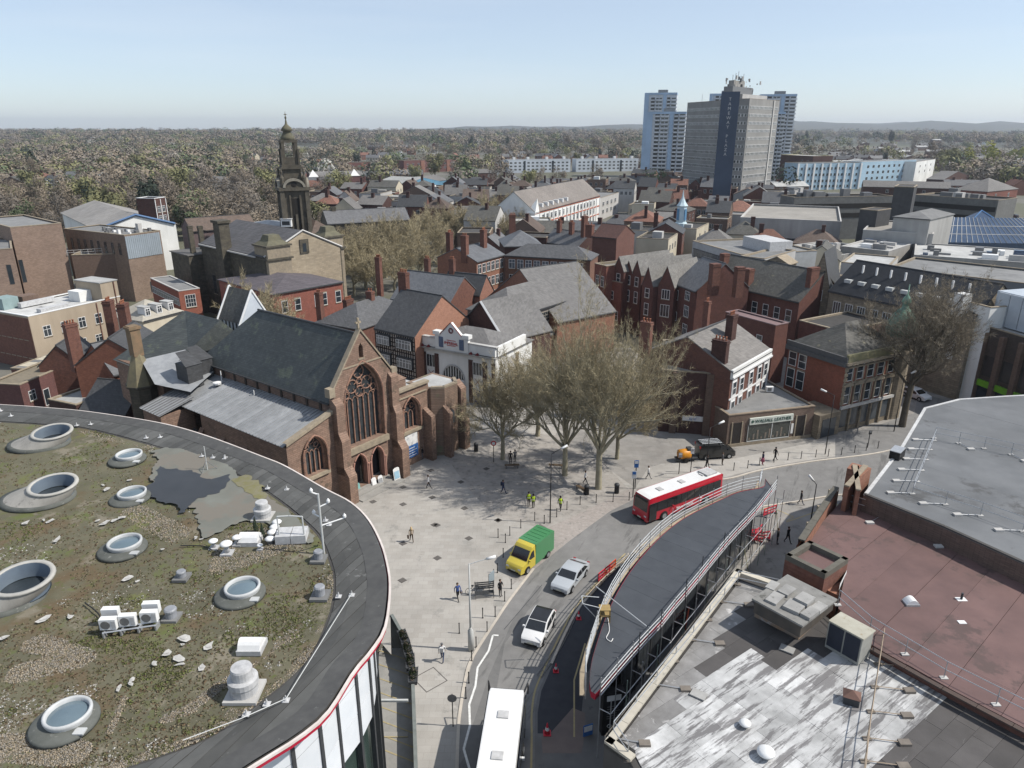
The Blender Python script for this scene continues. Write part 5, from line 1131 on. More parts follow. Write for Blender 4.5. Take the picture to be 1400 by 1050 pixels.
for (x0,x1) in ((1.75,3.75),(4.35,6.35)):
 for dd,rr_ in ((-.05,.10),(.25,.08),(.5,.08)):
  mb=MB();mb.tube([(x,Y0+dd,z) for x,z in [(x0+.0,.5)]+arch_pts(x0,x1,3.0,8,.95)+[(x1,.5)]],rr_,6);mb.ob('door_moulding',M('pink_stone',(.42,.23,.18),(.32,.18,.14),sc=2),CH)
 for xx in (x0-.14,x1+.14): mb=MB();mb.lathe([(.1,.5),(.1,2.8),(.15,2.95),(.15,3.1)],8,(xx,Y0-.12,0));mb.ob('door_shaft',M('pink_stone'),CH)
 pb(CH,'door_leaf',M('door_wood',(.035,.03,.035),sc=2),x0+.1,(x0+x1)/2-.02,Y0+1.2,Y0+1.26,.5,4);pb(CH,'door_leaf',M('door_wood'),(x0+x1)/2+.02,x1-.1,Y0+1.2,Y0+1.26,.5,4)
pb(CH,'door_step',concrete,.9,7.4,Y0-2.2,Y0+1.3,0,.12);pb(CH,'door_step',concrete,1.2,7.0,Y0-1.1,Y0+1.3,.12,.3)
pb(CH,'door_step',concrete,1.4,6.8,Y0-.3,Y0+1.3,.3,.48)
buttress(-.4,.7,Y0+.4,12.0,CH,3,2.2);buttress(7.7,8.8,Y0+.4,13.0,CH,3,2.1)
EZ,RZc,RX=11.7,18.2,4.1;YE=26.5
mb=MB()
for x in (0,8.3): mb.face([(x,Y0+.3,0),(x,YE,0),(x,YE,EZ),(x,Y0+.3,EZ)])
mb.face([(0,YE,0),(8.3,YE,0),(8.3,YE,EZ),(0,YE,EZ)]);mb.ob('nave_wall',sandstone,CH)
mb=MB();yh=19.3
for fpts in ([(-.35,Y0+.4,EZ-.25),(RX,Y0+.4,RZc),(RX,yh,RZc),(-.35,YE+.4,EZ-.25)],[(8.65,Y0+.4,EZ-.25),(8.65,YE+.4,EZ-.25),(RX,yh,RZc),(RX,Y0+.4,RZc)],[(-.35,YE+.4,EZ-.25),(RX,yh,RZc),(8.65,YE+.4,EZ-.25)]): mb.face(fpts)
mb.ob('nave_roof',slate_church,CH)
mb=MB();mb.tube([(RX,Y0+.4,RZc+.05),(RX,yh,RZc+.05)],.14,6);mb.ob('ridge_tiles',slate_dk,CH)
for k in range(10): pb(CH,'clerestory_pier',M('dark_pier',(.08,.06,.05),(.06,.05,.04),sc=2),-.12,0.0,3.3+k*2.3,3.6+k*2.3,9.9,EZ-.3)
pb(CH,'nave_gutter',dgrey,-.5,-.32,Y0+.6,YE,EZ-.42,EZ-.28)
mb=MB();xa=-6.4;za,zb=8.6,10.1
wall_with_arches(Y0+.2,[(xa,-.5),(0,-.5),(0,zb+.8),(xa,za+.5)],[[(-4.55,4.4)]+arch_pts(-4.55,-1.6,6.6,9,.8)+[(-1.6,4.4)]],sandstone,'aisle_front',CH,.7)
tracery(-4.55,-1.6,4.4,6.6,.8,5,Y0+.75,CH,[(-3.08,8.2,.42),(-3.7,7.55,.3),(-2.45,7.55,.3)])
pb(CH,'aisle_window_sill',stone_trim,-4.8,-1.4,Y0-.1,Y0+.3,4.05,4.38)
mb=MB();mb.face([(xa,Y0+.2,-.5),(xa,17,-.5),(xa,17,za),(xa,Y0+.2,za)]);mb.ob('aisle_wall',sandstone,CH)
mb=MB();mb.face([(xa-.1,Y0-.05,za+.55),(.1,Y0-.05,zb+.85),(.1,Y0+.65,zb+.85),(xa-.1,Y0+.65,za+.55)]);mb.face([(xa-.1,Y0-.05,za+.2),(.1,Y0-.05,zb+.5),(.1,Y0-.05,zb+.85),(xa-.1,Y0-.05,za+.55)]);mb.ob('aisle_coping',stone_trim,CH)
mb=MB();mb.face([(xa-.15,Y0+.6,za),(0,Y0+.6,zb),(0,26,zb),(xa-.15,20.5,za)]);mb.ob('aisle_roof_deck',metal_roof,CH)
nn=34
for k in range(nn):
 y0_=Y0+.7+k*(19.0/nn);y1_=y0_+19.0/nn-.06;mb=MB()
 lo=lambda y: za+.03;mb.face([(xa-.12,y0_,za+.03),(-.02,y0_,zb+.03),(-.02,y1_,zb+.03),(xa-.12,y1_,za+.03)]);z_=.06
 mb.box(0,0,0,0,0,0) if False else None
 mb.face([(xa-.12,y1_,za+.03),(-.02,y1_,zb+.03),(-.02,y1_,zb+.11),(xa-.12,y1_,za+.11)]);mb.face([(xa-.12,y1_,za+.11),(-.02,y1_,zb+.11),(-.02,y1_+.06,zb+.11),(xa-.12,y1_+.06,za+.11)]);mb.face([(xa-.12,y1_+.06,za),(-.02,y1_+.06,zb),(-.02,y1_+.06,zb+.11),(xa-.12,y1_+.06,za+.11)])
 mb.ob('lead_sheet',metal_roof,CH)
mb=MB();mb.face([(-.02,20,zb+.02),(-.02,27.0,zb-.6),(-5,27,zb-1.7),(xa,20,za)]);mb.ob('end_roof',metal_roof,CH)
for k in range(4): mb=MB();y_=4+k*4.2;mb.box(xa-.9,xa,y_,y_+.8,-.5,5.5);mb.face([(xa-.9,y_,5.5),(xa,y_,6.8),(xa,y_+.8,6.8),(xa-.9,y_+.8,5.5)]);mb.ob('aisle_buttress',sandstone,CH)
for k in range(4): m_=MB();y_=6+k*4.2;m_.face([(xa-.03,y_-.8*math.cos(0)+yy,z) for yy,z in [(0,3.2)]+[(px_,pz) for px_,pz in arch_pts(0,1.6,5.2,5,.9)]+[(1.6,3.2)]]);m_.ob('side_window',glass,CH)
for (x,y) in ((-.8,21.2),(-1.2,14)): mb=MB();mb.tube([(x,y,9.8),(x,y,11.3 if y>20 else 10.5)],.06,5);mb.ob('vent_pipe',white,CH)
mb=MB();mb.lathe([(.05,0),(.45,.1),(.5,.35),(.1,.45)],10,(-1.8,20.6,9.9));mb.ob('satellite_dish',white,CH)
mb=MB();mb.box(-9.2,-5.2,20.5,24.5,-.5,8.2);mb.ob('chapel_wall',sandstone,CH)
mb=MB();mb.face([(-9.4,20.3,8.3),(-5.0,20.3,9.3),(-5.0,24.9,9.3),(-9.4,24.9,8.3)]);mb.ob('chapel_roof',metal_roof,CH)
for k in range(8): mb=MB();y_=20.4+k*.62;mb.face([(-9.4,y_,8.4),(-5,y_,9.4),(-5,y_+.1,9.4),(-9.4,y_+.1,8.4)]);mb.face([(-9.4,y_,8.3),(-5,y_,9.3),(-5,y_,9.4),(-9.4,y_,8.4)]);mb.ob('roof_rib',steel_dk,CH)
wall_with_arches(Y0+.2,[(8.6,-.5),(14.4,-.5),(14.4,9.9),(8.6,9.9)],[[(9.8,4.7)]+arch_pts(9.8,12.7,6.6,9,.85)+[(12.7,4.7)]],sandstone,'aisle_front',CH,.7)
tracery(9.8,12.7,4.7,6.6,.85,4,Y0+.75,CH,[(11.25,8.15,.4),(10.6,7.5,.3),(11.9,7.5,.3)])
pb(CH,'aisle_window_sill',stone_trim,9.5,13,Y0-.1,Y0+.3,4.3,4.65);pb(CH,'aisle_coping',stone_trim,8.8,14.3,Y0-.1,Y0+.7,9.9,10.2);pb(CH,'string_course',stone_trim,8.8,14.0,Y0+.05,Y0+.2,8.95,9.1)
mb=MB();mb.face([(14.4,Y0+.2,-.5),(14.4,17,-.5),(14.4,17,8.8),(14.4,Y0+.2,8.8)]);mb.ob('aisle_wall',sandstone,CH)
mb=MB();mb.face([(8.3,Y0+.6,9.3),(15.5,Y0+.6,8.8),(15.5,18,8.8),(8.3,18,9.3)]);mb.ob('aisle_roof',M('pale_lead',(.42,.42,.41),(.32,.32,.32),sc=1.2),CH)
buttress(13.3,14.0,Y0+.3,6.5,CH,1,1.5)
mb=MB();mb.prism([(14.4,Y0-.2),(15.6,Y0-1.4),(18.0,Y0-1.4),(19.2,Y0),(19.2,Y0+4),(14.4,Y0+4)],-.5,9.0,True,False);mb.ob('corner_tower',M('tower_sandstone',(.30,.19,.13),(.2,.14,.1),sc=1.2,pat='brick',psc=2.8,pc=(.62,.58,.55),stain=(.2,.19,.12),ssc=.5,sth=.56),CH)
mb=MB();mb.prism([(14.9,Y0+.3),(15.8,Y0-.9),(17.8,Y0-.9),(18.7,Y0+.2),(18.7,Y0+3.5),(14.9,Y0+3.5)],9.0,9.02,True,False);mb.ob('tower_roof',felt_pale,CH)
for a,b in (((14.4,Y0-.2),(15.6,Y0-1.4)),((15.6,Y0-1.4),(18.0,Y0-1.4)),((18.0,Y0-1.4),(19.2,Y0))): coping(CH,[Vector((*a,0)),Vector((*b,0))],.4,9.0,stone_trim,.25,'tower_coping',2.5)
buttress(18.3,19.3,Y0-.6,8.8,CH,2,1.6);buttress(15.3,15.9,Y0-1.3,6.5,CH,1,1.1)
mb=MB();mb.face([(x,Y0-1.44,z) for x,z in [(16.4,4.0)]+arch_pts(16.4,17.3,5.2,5,.9)+[(17.3,4.0)]]);mb.ob('lancet_window',glass,CH)
mb=MB();mb.box(9.6,12.9,Y0+2.5,Y0+5.5,8.8,10.3);mb.face([(9.5,Y0+2.4,10.3),(13,Y0+2.4,10.3),(11.3,Y0+4,11.6)]);mb.face([(13,Y0+2.4,10.3),(13,Y0+5.6,10.3),(11.3,Y0+4,11.6)]);mb.face([(9.5,Y0+2.4,10.3),(9.5,Y0+5.6,10.3),(11.3,Y0+4,11.6)]);mb.ob('stair_turret',sandstone,CH)
mb=MB();mb.box(-4.5,9.0,28.5,40,0,10.2);mb.ob('chancel_wall',sandstone,CH)
mb=MB();cz=15.6
for f_ in ([(-4.8,28,10.1),(-1,28,10.1),(4.1,28,cz),(4.1,36.5,cz),(-4.8,40.3,10.1)],[(9.3,28,10.1),(4.1,28,cz),(4.1,36.5,cz),(9.3,40.3,10.1)],[(-4.8,40.3,10.1),(4.1,36.5,cz),(9.3,40.3,10.1)],[(-4.8,28,10.1),(9.3,28,10.1),(4.1,28,cz)]): mb.face(f_)
mb.ob('chancel_roof',slate_church,CH)
mb=MB();mb.box(0.2,8,26,28.6,0,12);mb.face([(-.3,25.8,12),(8.5,25.8,12),(8.5,28.8,12),(-.3,28.8,12)]);mb.ob('crossing_wall',slate_church,CH)
q=thing('roof_lantern','white gabled lantern dormer rising behind the church nave roof','dormer',(*g(332,424,15.5).xy,9),CA+R(90));
mb=MB();mb.prism([(-2.6,-2.1),(2.6,-2.1),(2.6,2.1),(-2.6,2.1)],0,5.6,False);
for x in (-2.6,2.6): mb.face([(x,-2.1,5.6),(x,2.1,5.6),(x,0,9.4)])
mb.ob('lantern_wall',M('pale_lantern',(.52,.56,.60),(.46,.5,.55),sc=1),q)
mb=MB()
for s in (-1,1): mb.face([(-2.5,2.3*s,5.4),(2.5,2.3*s,5.4),(2.5,0,9.5),(-2.5,0,9.5)])
mb.ob('lantern_roof',slate_moss,q)
for x in (-2.6,2.6):
 for s in (-1,1): mb=MB();mb.tube([(x,2.45*s,5.2),(x,0,9.65)],.16,5);mb.ob('barge_board',white,q)
for s in (-1,1):
 for k in range(6): pb(q,'louvre',dgrey,-2.4+k*.82,-2.05+k*.82,2.1*s-.03 if s<0 else 2.1,2.1*s if s<0 else 2.13,3.4,5.3)
t=thing('notice_sign','white and blue church notice board fixed by the right-hand window','sign',(0,0,0),0);t.location=CH.matrix_basis @ Vector((0,0,0));t.matrix_world=Matrix.Translation((-17.99,70.39,0)) @ Matrix.Rotation(CA,4,'Z')
pb(t,'upper_panel',white,9.9,12.0,Y0+.02,Y0+.12,2.7,4.1);pb(t,'lower_panel',bluep,9.9,12.0,Y0+.0,Y0+.12,1.1,2.68);pb(t,'top_point',white,10.3,11.6,Y0+.03,Y0+.11,4.1,4.5)
for k in range(4): pb(t,'text_line',white,10.15,11.75-.3*(k % 2),Y0-.015,Y0+.0,1.3+k*.33,1.38+k*.33)
for i,(u,v,lab,c) in enumerate([(489,672,'teal and white pavement sign left of the church doors',M('teal_board',(.2,.42,.4),sc=3)),(511,664,'small white pavement sign at the church steps, left of a pair',white),(520,661,'white pavement sign at the church steps, right of a pair',white),(542,655,'arched pale blue and white pavement sign by the church buttress',M('pale_blue_board',(.35,.55,.68),sc=3))]):
 p=g(u,v,.1);t=thing('pavement_sign',lab,'pavement sign',(p.x,p.y,.02),CA-R(6));h_=1.0 if i<3 else 1.45;w_=.32 if i<3 else .45
 mb=MB();mb.face([(-w_,-.22,0),(w_,-.22,0),(w_,-.02,h_),(w_*.5,-.02,h_+.15),(-w_*.5,-.02,h_+.15),(-w_,-.02,h_)]);mb.ob('front_panel',white if i else c,t);mb=MB();mb.face([(-w_,.25,0),(w_,.25,0),(w_,.0,h_),(-w_,.0,h_)]);mb.ob('back_panel',dgrey,t)
 mb=MB();mb.face([(-w_*.8,-.22,.25),(w_*.8,-.22,.25),(w_*.75,-.10,h_*.8),(-w_*.75,-.10,h_*.8)]);mb.ob('poster',c if i != 2 else steel,t)
mb=MB();mb.face([(-5.2,20.6,10.0),(-.4,23.5,10.6),(-.4,29.5,12.4),(-5.4,31,12.0),(-6.6,26,10.2)]);mb.ob('vestry_roof',metal_roof,CH)
for (x,y) in ((-3.2,23.6),(-1.2,24.6)):
 mb=MB();mb.box(x-.95,x+.95,y-.9,y+1.6,9.6,12.4);mb.face([(x-1.1,y-1,12.4),(x+1.1,y-1,12.4),(x+.7,y+1.7,13.6),(x-.7,y+1.7,13.6)]);mb.ob('slated_dormer',slate_dk,CH)
p=g(207,560,5);t=thing('stone_turret','stone spirelet with mossy pyramid cap left of the church roof','turret',(p.x,p.y-1,0),CA);mb=MB();mb.lathe([(1.7,-1),(1.7,8.6),(2.0,8.8),(2.0,9.0)],8);mb.ob('shaft',stone_dk,t);mb=MB();mb.lathe([(1.9,9.0),(1.2,11.2),(.35,13.6)],8);mb.ob('spire',M('mossy_stone',(.22,.19,.11),(.15,.13,.09),sc=1.5),t);mb=MB();mb.box(-.6,.6,-.6,.6,12.6,16.4);mb.box(-.75,.75,-.75,.75,16.0,16.3);mb.ob('stack',M('old_stack',(.23,.15,.09),(.14,.11,.07),sc=1.5),t)
# TOWN BUILDINGS AROUND THE SQUARE
FOOT=[]
_house=house
def house(*a,**k):
 r=_house(*a,**k);t,w_,rz,_=r;D=a[5];c=Vector((t.location.x,t.location.y,0))+Vector((math.cos(rz)*w_/2-math.sin(rz)*D/2,math.sin(rz)*w_/2+math.cos(rz)*D/2,0));FOOT.append((c.x,c.y,max(w_,D)/2));FOOT_RECT.append((t.location.x,t.location.y,rz,w_,D));return r
FOOT_RECT=[]
def dpt(A,B,Cq,z):
 a,b,c=g(*A,z),g(*B,z),g(*Cq,z);x=(b-a).normalized();return abs((c-a).cross(x).z)
def zat(base,v):
 p=g(*base,0);best=None
 lo,hi=0,60
 for _ in range(40):
  m_=(lo+hi)/2
  if px(p.x,p.y,m_)[1]>v: lo=m_
  else: hi=m_
 return lo
# left side
house('brick_block','massive blank brown brick block with flat roof at the far left','building',(14,313),(84,307),26,18,roof='flat',wall=M('pale_brown_brick',(.32,.215,.155),(.27,.18,.13),sc=1,pat='brick',psc=2),rm=felt_grey,par=.3,wins=[('f',1,6,.7,5,'n',.02,.08,dgrey)])
house('brick_block','lower blank brick wing with a slit window, cut by the left edge','building',(-90,350),(17,342),20,15,roof='flat',wall=M('pale_brown_brick'),rm=felt_grey,par=.3,wins=[('f',1,8,.7,4,'n',.86,.94,dgrey)])
z=15.5
T_,w_,rz,_=house('office_block','block with corrugated grey upper storey over buff brick and a dark slit window','office',(170,323),(219,316.5),dpt((170,323),(219,316.5),(104,312),z),z,roof='flat',wall=M('mixed_brick',(.30,.21,.15),(.25,.17,.12),sc=1,pat='brick',psc=2),rm=felt_grey,par=.2,wins=[('f',1,11.3,.9,2.2,'n',.5,.62,dgrey),('f',3,1.6,.8,2.4,'n',.5,.62,dgrey),('l',8,11,.8,2.6,'n',.05,.95,dgrey),('l',6,3,.8,5,'n',.05,.75,dgrey)])
m_corr=M('grey_corrugated',(.30,.34,.38),(.26,.3,.33),sc=1,rough=.5)
for k in range(int(w_/.5)): pb(T_,'cladding_rib',m_corr,k*.5+.02,k*.5+.46,-.12,-.01,10.2,z-.1)
for k in range(26): pb(T_,'roof_plant',steel_dk if k % 3 else white,*(lambda x,y,s: (x,x+s,y,y+s))(random.uniform(.5,w_-1.5),random.uniform(1,16),random.uniform(.25,.9)),z,z+random.uniform(.3,1.1))
pb(T_,'flue_stack',concrete_lt,w_*.55,w_*.55+1.0,2,3,z,z+2.2)
house('link_block','lower brick link with a railed terrace between the two blocks at left','building',(98,352),(160,350),12,10.5,roof='flat',wall=brick_brown,rm=concrete,par=.5)
guardrail('white railing on the terrace between the brick blocks',gp([(92,349),(140,346)],10.9),10.9,None,step=1.6,w1=white)
house('market_hall','wide shed with ribbed grey roof, white gable and blue edge trim','hall',(134,314),(240,306),55,13,rise=3.2,roof='gy',wall=render_white,rm=M('ribbed_grey_roof',(.30,.285,.265),(.22,.21,.2),sc=.5,pat='slab',psc=2.5,pc=(.7,.7,.7)),ov=.6)
mb=MB();a,b,c=g(134,314,13),g(240,306,13),None;ap=(a+b)/2+Vector((0,0,3.3));mb.tube([a+Vector((0,-.3,.1)),ap+Vector((0,-.3,0)),b+Vector((0,-.3,.1))],.35,4);mb.ob('blue_trim',M('blue_trim',(.10,.17,.30),sc=2),label='dark blue edge strip along the gable of the market shed',category='roof trim')
T_,w_,rz,_=house('stair_tower','small tower with dark left wall and white-framed glazing above the sheds','tower',(211,273),(226,271),6,20,roof='flat',wall=brick_dark,rm=felt_grey,par=.3,wins=[('f',2,16.4,1.1,1.6,'c'),('f',2,13.8,1.1,1.6,'c'),('f',2,11.2,1.1,1.6,'c')],cop=white)
for x in (-.02,w_/2-.1,w_-.18): pb(T_,'white_frame',white,x,x+.2,-.12,-.01,8,20)
z=9.3;A,B=(38.6,435),(164,407)
T_,w_,rz,_=house('rendered_building','three-storey buff rendered building with white flat roof and brick left side','building',A,B,dpt(A,B,(-5,423),z),z,roof='flat',wall=render_buff,rm=M('white_roof',(.55,.55,.54),(.36,.36,.35),sc=.5,stain=(.2,.2,.2),ssc=.4,sth=.58),par=.25,wins=[('f',5,5.6,1.2,1.75,'c',.06,.99),('f',3,2.3,1.2,1.3,'c',.4,.95),('l',6,5.4,.9,1.8,'s'),('l',6,2.2,.9,1.8,'s')],cop=white)
pb(T_,'side_wall_skin',brick_red,-.06,-.0,.1,14,0,z-.1)
pb(T_,'plant_room',M('teal_plantroom',(.25,.33,.33),(.2,.27,.27),sc=1.5),1.5,4.2,9,12,z,z+2);pb(T_,'plant_room',brick_brown,5.2,8,9.5,12,z,z+1.6);pb(T_,'duct',M('vent_white'),3.5,9.5,7.4,8.4,z+.2,z+1.0);pb(T_,'duct',M('vent_white'),3,8,1.2,2.4,z,z+.7);pb(T_,'access_hut',render_white,11.3,14.2,3,6,z,z+1.9);pb(T_,'lift_room',render_buff,w_-3.4,w_-.02,.02,7,z,z+3.3);pb(T_,'lift_roof',felt_pale,w_-3.6,w_+.1,-.1,7.1,z+3.3,z+3.45);pb(T_,'downpipe',brick_red,w_-.9,w_-.75,-.15,0,0,z+3.2);pb(T_,'downpipe',brick_red,w_*.71,w_*.71+.15,-.15,0,0,z)
T_,w_,rz,_=house('lean_to','pale striped corrugated lean-to roof at the foot of the rendered building','lean-to',(50,506),(115,480),4.5,4.3,roof='flat',wall=brick_red,rm=felt_pale)
for k in range(int(w_/1.1)): pb(T_,'roof_sheet',render_cream if k % 3 else felt_grey,k*1.1+.03,k*1.1+1.05,.1,4.3,4.33,4.38)
T_,w_,rz,_=house('mansard_house','small cream building with pale mansard roof and three white dormers','building',(195,439),(249,425),8,7.6,rise=2.6,roof='hip',wall=render_cream,rm=M('pale_mansard',(.40,.37,.31),(.3,.28,.24),sc=1.5))
for k in range(3):
 x=w_*(.2+.29*k);pb(T_,'dormer',white,x-.55,x+.55,.5,2.4,8.0,9.6);pb(T_,'dormer_roof',felt_pale,x-.65,x+.65,.4,2.6,9.6,9.75);f,p,s,l,_x=win_mesh(.75,1.1,'c',white,glass);fo=inst('window',f,T_,(x,.48,8.25));inst('pane',p,fo)
A,B=(244,399),(273,395)
T_,w_,rz,_=house('annex','flat-roofed annex with a ribbon of windows and red brick end wall','building',A,B,dpt(A,B,(190,383),8.5),8.5,roof='flat',wall=M('strip_wall',(.33,.12,.08),(.26,.1,.07),sc=2,pat='brick'),rm=felt_grey,par=.1,cop=concrete_lt,wins=[('f',1,5.2,1.9,2.4,'x',.3,.7),('l',14,5.6,1.1,1.4,'cn',.02,.98)])
A,B=(372,402),(468,385)
house('council_house','two-storey red brick house with stone cornice and stone window bays beside town hall','building',A,B,dpt(A,B,(271,386),11),11,rise=1.5,roof='hip',wall=M('bright_red_brick',(.34,.10,.065),(.26,.085,.055),sc=1.5,pat='brick',pc=(.85,.8,.75)),rm=M('purple_slate',(.13,.115,.125),(.1,.09,.1),sc=1.5,pat='slate',pc=(.6,.6,.6)),wins=[('f',2,7.2,1.1,2.1,'sl',.06,.42),('f',2,7.2,1.1,2.2,'sl',.56,.76),('f',1,7.2,1.1,2.1,'sl',.86,.98),('l',4,6.8,1.1,2.1,'sl'),('l',4,1.2,1.1,1.9,'sl')])
# town hall
z=15.5;A,B=(362,352),(466,338)
DTH=dpt(A,B,(257,334),z)
TH,w_,rz,_=house('town_hall','long blackened stone town hall with curved slate roof and pale gable front','town hall',A,B,DTH,z,rise=4.2,roof='gy',wall=stone_dk,rm=M('town_hall_slate',(.13,.125,.13),(.095,.095,.1),sc=1,pat='slate',psc=1.5,pc=(.55,.55,.55)),wins=[('l',5,5,1.4,4,'g',.1,.7,stone_dk)],gableov=-.4)
mb=MB();mb.face([(.3,-.06,0),(w_-.3,-.06,0),(w_-.3,-.06,z),(w_/2,-.06,z+4),(.3,-.06,z)]);mb.ob('lit_front',stone_lt,TH)  # sheet over the dark wall, coloured paler for the sun on this gable
mb=MB();mb.tube([(-.2,-.1,z+.1),(w_/2,-.1,z+4.35),(w_+.2,-.1,z+.1)],.22,4);mb.ob('gable_coping',concrete_lt,TH)
pb(TH,'gable_niche',stone_dk,w_/2-1.0,w_/2+1.0,-.25,-.06,z-.2,z+2.6);pb(TH,'niche_window',glass,w_/2-.4,w_/2+.4,-.28,-.25,z+.1,z+1.8)
def pavilion(x,y,s,zb,nm):
 o=pb(TH,nm,stone_trim,x-s,x+s,y-s,y+s,0,zb+2.4);mb=MB();mb.box(x-s-.35,x+s+.35,y-s-.35,y+s+.35,zb-.2,zb+.15);mb.box(x-s-.3,x+s+.3,y-s-.3,y+s+.3,zb+2.3,zb+2.6);mb.ob('cornice',stone_dk,o)
 mb=MB();c=[(x-s,y-s),(x+s,y-s),(x+s,y+s),(x-s,y+s)];d=[(x+(a-x)*.6,y+(b-y)*.6) for a,b in c];e=[(x+(a-x)*.45,y+(b-y)*.45) for a,b in c]
 for i in range(4): j=(i+1) % 4;mb.face([(*c[i],zb+2.6),(*c[j],zb+2.6),(*d[j],zb+3.4),(*d[i],zb+3.4)]);mb.face([(*d[i],zb+3.4),(*d[j],zb+3.4),(*e[j],zb+4.4),(*e[i],zb+4.4)])
 mb.face([(*q,zb+4.4) for q in e]);mb.ob('domed_cap',M('mossy_cap',(.14,.13,.085),(.09,.085,.06),sc=1.2),o)
pavilion(2.6,1.5,2.5,z-.4,'corner_pavilion');pavilion(w_-1.0,3.0,2.2,z-.2,'corner_pavilion')
pb(TH,'chimney_tower',stone_dk,-1.6,.6,DTH*.52,DTH*.52+2.6,0,z+5.6);pb(TH,'chimney_tower_cap',stone_dk,-1.9,.9,DTH*.52-.3,DTH*.52+2.9,z+5.4,z+5.9)
pb(TH,'side_gutter',concrete_lt,-.6,-.3,3,DTH,z-.35,z-.1)
pb(TH,'rear_block',stone_dk,-3,w_-3,DTH,DTH+9,0,z-2.5);mb=MB();mb.box(-3.3,w_-2.7,DTH-.2,DTH+9.2,z-2.5,z-2.3);mb.ob('rear_roof',slate_lt,TH)
for (x,y,h_) in ((-1,DTH+2,z+3.5),(3,DTH+6,z+2.8),(9,DTH+5,z+3),(14,DTH+8,z+2.6)): chimney(TH,x,y,1.0,.8,z-3,h_,0,stone_dk)
house('council_block','low purple brick rear block with lead pyramid roof and white cupola','building',(357,314),(416,308),13,16.5,rise=1.2,roof='hip',wall=M('purple_brick',(.20,.135,.125),(.15,.1,.1),sc=1.5,pat='brick'),rm=metal_roof,wins=[])
p=g(391,303,18.4);t=thing('cupola','small white glazed cupola on the lead pyramid roof by the clock tower','cupola',(p.x,p.y+1,17.2));pb(t,'glazed_box',white,-1.2,1.2,-1.2,1.2,0,1.7);pb(t,'cupola_glass',glass,-.9,.9,-1.22,-1.2,.4,1.3);pb(t,'cupola_roof',M('vent_white'),-1.35,1.35,-1.35,1.35,1.7,1.9)
house('council_block','red-brown hipped roof block to the right of the white cupola','building',(425,322),(462,318),14,15,rise=3,roof='hip',wall=M('purple_brick'),rm=tile_brown)
house('council_block','long dark slate range running right from the clock tower','building',(448,306),(560,300),9,14,rise=3,roof='gx',wall=stone_dk,rm=slate,ch=[(.12,.5,1.2,.9,18,0,stone_dk),(.4,.5,1.2,.9,16,0,stone_dk),(.62,.5,1.2,.9,16.4,0,stone_dk),(.9,.5,1.2,.9,16,0,stone_dk)])
house('council_block','plain flat-topped brown brick block in front of the long slate range','building',(489,316),(535,311),6,10,roof='flat',wall=M('purple_brick'),rm=felt_grey,par=.6)
house('council_block','reddish tiled low range left of the white cupola','building',(262,316),(350,309),9,15.5,rise=2.5,roof='gx',wall=M('purple_brick'),rm=tile_brown,ch=[(.2,.5,1,.8,16,0,stone_dk),(.5,.5,1,.8,16,0,stone_dk),(.8,.5,1,.8,16,0,stone_dk)])
tx,ty=0,176.;tx=(402-700)/FPX*(ty*math.cos(PITCH)+(39-20)*math.sin(PITCH));t=thing('clock_tower','tall blackened stone baroque tower with open belfry, lantern and finial','tower',(tx,ty,0),R(24));S=3.2
sw=M('tower_stone',(.12,.105,.08),(.07,.062,.05),sc=.8,stain=(.06,.055,.045),ssc=.5,sth=.55)
pb(t,'shaft',sw,-S,S,-S,S,0,28.2)
for sx in (-1,1):
 for sy in (-1,1): pb(t,'corner_pilaster',sw,sx*S-.55,sx*S+.55,sy*S-.55,sy*S+.55,0,27.6)
for a in range(4):
 for nm,mt,b in (('belfry_opening',M('dark_interior'),(-1.0,1.0,-S-.06,-S-.02,17.5,25.5)),('belfry_column',sw,(-1.5,-1.1,-S-.45,-S,16.8,26.3)),('belfry_column',sw,(1.1,1.5,-S-.45,-S,16.8,26.3)),('balcony',sw,(-1.7,1.7,-S-.8,-S,16,16.8)),('belfry_statue',sw,(-.3,.3,-S-.3,-S-.1,17.5,21.5)),('lower_panel',M('dark_interior'),(-.9,.9,-S-.05,-S-.02,9.4,12.2))):
  o=pb(t,nm,mt,*b);o.rotation_euler=(0,0,a*math.pi/2)
 mb=MB();n=12;r0,r1=2.9,2.3;pts=[(math.cos(math.pi*i/n),math.sin(math.pi*i/n)) for i in range(n+1)]
 for i in range(n):
  (c0,s0),(c1,s1)=pts[i],pts[i+1];mb.face([(r0*c0,-S-.9,28.2+r0*s0*.75),(r0*c1,-S-.9,28.2+r0*s1*.75),(r0*c1,-S+.4,28.2+r0*s1*.75),(r0*c0,-S+.4,28.2+r0*s0*.75)]);mb.face([(r1*c0,-S-.9,28.2+r1*s0*.7),(r1*c1,-S-.9,28.2+r1*s1*.7),(r0*c1,-S-.9,28.2+r0*s1*.75),(r0*c0,-S-.9,28.2+r0*s0*.75)])
 o=mb.ob('segmental_pediment',M('pale_trim',(.30,.28,.23),(.2,.18,.15),sc=2),t);o.rotation_euler=(0,0,a*math.pi/2)
 mb=MB();mb.face([(r1*c,-S-.5,28.2+r1*s*.7) for c,s in pts]);o=mb.ob('pediment_face',sw,t);o.rotation_euler=(0,0,a*math.pi/2)
 mb=MB();mb.lathe([(.7,-.05),(.7,.05)],16);o=mb.ob('pediment_roundel',M('dark_interior'),t);o.location=Vector((math.sin(a*math.pi/2)*(S+.55),-math.cos(a*math.pi/2)*(S+.55),29));o.rotation_euler=(R(90),0,a*math.pi/2)
mb=MB();mb.box(-S-.8,S+.8,-S-.8,S+.8,27.4,28.2);mb.ob('main_cornice',sw,t)
pb(t,'upper_stage',sw,-2.3,2.3,-2.3,2.3,28.2,33.0)
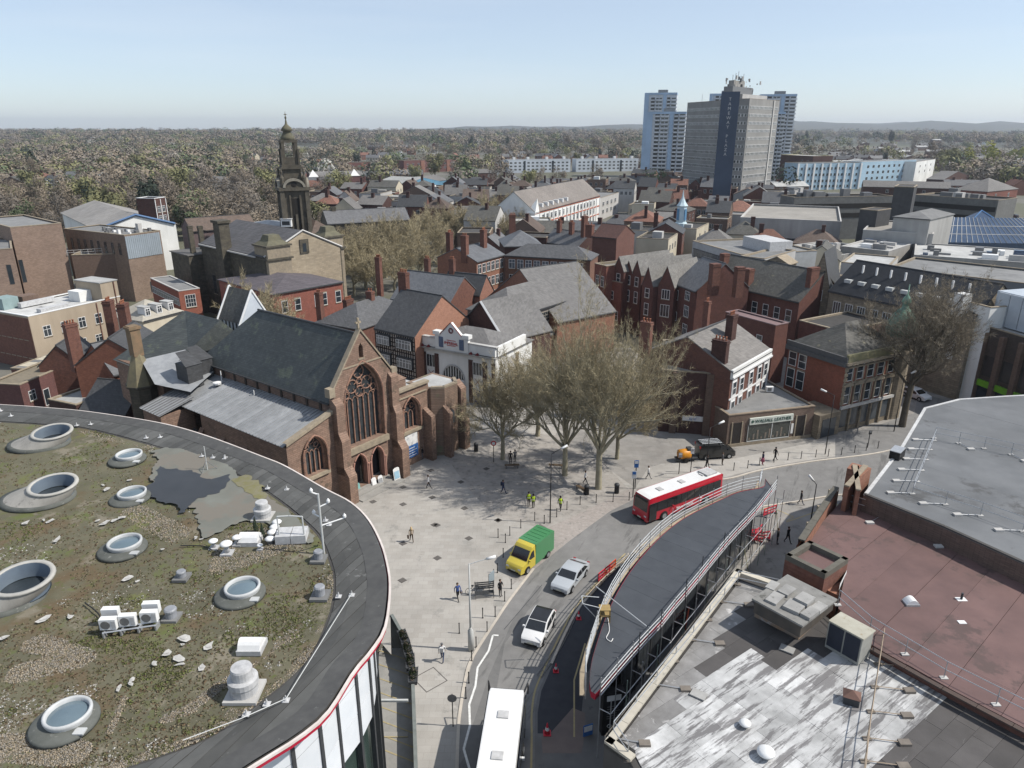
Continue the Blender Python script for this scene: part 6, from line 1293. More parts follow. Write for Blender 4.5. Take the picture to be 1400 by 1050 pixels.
mb=MB();mb.box(-2.8,2.8,-2.8,2.8,32.6,33.1);mb.box(-2.5,2.5,-2.5,2.5,33.1,33.6);mb.ob('upper_cornice',sw,t)
for sx in (-1,1):
 for sy in (-1,1):
  mb=MB();mb.lathe([(.5,28.2),(.6,30.5),(.25,31.2),(.35,32),(.05,32.8)],8,(sx*2.9,sy*2.9,0));mb.ob('corner_urn',sw,t);pb(t,'lantern_pier',sw,sx*1.65-.38,sx*1.65+.38,sy*1.65-.38,sy*1.65+.38,33.6,39.6)
  pb(t,'scroll_buttress',sw,sx*2.1-.25,sx*2.1+.25,sy*2.1-.25,sy*2.1+.25,33.6,37.4)
pb(t,'lantern_base',sw,-1.9,1.9,-1.9,1.9,33.6,35.4);mb=MB();mb.box(-2.1,2.1,-2.1,2.1,38.9,39.5);mb.ob('lantern_cornice',sw,t)
mb=MB();mb.lathe([(1.9,39.4),(1.7,40.3),(1.05,41.1),(1.05,41.6),(1.5,41.7),(1.2,42.4),(.35,43.2),(.12,44.4),(.3,44.7),(.08,45.2),(.05,46.2)],12);mb.ob('cap_and_finial',M('mossy_cap'),t,True);pb(t,'finial_arm',sw,-.35,.35,-.06,.06,45.4,45.6)
FOOT.append((tx,ty,5));t.scale=(.88,.88,.925);t.location.x+=.2
# brick houses near the church
A,B=(150,511),(199,504)
house('brick_house','orange-red brick house with plain grey gabled roof between church and rendered building','house',(155,512),(200,500),9,6.8,rise=3.6,roof='gx',wall=M('orange_house_brick',(.33,.115,.06),(.25,.09,.05),sc=2,pat='brick'),rm=M('smooth_grey_slate',(.15,.155,.165),(.125,.13,.14),sc=1,rough=.6,pat='slate',pc=(.85,.85,.85)),wins=[('f',1,3.6,1.0,1.9,'sl',.55,.85),('l',1,3.2,1.0,2.2,'g',.1,.9)],ch=[(-.25,.8,1.6,1.1,13.2,4)])
house('brick_house','dark slated cottage roof tucked behind the orange brick house','house',(112,498),(136,480),6,5.6,rise=3,roof='gx',wall=brick_red,rm=slate_dk)
house('brick_house','gabled brick house with ornate orange gable beside tall chimneys','house',(206,496),(236,470),10,8.0,rise=3.6,roof='gx',wall=M('orange_house_brick'),rm=slate_dk,ch=[(1.2,.7,1.7,1.2,14,4),(1.45,1.0,1.6,1.2,14,4)])
house('brick_annex','low red brick annex with mossy flat roof, white window and door','building',(27,528),(104,495),5,4.6,roof='flat',wall=M('plum_brick',(.20,.085,.075),(.15,.065,.06),sc=2,pat='brick'),rm=M('mossy_flat',(.2,.17,.12),(.15,.13,.1),sc=1.5),par=.15,wins=[('f',1,1.9,1.1,1.4,'c',.06,.25),('f',1,.2,1.0,2.4,'n',.3,.46)])
house('brick_annex','pale flat roofed yard building in front of the brick annex','building',(66,548),(104,556),7,3.2,roof='flat',wall=brick_dark,rm=felt_pale,par=.2)
house('garage','dark gabled slate roof low behind the round building rim','outbuilding',(110,560),(172,566),8,3.2,rise=3.0,roof='gx',wall=brick_dark,rm=slate_dk)
# centre
A,B=(433,440),(492,450)
house('hip_roof_house','dark hipped slate building with tall chimneys directly behind the church gable','building',A,B,dpt(A,B,(535,418),7.5),7.5,rise=3.0,roof='hip',wall=brick_red,rm=slate,ch=[(.03,.05,1.1,.9,12.5,3),(.5,.55,1.3,.9,11.7,2),(.25,.35,.9,1.8,10.6,6)])
A,B=(513,448),(567,460)
TU,w_,rz,_=house('timbered_house','black and white timber-framed building with dark tiled roof and orange gable','building',A,B,dpt(A,B,(627,434),9.6),9.6,rise=5.0,roof='gx',wall=M('salmon_brick',(.42,.19,.11),(.35,.155,.09),sc=2,pat='brick',pc=(.85,.85,.85)),rm=slate_dk,ch=[(.02,.52,1.7,.9,17.3,4)])
pb(TU,'plaster_front',M('plaster',(.52,.47,.42),(.42,.38,.34),sc=3),0,w_,-.05,0,0,9.3)
tb=M('black_timber',(.035,.025,.022),sc=3)
for r_ in range(14): zz=.4+r_*.68;pb(TU,'timber_rail',tb,0,w_,-.12,-.05,zz,zz+.14)
for k in range(19):
 x=w_*k/18;pb(TU,'timber_post',tb,x-.07,x+.07,-.125,-.05,0,9.3)
for (x0,x1) in ((.08,.4),(.58,.94)):
 for zz in (1.2,4.4,7.4):
  o=pb(TU,'bay',dgrey,w_*x0,w_*x1,-.5,-.05,zz-.2,zz+1.6);nq=5
  for k in range(nq):
   f,p,s,l,_x=win_mesh((w_*(x1-x0))/nq-.12,1.3,'c',white,glass);fo=inst('window',f,TU,(w_*x0+(k+.5)*w_*(x1-x0)/nq,-.5,zz));inst('pane',p,fo)
for k in range(4):
 mb=MB();x=w_*(.42+.03*k);mb.tube([(w_*.42,-.14,6.0+k*.0+.1),(w_*.5,-.14,7.0)],.06,4) if k<1 else mb.tube([(w_*.5,-.14,5.2),(w_*.56,-.14,6.2)],.06,4);
 if k<2: mb.ob('timber_brace',tb,TU)
A,B=(535,408),(612,419)
house('slate_house','broad light slate roof rising behind the timber-framed house','building',A,B,dpt(A,B,(648,402),8.4),8.4,rise=4.4,roof='gx',wall=brick_red,rm=M('smooth_grey_slate'),ch=[(-.35,.2,1.1,.8,15.5,4),(.1,.9,1.1,.8,14.6,3),(.5,1.0,1.1,.8,14.8,3)])
A,B=(604,397),(656,403)
house('slate_house','dark roofed brick house with a silver flue and orange right gable','building',A,B,dpt(A,B,(685,397),9),9,rise=3.2,roof='gx',wall=M('salmon_brick2',(.36,.16,.10),(.28,.12,.08),sc=2,pat='brick'),rm=slate_dk)
p=g(636,390,11);t=thing('flue','silver flue cowl standing on the dark roof in front of the factory','flue',(p.x,p.y,10));mb=MB();mb.lathe([(.4,0),(.15,.8),(.15,1.9),(.25,2.0),(.1,2.3)],10);mb.ob('flue_pipe',steel,t,True);mb=MB();mb.lathe([(.5,-.3),(.42,.1)],10);mb.ob('flashing',steel,t)
A,B=(697.8,434),(788,406.5)
HD=dpt(A,B,(636,423),10)
T_,w_,rz,_=house('music_hall','large hall with plain grey hipped roof and clerestory windows behind the white theatre','hall',A,B,HD,10,rise=3.6,roof='hip',wall=M('hall_wall',(.2,.18,.16),(.15,.135,.12),sc=1),rm=M('warm_grey_slate',(.185,.18,.175),(.155,.15,.147),sc=1,pat='slate',pc=(.85,.85,.85)),wins=[('f',7,7.4,2.2,1.7,'x',.04,.96,M('buff_frame',(.4,.36,.3),sc=3))])
house('hall_aisle','broad lower pitched roof in front of the hall clerestory, behind the big tree','hall',(699,474),(815,437),9,5.4,rise=2.0,roof='gx',wall=brick_orange,rm=M('warm_grey_slate'))
A,B=(762,440),(841,425)
house('gabled_hall','tall pale gabled roof at the right rear of the hall','hall',A,B,22,7.6,rise=7.4,roof='gx',wall=brick_orange,rm=M('warm_grey_slate'))
house('gabled_hall','steep gable with a white barge board between the theatre and the hall','building',(628,446),(690,466),10,7.6,rise=5.2,roof='gy',wall=brick_dark,rm=M('warm_grey_slate'),gableov=.3)
mb=MB();a,b=g(690,466,7.6),g(628,446,7.6);ap=(a+b)/2+Vector((0,0,5.4));mb.tube([a+Vector((.1,-.5,0)),ap+Vector((0,-.5,0))],.22,4);mb.ob('barge_board',white,label='long white sloping barge board on the steep gable behind the theatre',category='barge board')
# white theatre
z=9.4;A,B=(570,470),(677.5,489)
a_,b_=g(*A,7.8),g(*B,7.8)
TT,w_,rz,_=house('theatre','white former cinema with arched window, stepped pediment and red lettering','cinema',A,B,11,7.8,rise=2.4,roof='hip',wall=render_white,rm=M('warm_grey_slate'))
o=.0
pb(TT,'parapet',render_white,-.1,w_+.1,-.3,.2,7.9,9.3);pb(TT,'parapet',render_white,w_-.15,w_+.3,.2,8.5,7.9,9.3);pb(TT,'cornice',M('cornice_grey',(.40,.39,.36),sc=2),-.2,w_+.35,-.55,-.02,7.55,7.8);pb(TT,'parapet_coping',concrete_lt,-.15,w_+.4,-.4,.3,9.3,9.45)
mb=MB();xm=w_*.475;hw=w_*.21;mb.v=[];P_=[(xm-hw,7.8),(xm+hw,7.8),(xm+hw,10.0),(xm+hw*.72,10.0),(xm,12.1),(xm-hw*.72,10.0),(xm-hw,10.0)]
mb.face([(x,-.42,z_) for x,z_ in P_]);mb.face([(x,.15,z_) for x,z_ in P_])
for i in range(len(P_)): j=(i+1) % len(P_);mb.face([(P_[i][0],-.42,P_[i][1]),(P_[j][0],-.42,P_[j][1]),(P_[j][0],.15,P_[j][1]),(P_[i][0],.15,P_[i][1])])
mb.ob('pediment',render_white,TT)
m_rt=M('dark_red_trim',(.20,.035,.04),sc=3)
mb=MB();mb.tube([(xm-hw*.72,-.46,10.05),(xm,-.46,12.15),(xm+hw*.72,-.46,10.05)],.08,4);mb.ob('red_moulding',m_rt,TT)
for s in (-1,1): pb(TT,'pediment_block',render_white,xm+s*hw*.88-.6,xm+s*hw*.88+.6,-.6,.4,10.0,10.55)
mb=MB();n=14;mb.tube([(xm+.38*math.cos(6.2832*i/n),-.46,10.9+.38*math.sin(6.2832*i/n)) for i in range(n+1)],.07,4,caps=False);mb.tube([(xm-.3,-.46,10.9),(xm,-.46,11.2),(xm+.3,-.46,10.9),(xm,-.46,10.6),(xm-.3,-.46,10.9)],.05,4);mb.ob('round_emblem',m_rt,TT)
for s in (-1,1): pb(TT,'blue_niche',M('blue_grey_niche',(.12,.16,.24),sc=3),xm+s*hw*.62-.38,xm+s*hw*.62+.38,-.5,-.42,8.15,9.75)
def text(parent,s,loc,size,mat,rz=0,name='lettering',ax='CENTER',ext=.02,vert=False,parent_rot=None):
 cu=bpy.data.curves.new('tx','FONT');cu.body=s;cu.size=size;cu.extrude=ext;cu.align_x=ax;cu.resolution_u=2
 to=bpy.data.objects.new('tx',cu);C.objects.link(to);bpy.context.view_layer.update();me=bpy.data.meshes.new_from_object(to.evaluated_get(bpy.context.evaluated_depsgraph_get()));bpy.data.objects.remove(to)
 me.materials.clear();me.materials.append(mat);o=bpy.data.objects.new(name,me);C.objects.link(o);o.parent=parent;o.location=loc;o.rotation_euler=(R(90),0,rz);o['kind']='stuff';return o
text(TT,'IMPERIAL',(xm,-.5,8.75),.62,M('sign_red'))
for zz in (9.35,8.55): pb(TT,'red_rule',M('sign_red'),xm-.8,xm+.8,-.47,-.43,zz,zz+.07)
for x in (.1,.18,.72,.8): mb=MB();mb.face([(w_*x-.35,-.6,7.8),(w_*x+.35,-.6,7.8),(w_*x,-.6,8.2)]);mb.face([(w_*x-.35,-.35,7.8),(w_*x+.35,-.35,7.8),(w_*x,-.35,8.2)]);mb.ob('triangle_ornament',m_rt,TT)
for (x0,x1) in ((.055,.12),(.235,.285),(.67,.72),(.845,.895),(.955,.995)): pb(TT,'brick_pilaster',brick_dark,w_*x0,w_*x1,-.12,0,0,6.8)
for x in (.18,.78):
 f,p,s,l,_x=win_mesh(1.5,1.9,'3',white,glass);fo=inst('window',f,TT,(w_*x,-.02,4.6));inst('pane',p,fo)
 pb(TT,'crossed_panel',white,w_*x-.7,w_*x+.7,-.06,-.0,2.8,4.2);mb=MB();mb.tube([(w_*x-.5,-.08,3.0),(w_*x+.5,-.08,4.0)],.05,4);mb.tube([(w_*x-.5,-.08,4.0),(w_*x+.5,-.08,3.0)],.05,4);mb.ob('cross_pattern',m_rt,TT)
 pb(TT,'blue_door',M('blue_door',(.03,.05,.15),sc=3),w_*x-.7,w_*x+.7,-.06,0,0,2.2)
n=16;r=w_*.135
mb=MB();mb.face([(xm+r*math.cos(math.pi*i/n),-.04,3.4+r*1.05*math.sin(math.pi*i/n)) for i in range(n+1)]);aw=mb.ob('arch_window',M('arch_glass',(.06,.065,.06),(.03,.033,.032),sc=1,rough=.2),TT)
mb=MB();mb.tube([(xm+r*math.cos(math.pi*i/n),-.08,3.4+r*1.05*math.sin(math.pi*i/n)) for i in range(n+1)],.12,5);mb.ob('arch_moulding',concrete_lt,aw)
for k in range(7): x=xm-r+(k+1)*2*r/8;hh=3.4+1.05*math.sqrt(max(0,r*r-(x-xm)**2));mb=MB();mb.box(x-.05,x+.05,-.09,-.04,3.4,hh);mb.ob('glazing_bar',white,aw)
for k in range(22): x=xm-r*1.1+k*2.2*r/21;pb(TT,'balcony_baluster',white,x-.05,x+.05,-.5,-.4,2.2,3.3)
pb(TT,'balcony_rail',white,xm-r*1.15,xm+r*1.15,-.55,-.35,3.3,3.42);pb(TT,'balcony_floor',render_white,xm-r*1.15,xm+r*1.15,-.6,0,2.0,2.2);pb(TT,'dark_entrance',M('dark_interior'),xm-r,xm+r,-.05,0,0,2.0)
pb(TT,'side_niche',concrete_lt,w_-.0,w_+.08,3.5,6.5,2.5,6.9)
p=g(705,545,0);t=thing('brick_pier','tall narrow orange brick pier standing at the corner of the white theatre','pier',(p.x,p.y+1.5,0));pb(t,'shaft',brick_orange,-.45,.45,-.45,.45,0,6.8);pb(t,'cap',stone_trim,-.55,.55,-.55,.55,6.8,7.0)
# L shaped factory
A,B=(651.4,358),(689,348)
house('factory','sunlit left wing of the four-storey brick factory with pale window rows','factory',A,B,dpt(A,B,(611,349),12),12,rise=2.4,roof='gx',wall=brick_orange,rm=M('smooth_grey_slate'),wins=[('f',6,9.3,1.2,1.9,'c',.02,.98),('f',6,6.0,1.2,1.9,'c',.02,.98),('f',6,2.7,1.2,1.9,'c',.02,.98)],ch=[(.02,.3,1.1,1.4,17.3,3),(.75,.35,1.3,1.1,17.6,4),(.3,.9,1.3,1.1,17.2,4)])
A,B=(691,349),(807,355.5)
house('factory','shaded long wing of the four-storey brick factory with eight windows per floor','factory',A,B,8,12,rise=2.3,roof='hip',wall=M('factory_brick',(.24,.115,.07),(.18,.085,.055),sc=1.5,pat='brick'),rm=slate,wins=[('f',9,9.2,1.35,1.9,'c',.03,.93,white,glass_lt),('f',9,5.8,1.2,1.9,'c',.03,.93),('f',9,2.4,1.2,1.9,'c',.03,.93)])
house('factory','grey hipped rear roof of the factory with a chimney stack','factory',(690,337),(742,336),12,12,rise=3,roof='hip',wall=brick_dark,rm=M('smooth_grey_slate'),ch=[(.35,.95,1.6,1.0,18.2,4)])
T_,w_,rz,_=house('brick_tower_block','plain windowless tall brick wall block with patched top right of the factory','building',(810,323),(843,326),10,14,rise=2.5,roof='gx',wall=M('plain_brick',(.20,.085,.062),(.16,.07,.052),sc=1,pat='brick'),rm=brick_dark,ch=[(-.2,.1,1.8,1.4,16.6,2)])
house('slate_house','pale slated roofs with stacks in front of the white office range','building',(742,330),(790,338),9,10,rise=3,roof='gx',wall=brick_dark,rm=slate,ch=[(.2,.4,1.3,.9,15.5,4),(.55,.4,1.3,.9,15.5,4),(.9,.4,1.1,1.5,17.5,2)])
# dark brick terrace backs
db=M('deep_red_brick',(.17,.062,.045),(.12,.048,.037),sc=1.5,pat='brick',rnd=.08)  # dark red is this brick's own colour
A,B=(815.4,382),(849.7,389)
house('brick_rear_house','flat-topped brick rear wing with orange end at the left of the gabled terrace','building',A,B,dpt(A,B,(870,387),10),10,roof='flat',wall=M('bright_red_brick2',(.28,.095,.06),(.2,.07,.05),sc=2,pat='brick'),rm=felt_dark,par=.3,wins=[('f',2,6.7,1.0,1.6,'s',.12,.8),('f',3,2.6,.9,1.8,'s',.3,.95),('r',1,6.7,1.3,1.6,'c',.3,.8),('r',1,3.2,1.3,1.6,'c',.3,.8)])
house('brick_rear_house','upper flat-topped brick block with tall windows behind the rear wing','building',(813,363),(829,367),9,13,roof='flat',wall=M('bright_red_brick2'),rm=felt_grey,par=.4,wins=[('f',2,9.2,.9,2,'c')])
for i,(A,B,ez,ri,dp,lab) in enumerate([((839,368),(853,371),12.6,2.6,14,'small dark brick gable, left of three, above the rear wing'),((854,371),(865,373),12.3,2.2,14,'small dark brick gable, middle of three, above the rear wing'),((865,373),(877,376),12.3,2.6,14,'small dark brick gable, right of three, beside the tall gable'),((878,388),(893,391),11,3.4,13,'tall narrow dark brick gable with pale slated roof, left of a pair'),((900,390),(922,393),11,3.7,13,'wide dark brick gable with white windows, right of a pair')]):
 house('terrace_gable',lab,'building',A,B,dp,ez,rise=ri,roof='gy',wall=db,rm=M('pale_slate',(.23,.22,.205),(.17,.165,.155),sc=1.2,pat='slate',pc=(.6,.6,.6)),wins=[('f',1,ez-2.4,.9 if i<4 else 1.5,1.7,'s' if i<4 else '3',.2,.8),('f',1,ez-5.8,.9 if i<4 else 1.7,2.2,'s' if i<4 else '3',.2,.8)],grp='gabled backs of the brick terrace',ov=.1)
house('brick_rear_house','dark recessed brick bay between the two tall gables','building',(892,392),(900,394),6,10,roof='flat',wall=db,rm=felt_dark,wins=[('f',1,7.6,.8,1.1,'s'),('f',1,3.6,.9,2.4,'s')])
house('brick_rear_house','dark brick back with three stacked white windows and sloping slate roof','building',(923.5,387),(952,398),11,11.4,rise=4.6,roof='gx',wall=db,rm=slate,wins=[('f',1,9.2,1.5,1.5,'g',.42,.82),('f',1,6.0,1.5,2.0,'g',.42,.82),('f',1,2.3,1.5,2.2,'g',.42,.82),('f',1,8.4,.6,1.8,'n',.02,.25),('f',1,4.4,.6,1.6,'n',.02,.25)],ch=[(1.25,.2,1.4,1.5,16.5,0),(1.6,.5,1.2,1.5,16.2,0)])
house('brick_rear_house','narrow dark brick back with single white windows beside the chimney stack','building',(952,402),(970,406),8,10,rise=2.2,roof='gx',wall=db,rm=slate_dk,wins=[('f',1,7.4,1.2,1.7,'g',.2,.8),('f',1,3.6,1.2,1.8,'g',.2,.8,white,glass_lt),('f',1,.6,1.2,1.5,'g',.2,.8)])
A,B=(968,384),(1093,412.5)
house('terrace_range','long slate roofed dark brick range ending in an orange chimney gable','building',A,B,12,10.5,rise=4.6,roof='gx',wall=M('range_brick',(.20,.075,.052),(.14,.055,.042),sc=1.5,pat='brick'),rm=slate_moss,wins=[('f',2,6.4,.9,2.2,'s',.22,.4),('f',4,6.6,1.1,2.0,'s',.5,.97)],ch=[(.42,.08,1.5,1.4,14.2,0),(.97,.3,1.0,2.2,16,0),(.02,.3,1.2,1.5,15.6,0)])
for i,(A,B) in enumerate([((966,402),(985,406)),((1022,412),(1036,416)),((984,420),(1003,424))]):
 house('terrace_outshot',['pale lean roof outshot with white window under the range, left one','small gabled outshot below the middle of the slate range','dark lean-to outshot between brick backs and the flat purple roof'][i],'outbuilding',A,B,5,7.6 - i*.6,rise=1.8,roof='gx',wall=db,rm=M('pale_slate') if i<2 else slate_dk,wins=[('f',1,4.6,1.0,1.8,'g',.2,.8)])
A,B=(992,428),(1060.5,446.5)
house('purple_roof_block','dark brick block with a dull purple flat roof behind the white shop house','building',A,B,dpt(A,B,(1078,443),9.8),9.8,roof='flat',wall=M('range_brick'),rm=M('purple_felt',(.22,.15,.15),(.18,.125,.125),sc=1),par=.15,cop=M('purple_coping',(.24,.17,.17),sc=2),wins=[('f',2,6.2,1.0,1.5,'s',.2,.9)])
house('pub_block','flat dark roof with a low brick box behind the red brick bank','building',(1093,440),(1150,455),12,9.5,roof='flat',wall=M('range_brick'),rm=felt_dark,par=.2)
# leather shop group
zs1=zat((997.5,611.5),569.5);A,B=(996.6,569.5),(1114,556.6);print('shop z',zs1)
SH,w_,rz,_=house('shop','single-storey brown shop front with pale sign, large windows and flat felt roof','shop',A,B,13,zs1,roof='flat',wall=M('shop_brick',(.22,.15,.11),(.17,.115,.085),sc=2,pat='brick'),rm=felt_grey,par=.1,cop=M('shop_coping',(.25,.2,.15),sc=2))
pb(SH,'sign_board',M('sign_cream',(.55,.58,.53),(.5,.53,.48),sc=2),w_*.24,w_*.745,-.22,0,zs1-1.45,zs1-.55)
text(SH,'WALSALL LEATHER',(w_*.51,-.25,zs1-1.2),.62,M('sign_green',(.05,.10,.075),sc=3))
mb=MB();mb.lathe([(.2,0),(.2,.03)],12);o=mb.ob('sign_emblem',M('sign_green'),SH);o.location=(w_*.27,-.22,zs1-1.0);o.rotation_euler=(R(90),0,0)
for (x0,x1) in ((.235,.505),(.515,.72)):
 o=pb(SH,'shop_window',M('shop_glass',(.05,.06,.055),(.02,.025,.022),sc=2.5,rough=.1,spec=.8,big=0,stain=(.18,.18,.15),ssc=2.5,sth=.62),w_*x0,w_*x1,-.08,0,.55,zs1-1.55);pb(o,'window_frame',gal,w_*x0-.06,w_*x0,-.14,0,.45,zs1-1.5);pb(o,'window_frame',gal,w_*x0,w_*x1,-.14,0,.45,.55);pb(o,'window_frame',gal,w_*x1,w_*x1+.06,-.14,0,.45,zs1-1.5)
for k in range(10): pb(SH,'displayed_goods',M('goods',(.25,.2,.15),(.1,.1,.1),sc=8),w_*.25+k*w_*.046,w_*.25+k*w_*.046+.25,-.1,-.085,.7,1.0+.5*((k*7) % 3))
for x in (.055,.8): pb(SH,'shop_door',M('dark_door',(.035,.03,.028),sc=2),w_*x,w_*(x+.1),-.06,0,0,zs1-1.0);pb(SH,'door_surround',stone_trim,w_*x-.18,w_*x,-.1,0,0,zs1-.9);pb(SH,'door_surround',stone_trim,w_*(x+.1),w_*(x+.1)+.18,-.1,0,0,zs1-.9)
pb(SH,'notice',white,w_*.745,w_*.77,-.06,0,.9,2.3)
pb(SH,'plinth',stone_trim,0,w_,-.15,0,0,.4)
zf=zs1+6.0;A,B=(1000,508.6),(1053,478.6)
hyp=0
ZH=9.6
def fitz(Aq,base): return None
WH,w_,rz,_=house('white_fronted_house','three-storey brick house with white parapet and white window surrounds above the leather shop','building',A,B,13,ZH,rise=3.4,roof='gx',wall=M('house_dark_brick',(.22,.09,.06),(.16,.07,.05),sc=1.5,pat='brick'),rm=M('brown_grey_slate',(.24,.225,.21),(.185,.175,.165),sc=1.2,pat='slate',pc=(.7,.7,.7)),ch=[(.05,.16,1.0,2.0,ZH+3.7,4,brick_dark),(.6,.3,1.5,1.0,ZH+5.4,4,brick_dark),(.95,.75,.8,.8,ZH+5.6,2,brick_red),(-.05,.95,.8,1.6,ZH+4.6,3,brick_red)])
pb(WH,'parapet',render_white,-.05,w_+.05,-.3,.05,ZH-1.0,ZH+.25);pb(WH,'cornice',white,-.1,w_+.1,-.45,-.3,ZH-.9,ZH-.65)
for k,x in enumerate((.1,.28,.52,.74,.91)):
 for zz,hh in ((ZH-3.4,1.7),(ZH-6.6,2.2)):
  pb(WH,'white_surround',white,w_*x-.72,w_*x+.72,-.1,0,zz-.3,zz+hh+.35);f,p,s,l,_x=win_mesh(.95,hh,'s',white,glass);fo=inst('window',f,WH,(w_*x,-.1,zz));inst('pane',p,fo)
pb(WH,'white_band',white,0,w_,-.14,-.02,ZH-3.95,ZH-3.75)
pb(WH,'white_quoin',white,w_-.4,w_,-.12,0,2,ZH-1)
A,B=(905,508),(998,514);zb=8.6
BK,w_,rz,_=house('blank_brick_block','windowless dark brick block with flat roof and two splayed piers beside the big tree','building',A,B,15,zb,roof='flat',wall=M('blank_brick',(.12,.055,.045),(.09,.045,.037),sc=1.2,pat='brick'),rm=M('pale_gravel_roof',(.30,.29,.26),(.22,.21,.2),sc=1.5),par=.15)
for x in (.22,.72): mb=MB();mb.box(w_*x-.45,w_*x+.45,-.35,0,0,zb+.1);mb.box(w_*x+.1,w_*x+1.0,-.1,0,zb-2.0,zb+.12);mb.ob('splayed_pier',brick_brown,BK)
pb(BK,'long_sign',white,w_*.36,w_*.68,-.1,0,1.9,2.6);text(BK,'RENT',(w_*.52,-.12,2.05),.4,bluep)
p=g(1040,545,zs1);ac=thing('air_conditioner','white air-conditioning box on the flat roof behind the leather shop parapet','outdoor unit',(p.x+2,p.y+2.5,zs1+.05));pb(ac,'casing',white,-.5,.5,-.25,.25,.1,.8);pb(ac,'fan_panel',steel_dk,-.35,.2,-.27,-.25,.2,.7)
guardrail('white handrail around the flat roof behind the chimneys of the white-fronted house',gp([(930,487),(962,470)],9.6),9.6,None,step=1.5,w1=white)
# bank
zb=zat((1150,591),494);print('bank z',zb)
zb=min(max(zb,9),13)
A,B=(1158,494),(1240,477)
BD=dpt(A,B,(1068,471),zb)
brb=M('bank_brick',(.36,.105,.055),(.28,.085,.045),sc=1.5,pat='brick')
BN,w_,rz,_=house('bank','red brick and stone bank with balustraded parapet, hipped mossy roof and tall windows','bank',A,B,BD,zb,rise=3.6,roof='hip',wall=brb,rm=slate_moss)
fh=zb/3.05
pb(BN,'ground_floor_stone',stone,0,w_,-.16,0,0,fh*1.05);pb(BN,'fascia_band',concrete_lt,-.1,w_+.1,-.4,-.16,fh*1.02,fh*1.14)
for zz in (fh*2.05,fh*2.72): pb(BN,'string_course',stone_trim,-.05,w_+.05,-.2,0,zz,zz+.22)
pb(BN,'balustrade',M('mossy_balustrade',(.24,.22,.12),(.17,.16,.1),sc=1.5),-.3,w_+.3,-.45,-.1,zb-.1,zb+.95);pb(BN,'cornice',stone_trim,-.5,w_+.5,-.75,0,zb-.45,zb-.1)
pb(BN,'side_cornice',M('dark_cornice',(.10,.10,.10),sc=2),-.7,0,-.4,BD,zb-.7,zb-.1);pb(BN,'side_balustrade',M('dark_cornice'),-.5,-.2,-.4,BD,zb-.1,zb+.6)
for k in range(6):
 x=w_*(.07+.172*k)
 f,p,s,l,_x=win_mesh(1.1,fh*.62,'s',white,glass);fo=inst('window',f,BN,(x,-.02,fh*2.2));inst('pane',p,fo);pb(BN,'window_surround',stone_trim,x-.8,x-.62,-.12,0,fh*2.1,fh*2.85);pb(BN,'window_surround',stone_trim,x+.62,x+.8,-.12,0,fh*2.1,fh*2.85)
 f,p,s,l,_x=win_mesh(1.1,fh*.72,'s',white,glass);fo=inst('window',f,BN,(x,-.02,fh*1.22));inst('pane',p,fo);pb(BN,'window_surround',stone_trim,x-.82,x-.62,-.2,0,fh*1.15,fh*2.0);pb(BN,'window_surround',stone_trim,x+.62,x+.82,-.2,0,fh*1.15,fh*2.0)
 mb=MB();mb.prism([(x-.95,-.35),(x+.95,-.35),(x+.95,0),(x-.95,0)],fh*1.97,fh*2.03);mb.face([(x-.95,-.34,fh*2.03),(x+.95,-.34,fh*2.03),(x,-.34,fh*2.16)]);mb.ob('window_pediment',stone_trim,BN)
 pb(BN,'tall_window',M('bank_glass',(.05,.06,.07),sc=1,rough=.1,spec=.8),x-.62,x+.62,-.2,-.16,.7,fh*.95);pb(BN,'stone_pilaster',stone,x+.85,x+1.15,-.42,-.16,0,fh)
for k in range(10): pb(BN,'stone_quoin',stone_trim,-.06,.55,-.1,.02,fh*1.2+k*.66,fh*1.2+k*.66+.45)
for (y,n) in ((.72,0),(.9,0)):
 for zz,hh in ((fh*2.15,1.9),(fh*1.2,2.6)): f,p,s,l,_x=win_mesh(1.2,hh,'s',white,glass);fo=inst('window',f,BN,(-.02,BD*y,zz),-math.pi/2);inst('pane',p,fo);o=inst('lintel',l,fo)
pb(BN,'entrance_block',stone,-4.2,-.2,-.5,4,0,fh*1.0);pb(BN,'entrance_glass',M('bank_glass'),-3.6,-1.0,-.55,-.5,0.1,fh*.8)
ct=g(1237,470,zb+1);t=thing('copper_dome','green copper onion dome with finial on the bank corner, seen through the tree','dome',(ct.x,ct.y+1.5,0));t.scale=(.86,.86,.93);mb=MB();mb.lathe([(2.0,0),(2.0,zb+2.2),(2.3,zb+2.3),(2.3,zb+2.7)],12);mb.ob('turret',stone,t);mb=MB();mb.lathe([(2.1,zb+2.7),(2.3,zb+3.6),(2.2,zb+4.6),(1.6,zb+5.8),(.8,zb+6.6),(.5,zb+6.9),(.5,zb+7.6),(.75,zb+7.8),(.5,zb+8.4),(.12,zb+8.9),(.06,zb+10.4)],16);mb.ob('dome_shell',copper,t,True)
for k in range(8): a=k*math.pi/4;mb=MB();mb.tube([(math.cos(a)*r_,math.sin(a)*r_,z_) for r_,z_ in ((2.13,zb+2.7),(2.34,zb+3.6),(2.24,zb+4.6),(1.64,zb+5.8),(.84,zb+6.6))],.06,4);mb.ob('dome_rib',M('dark_copper',(.08,.18,.14),sc=2),t)
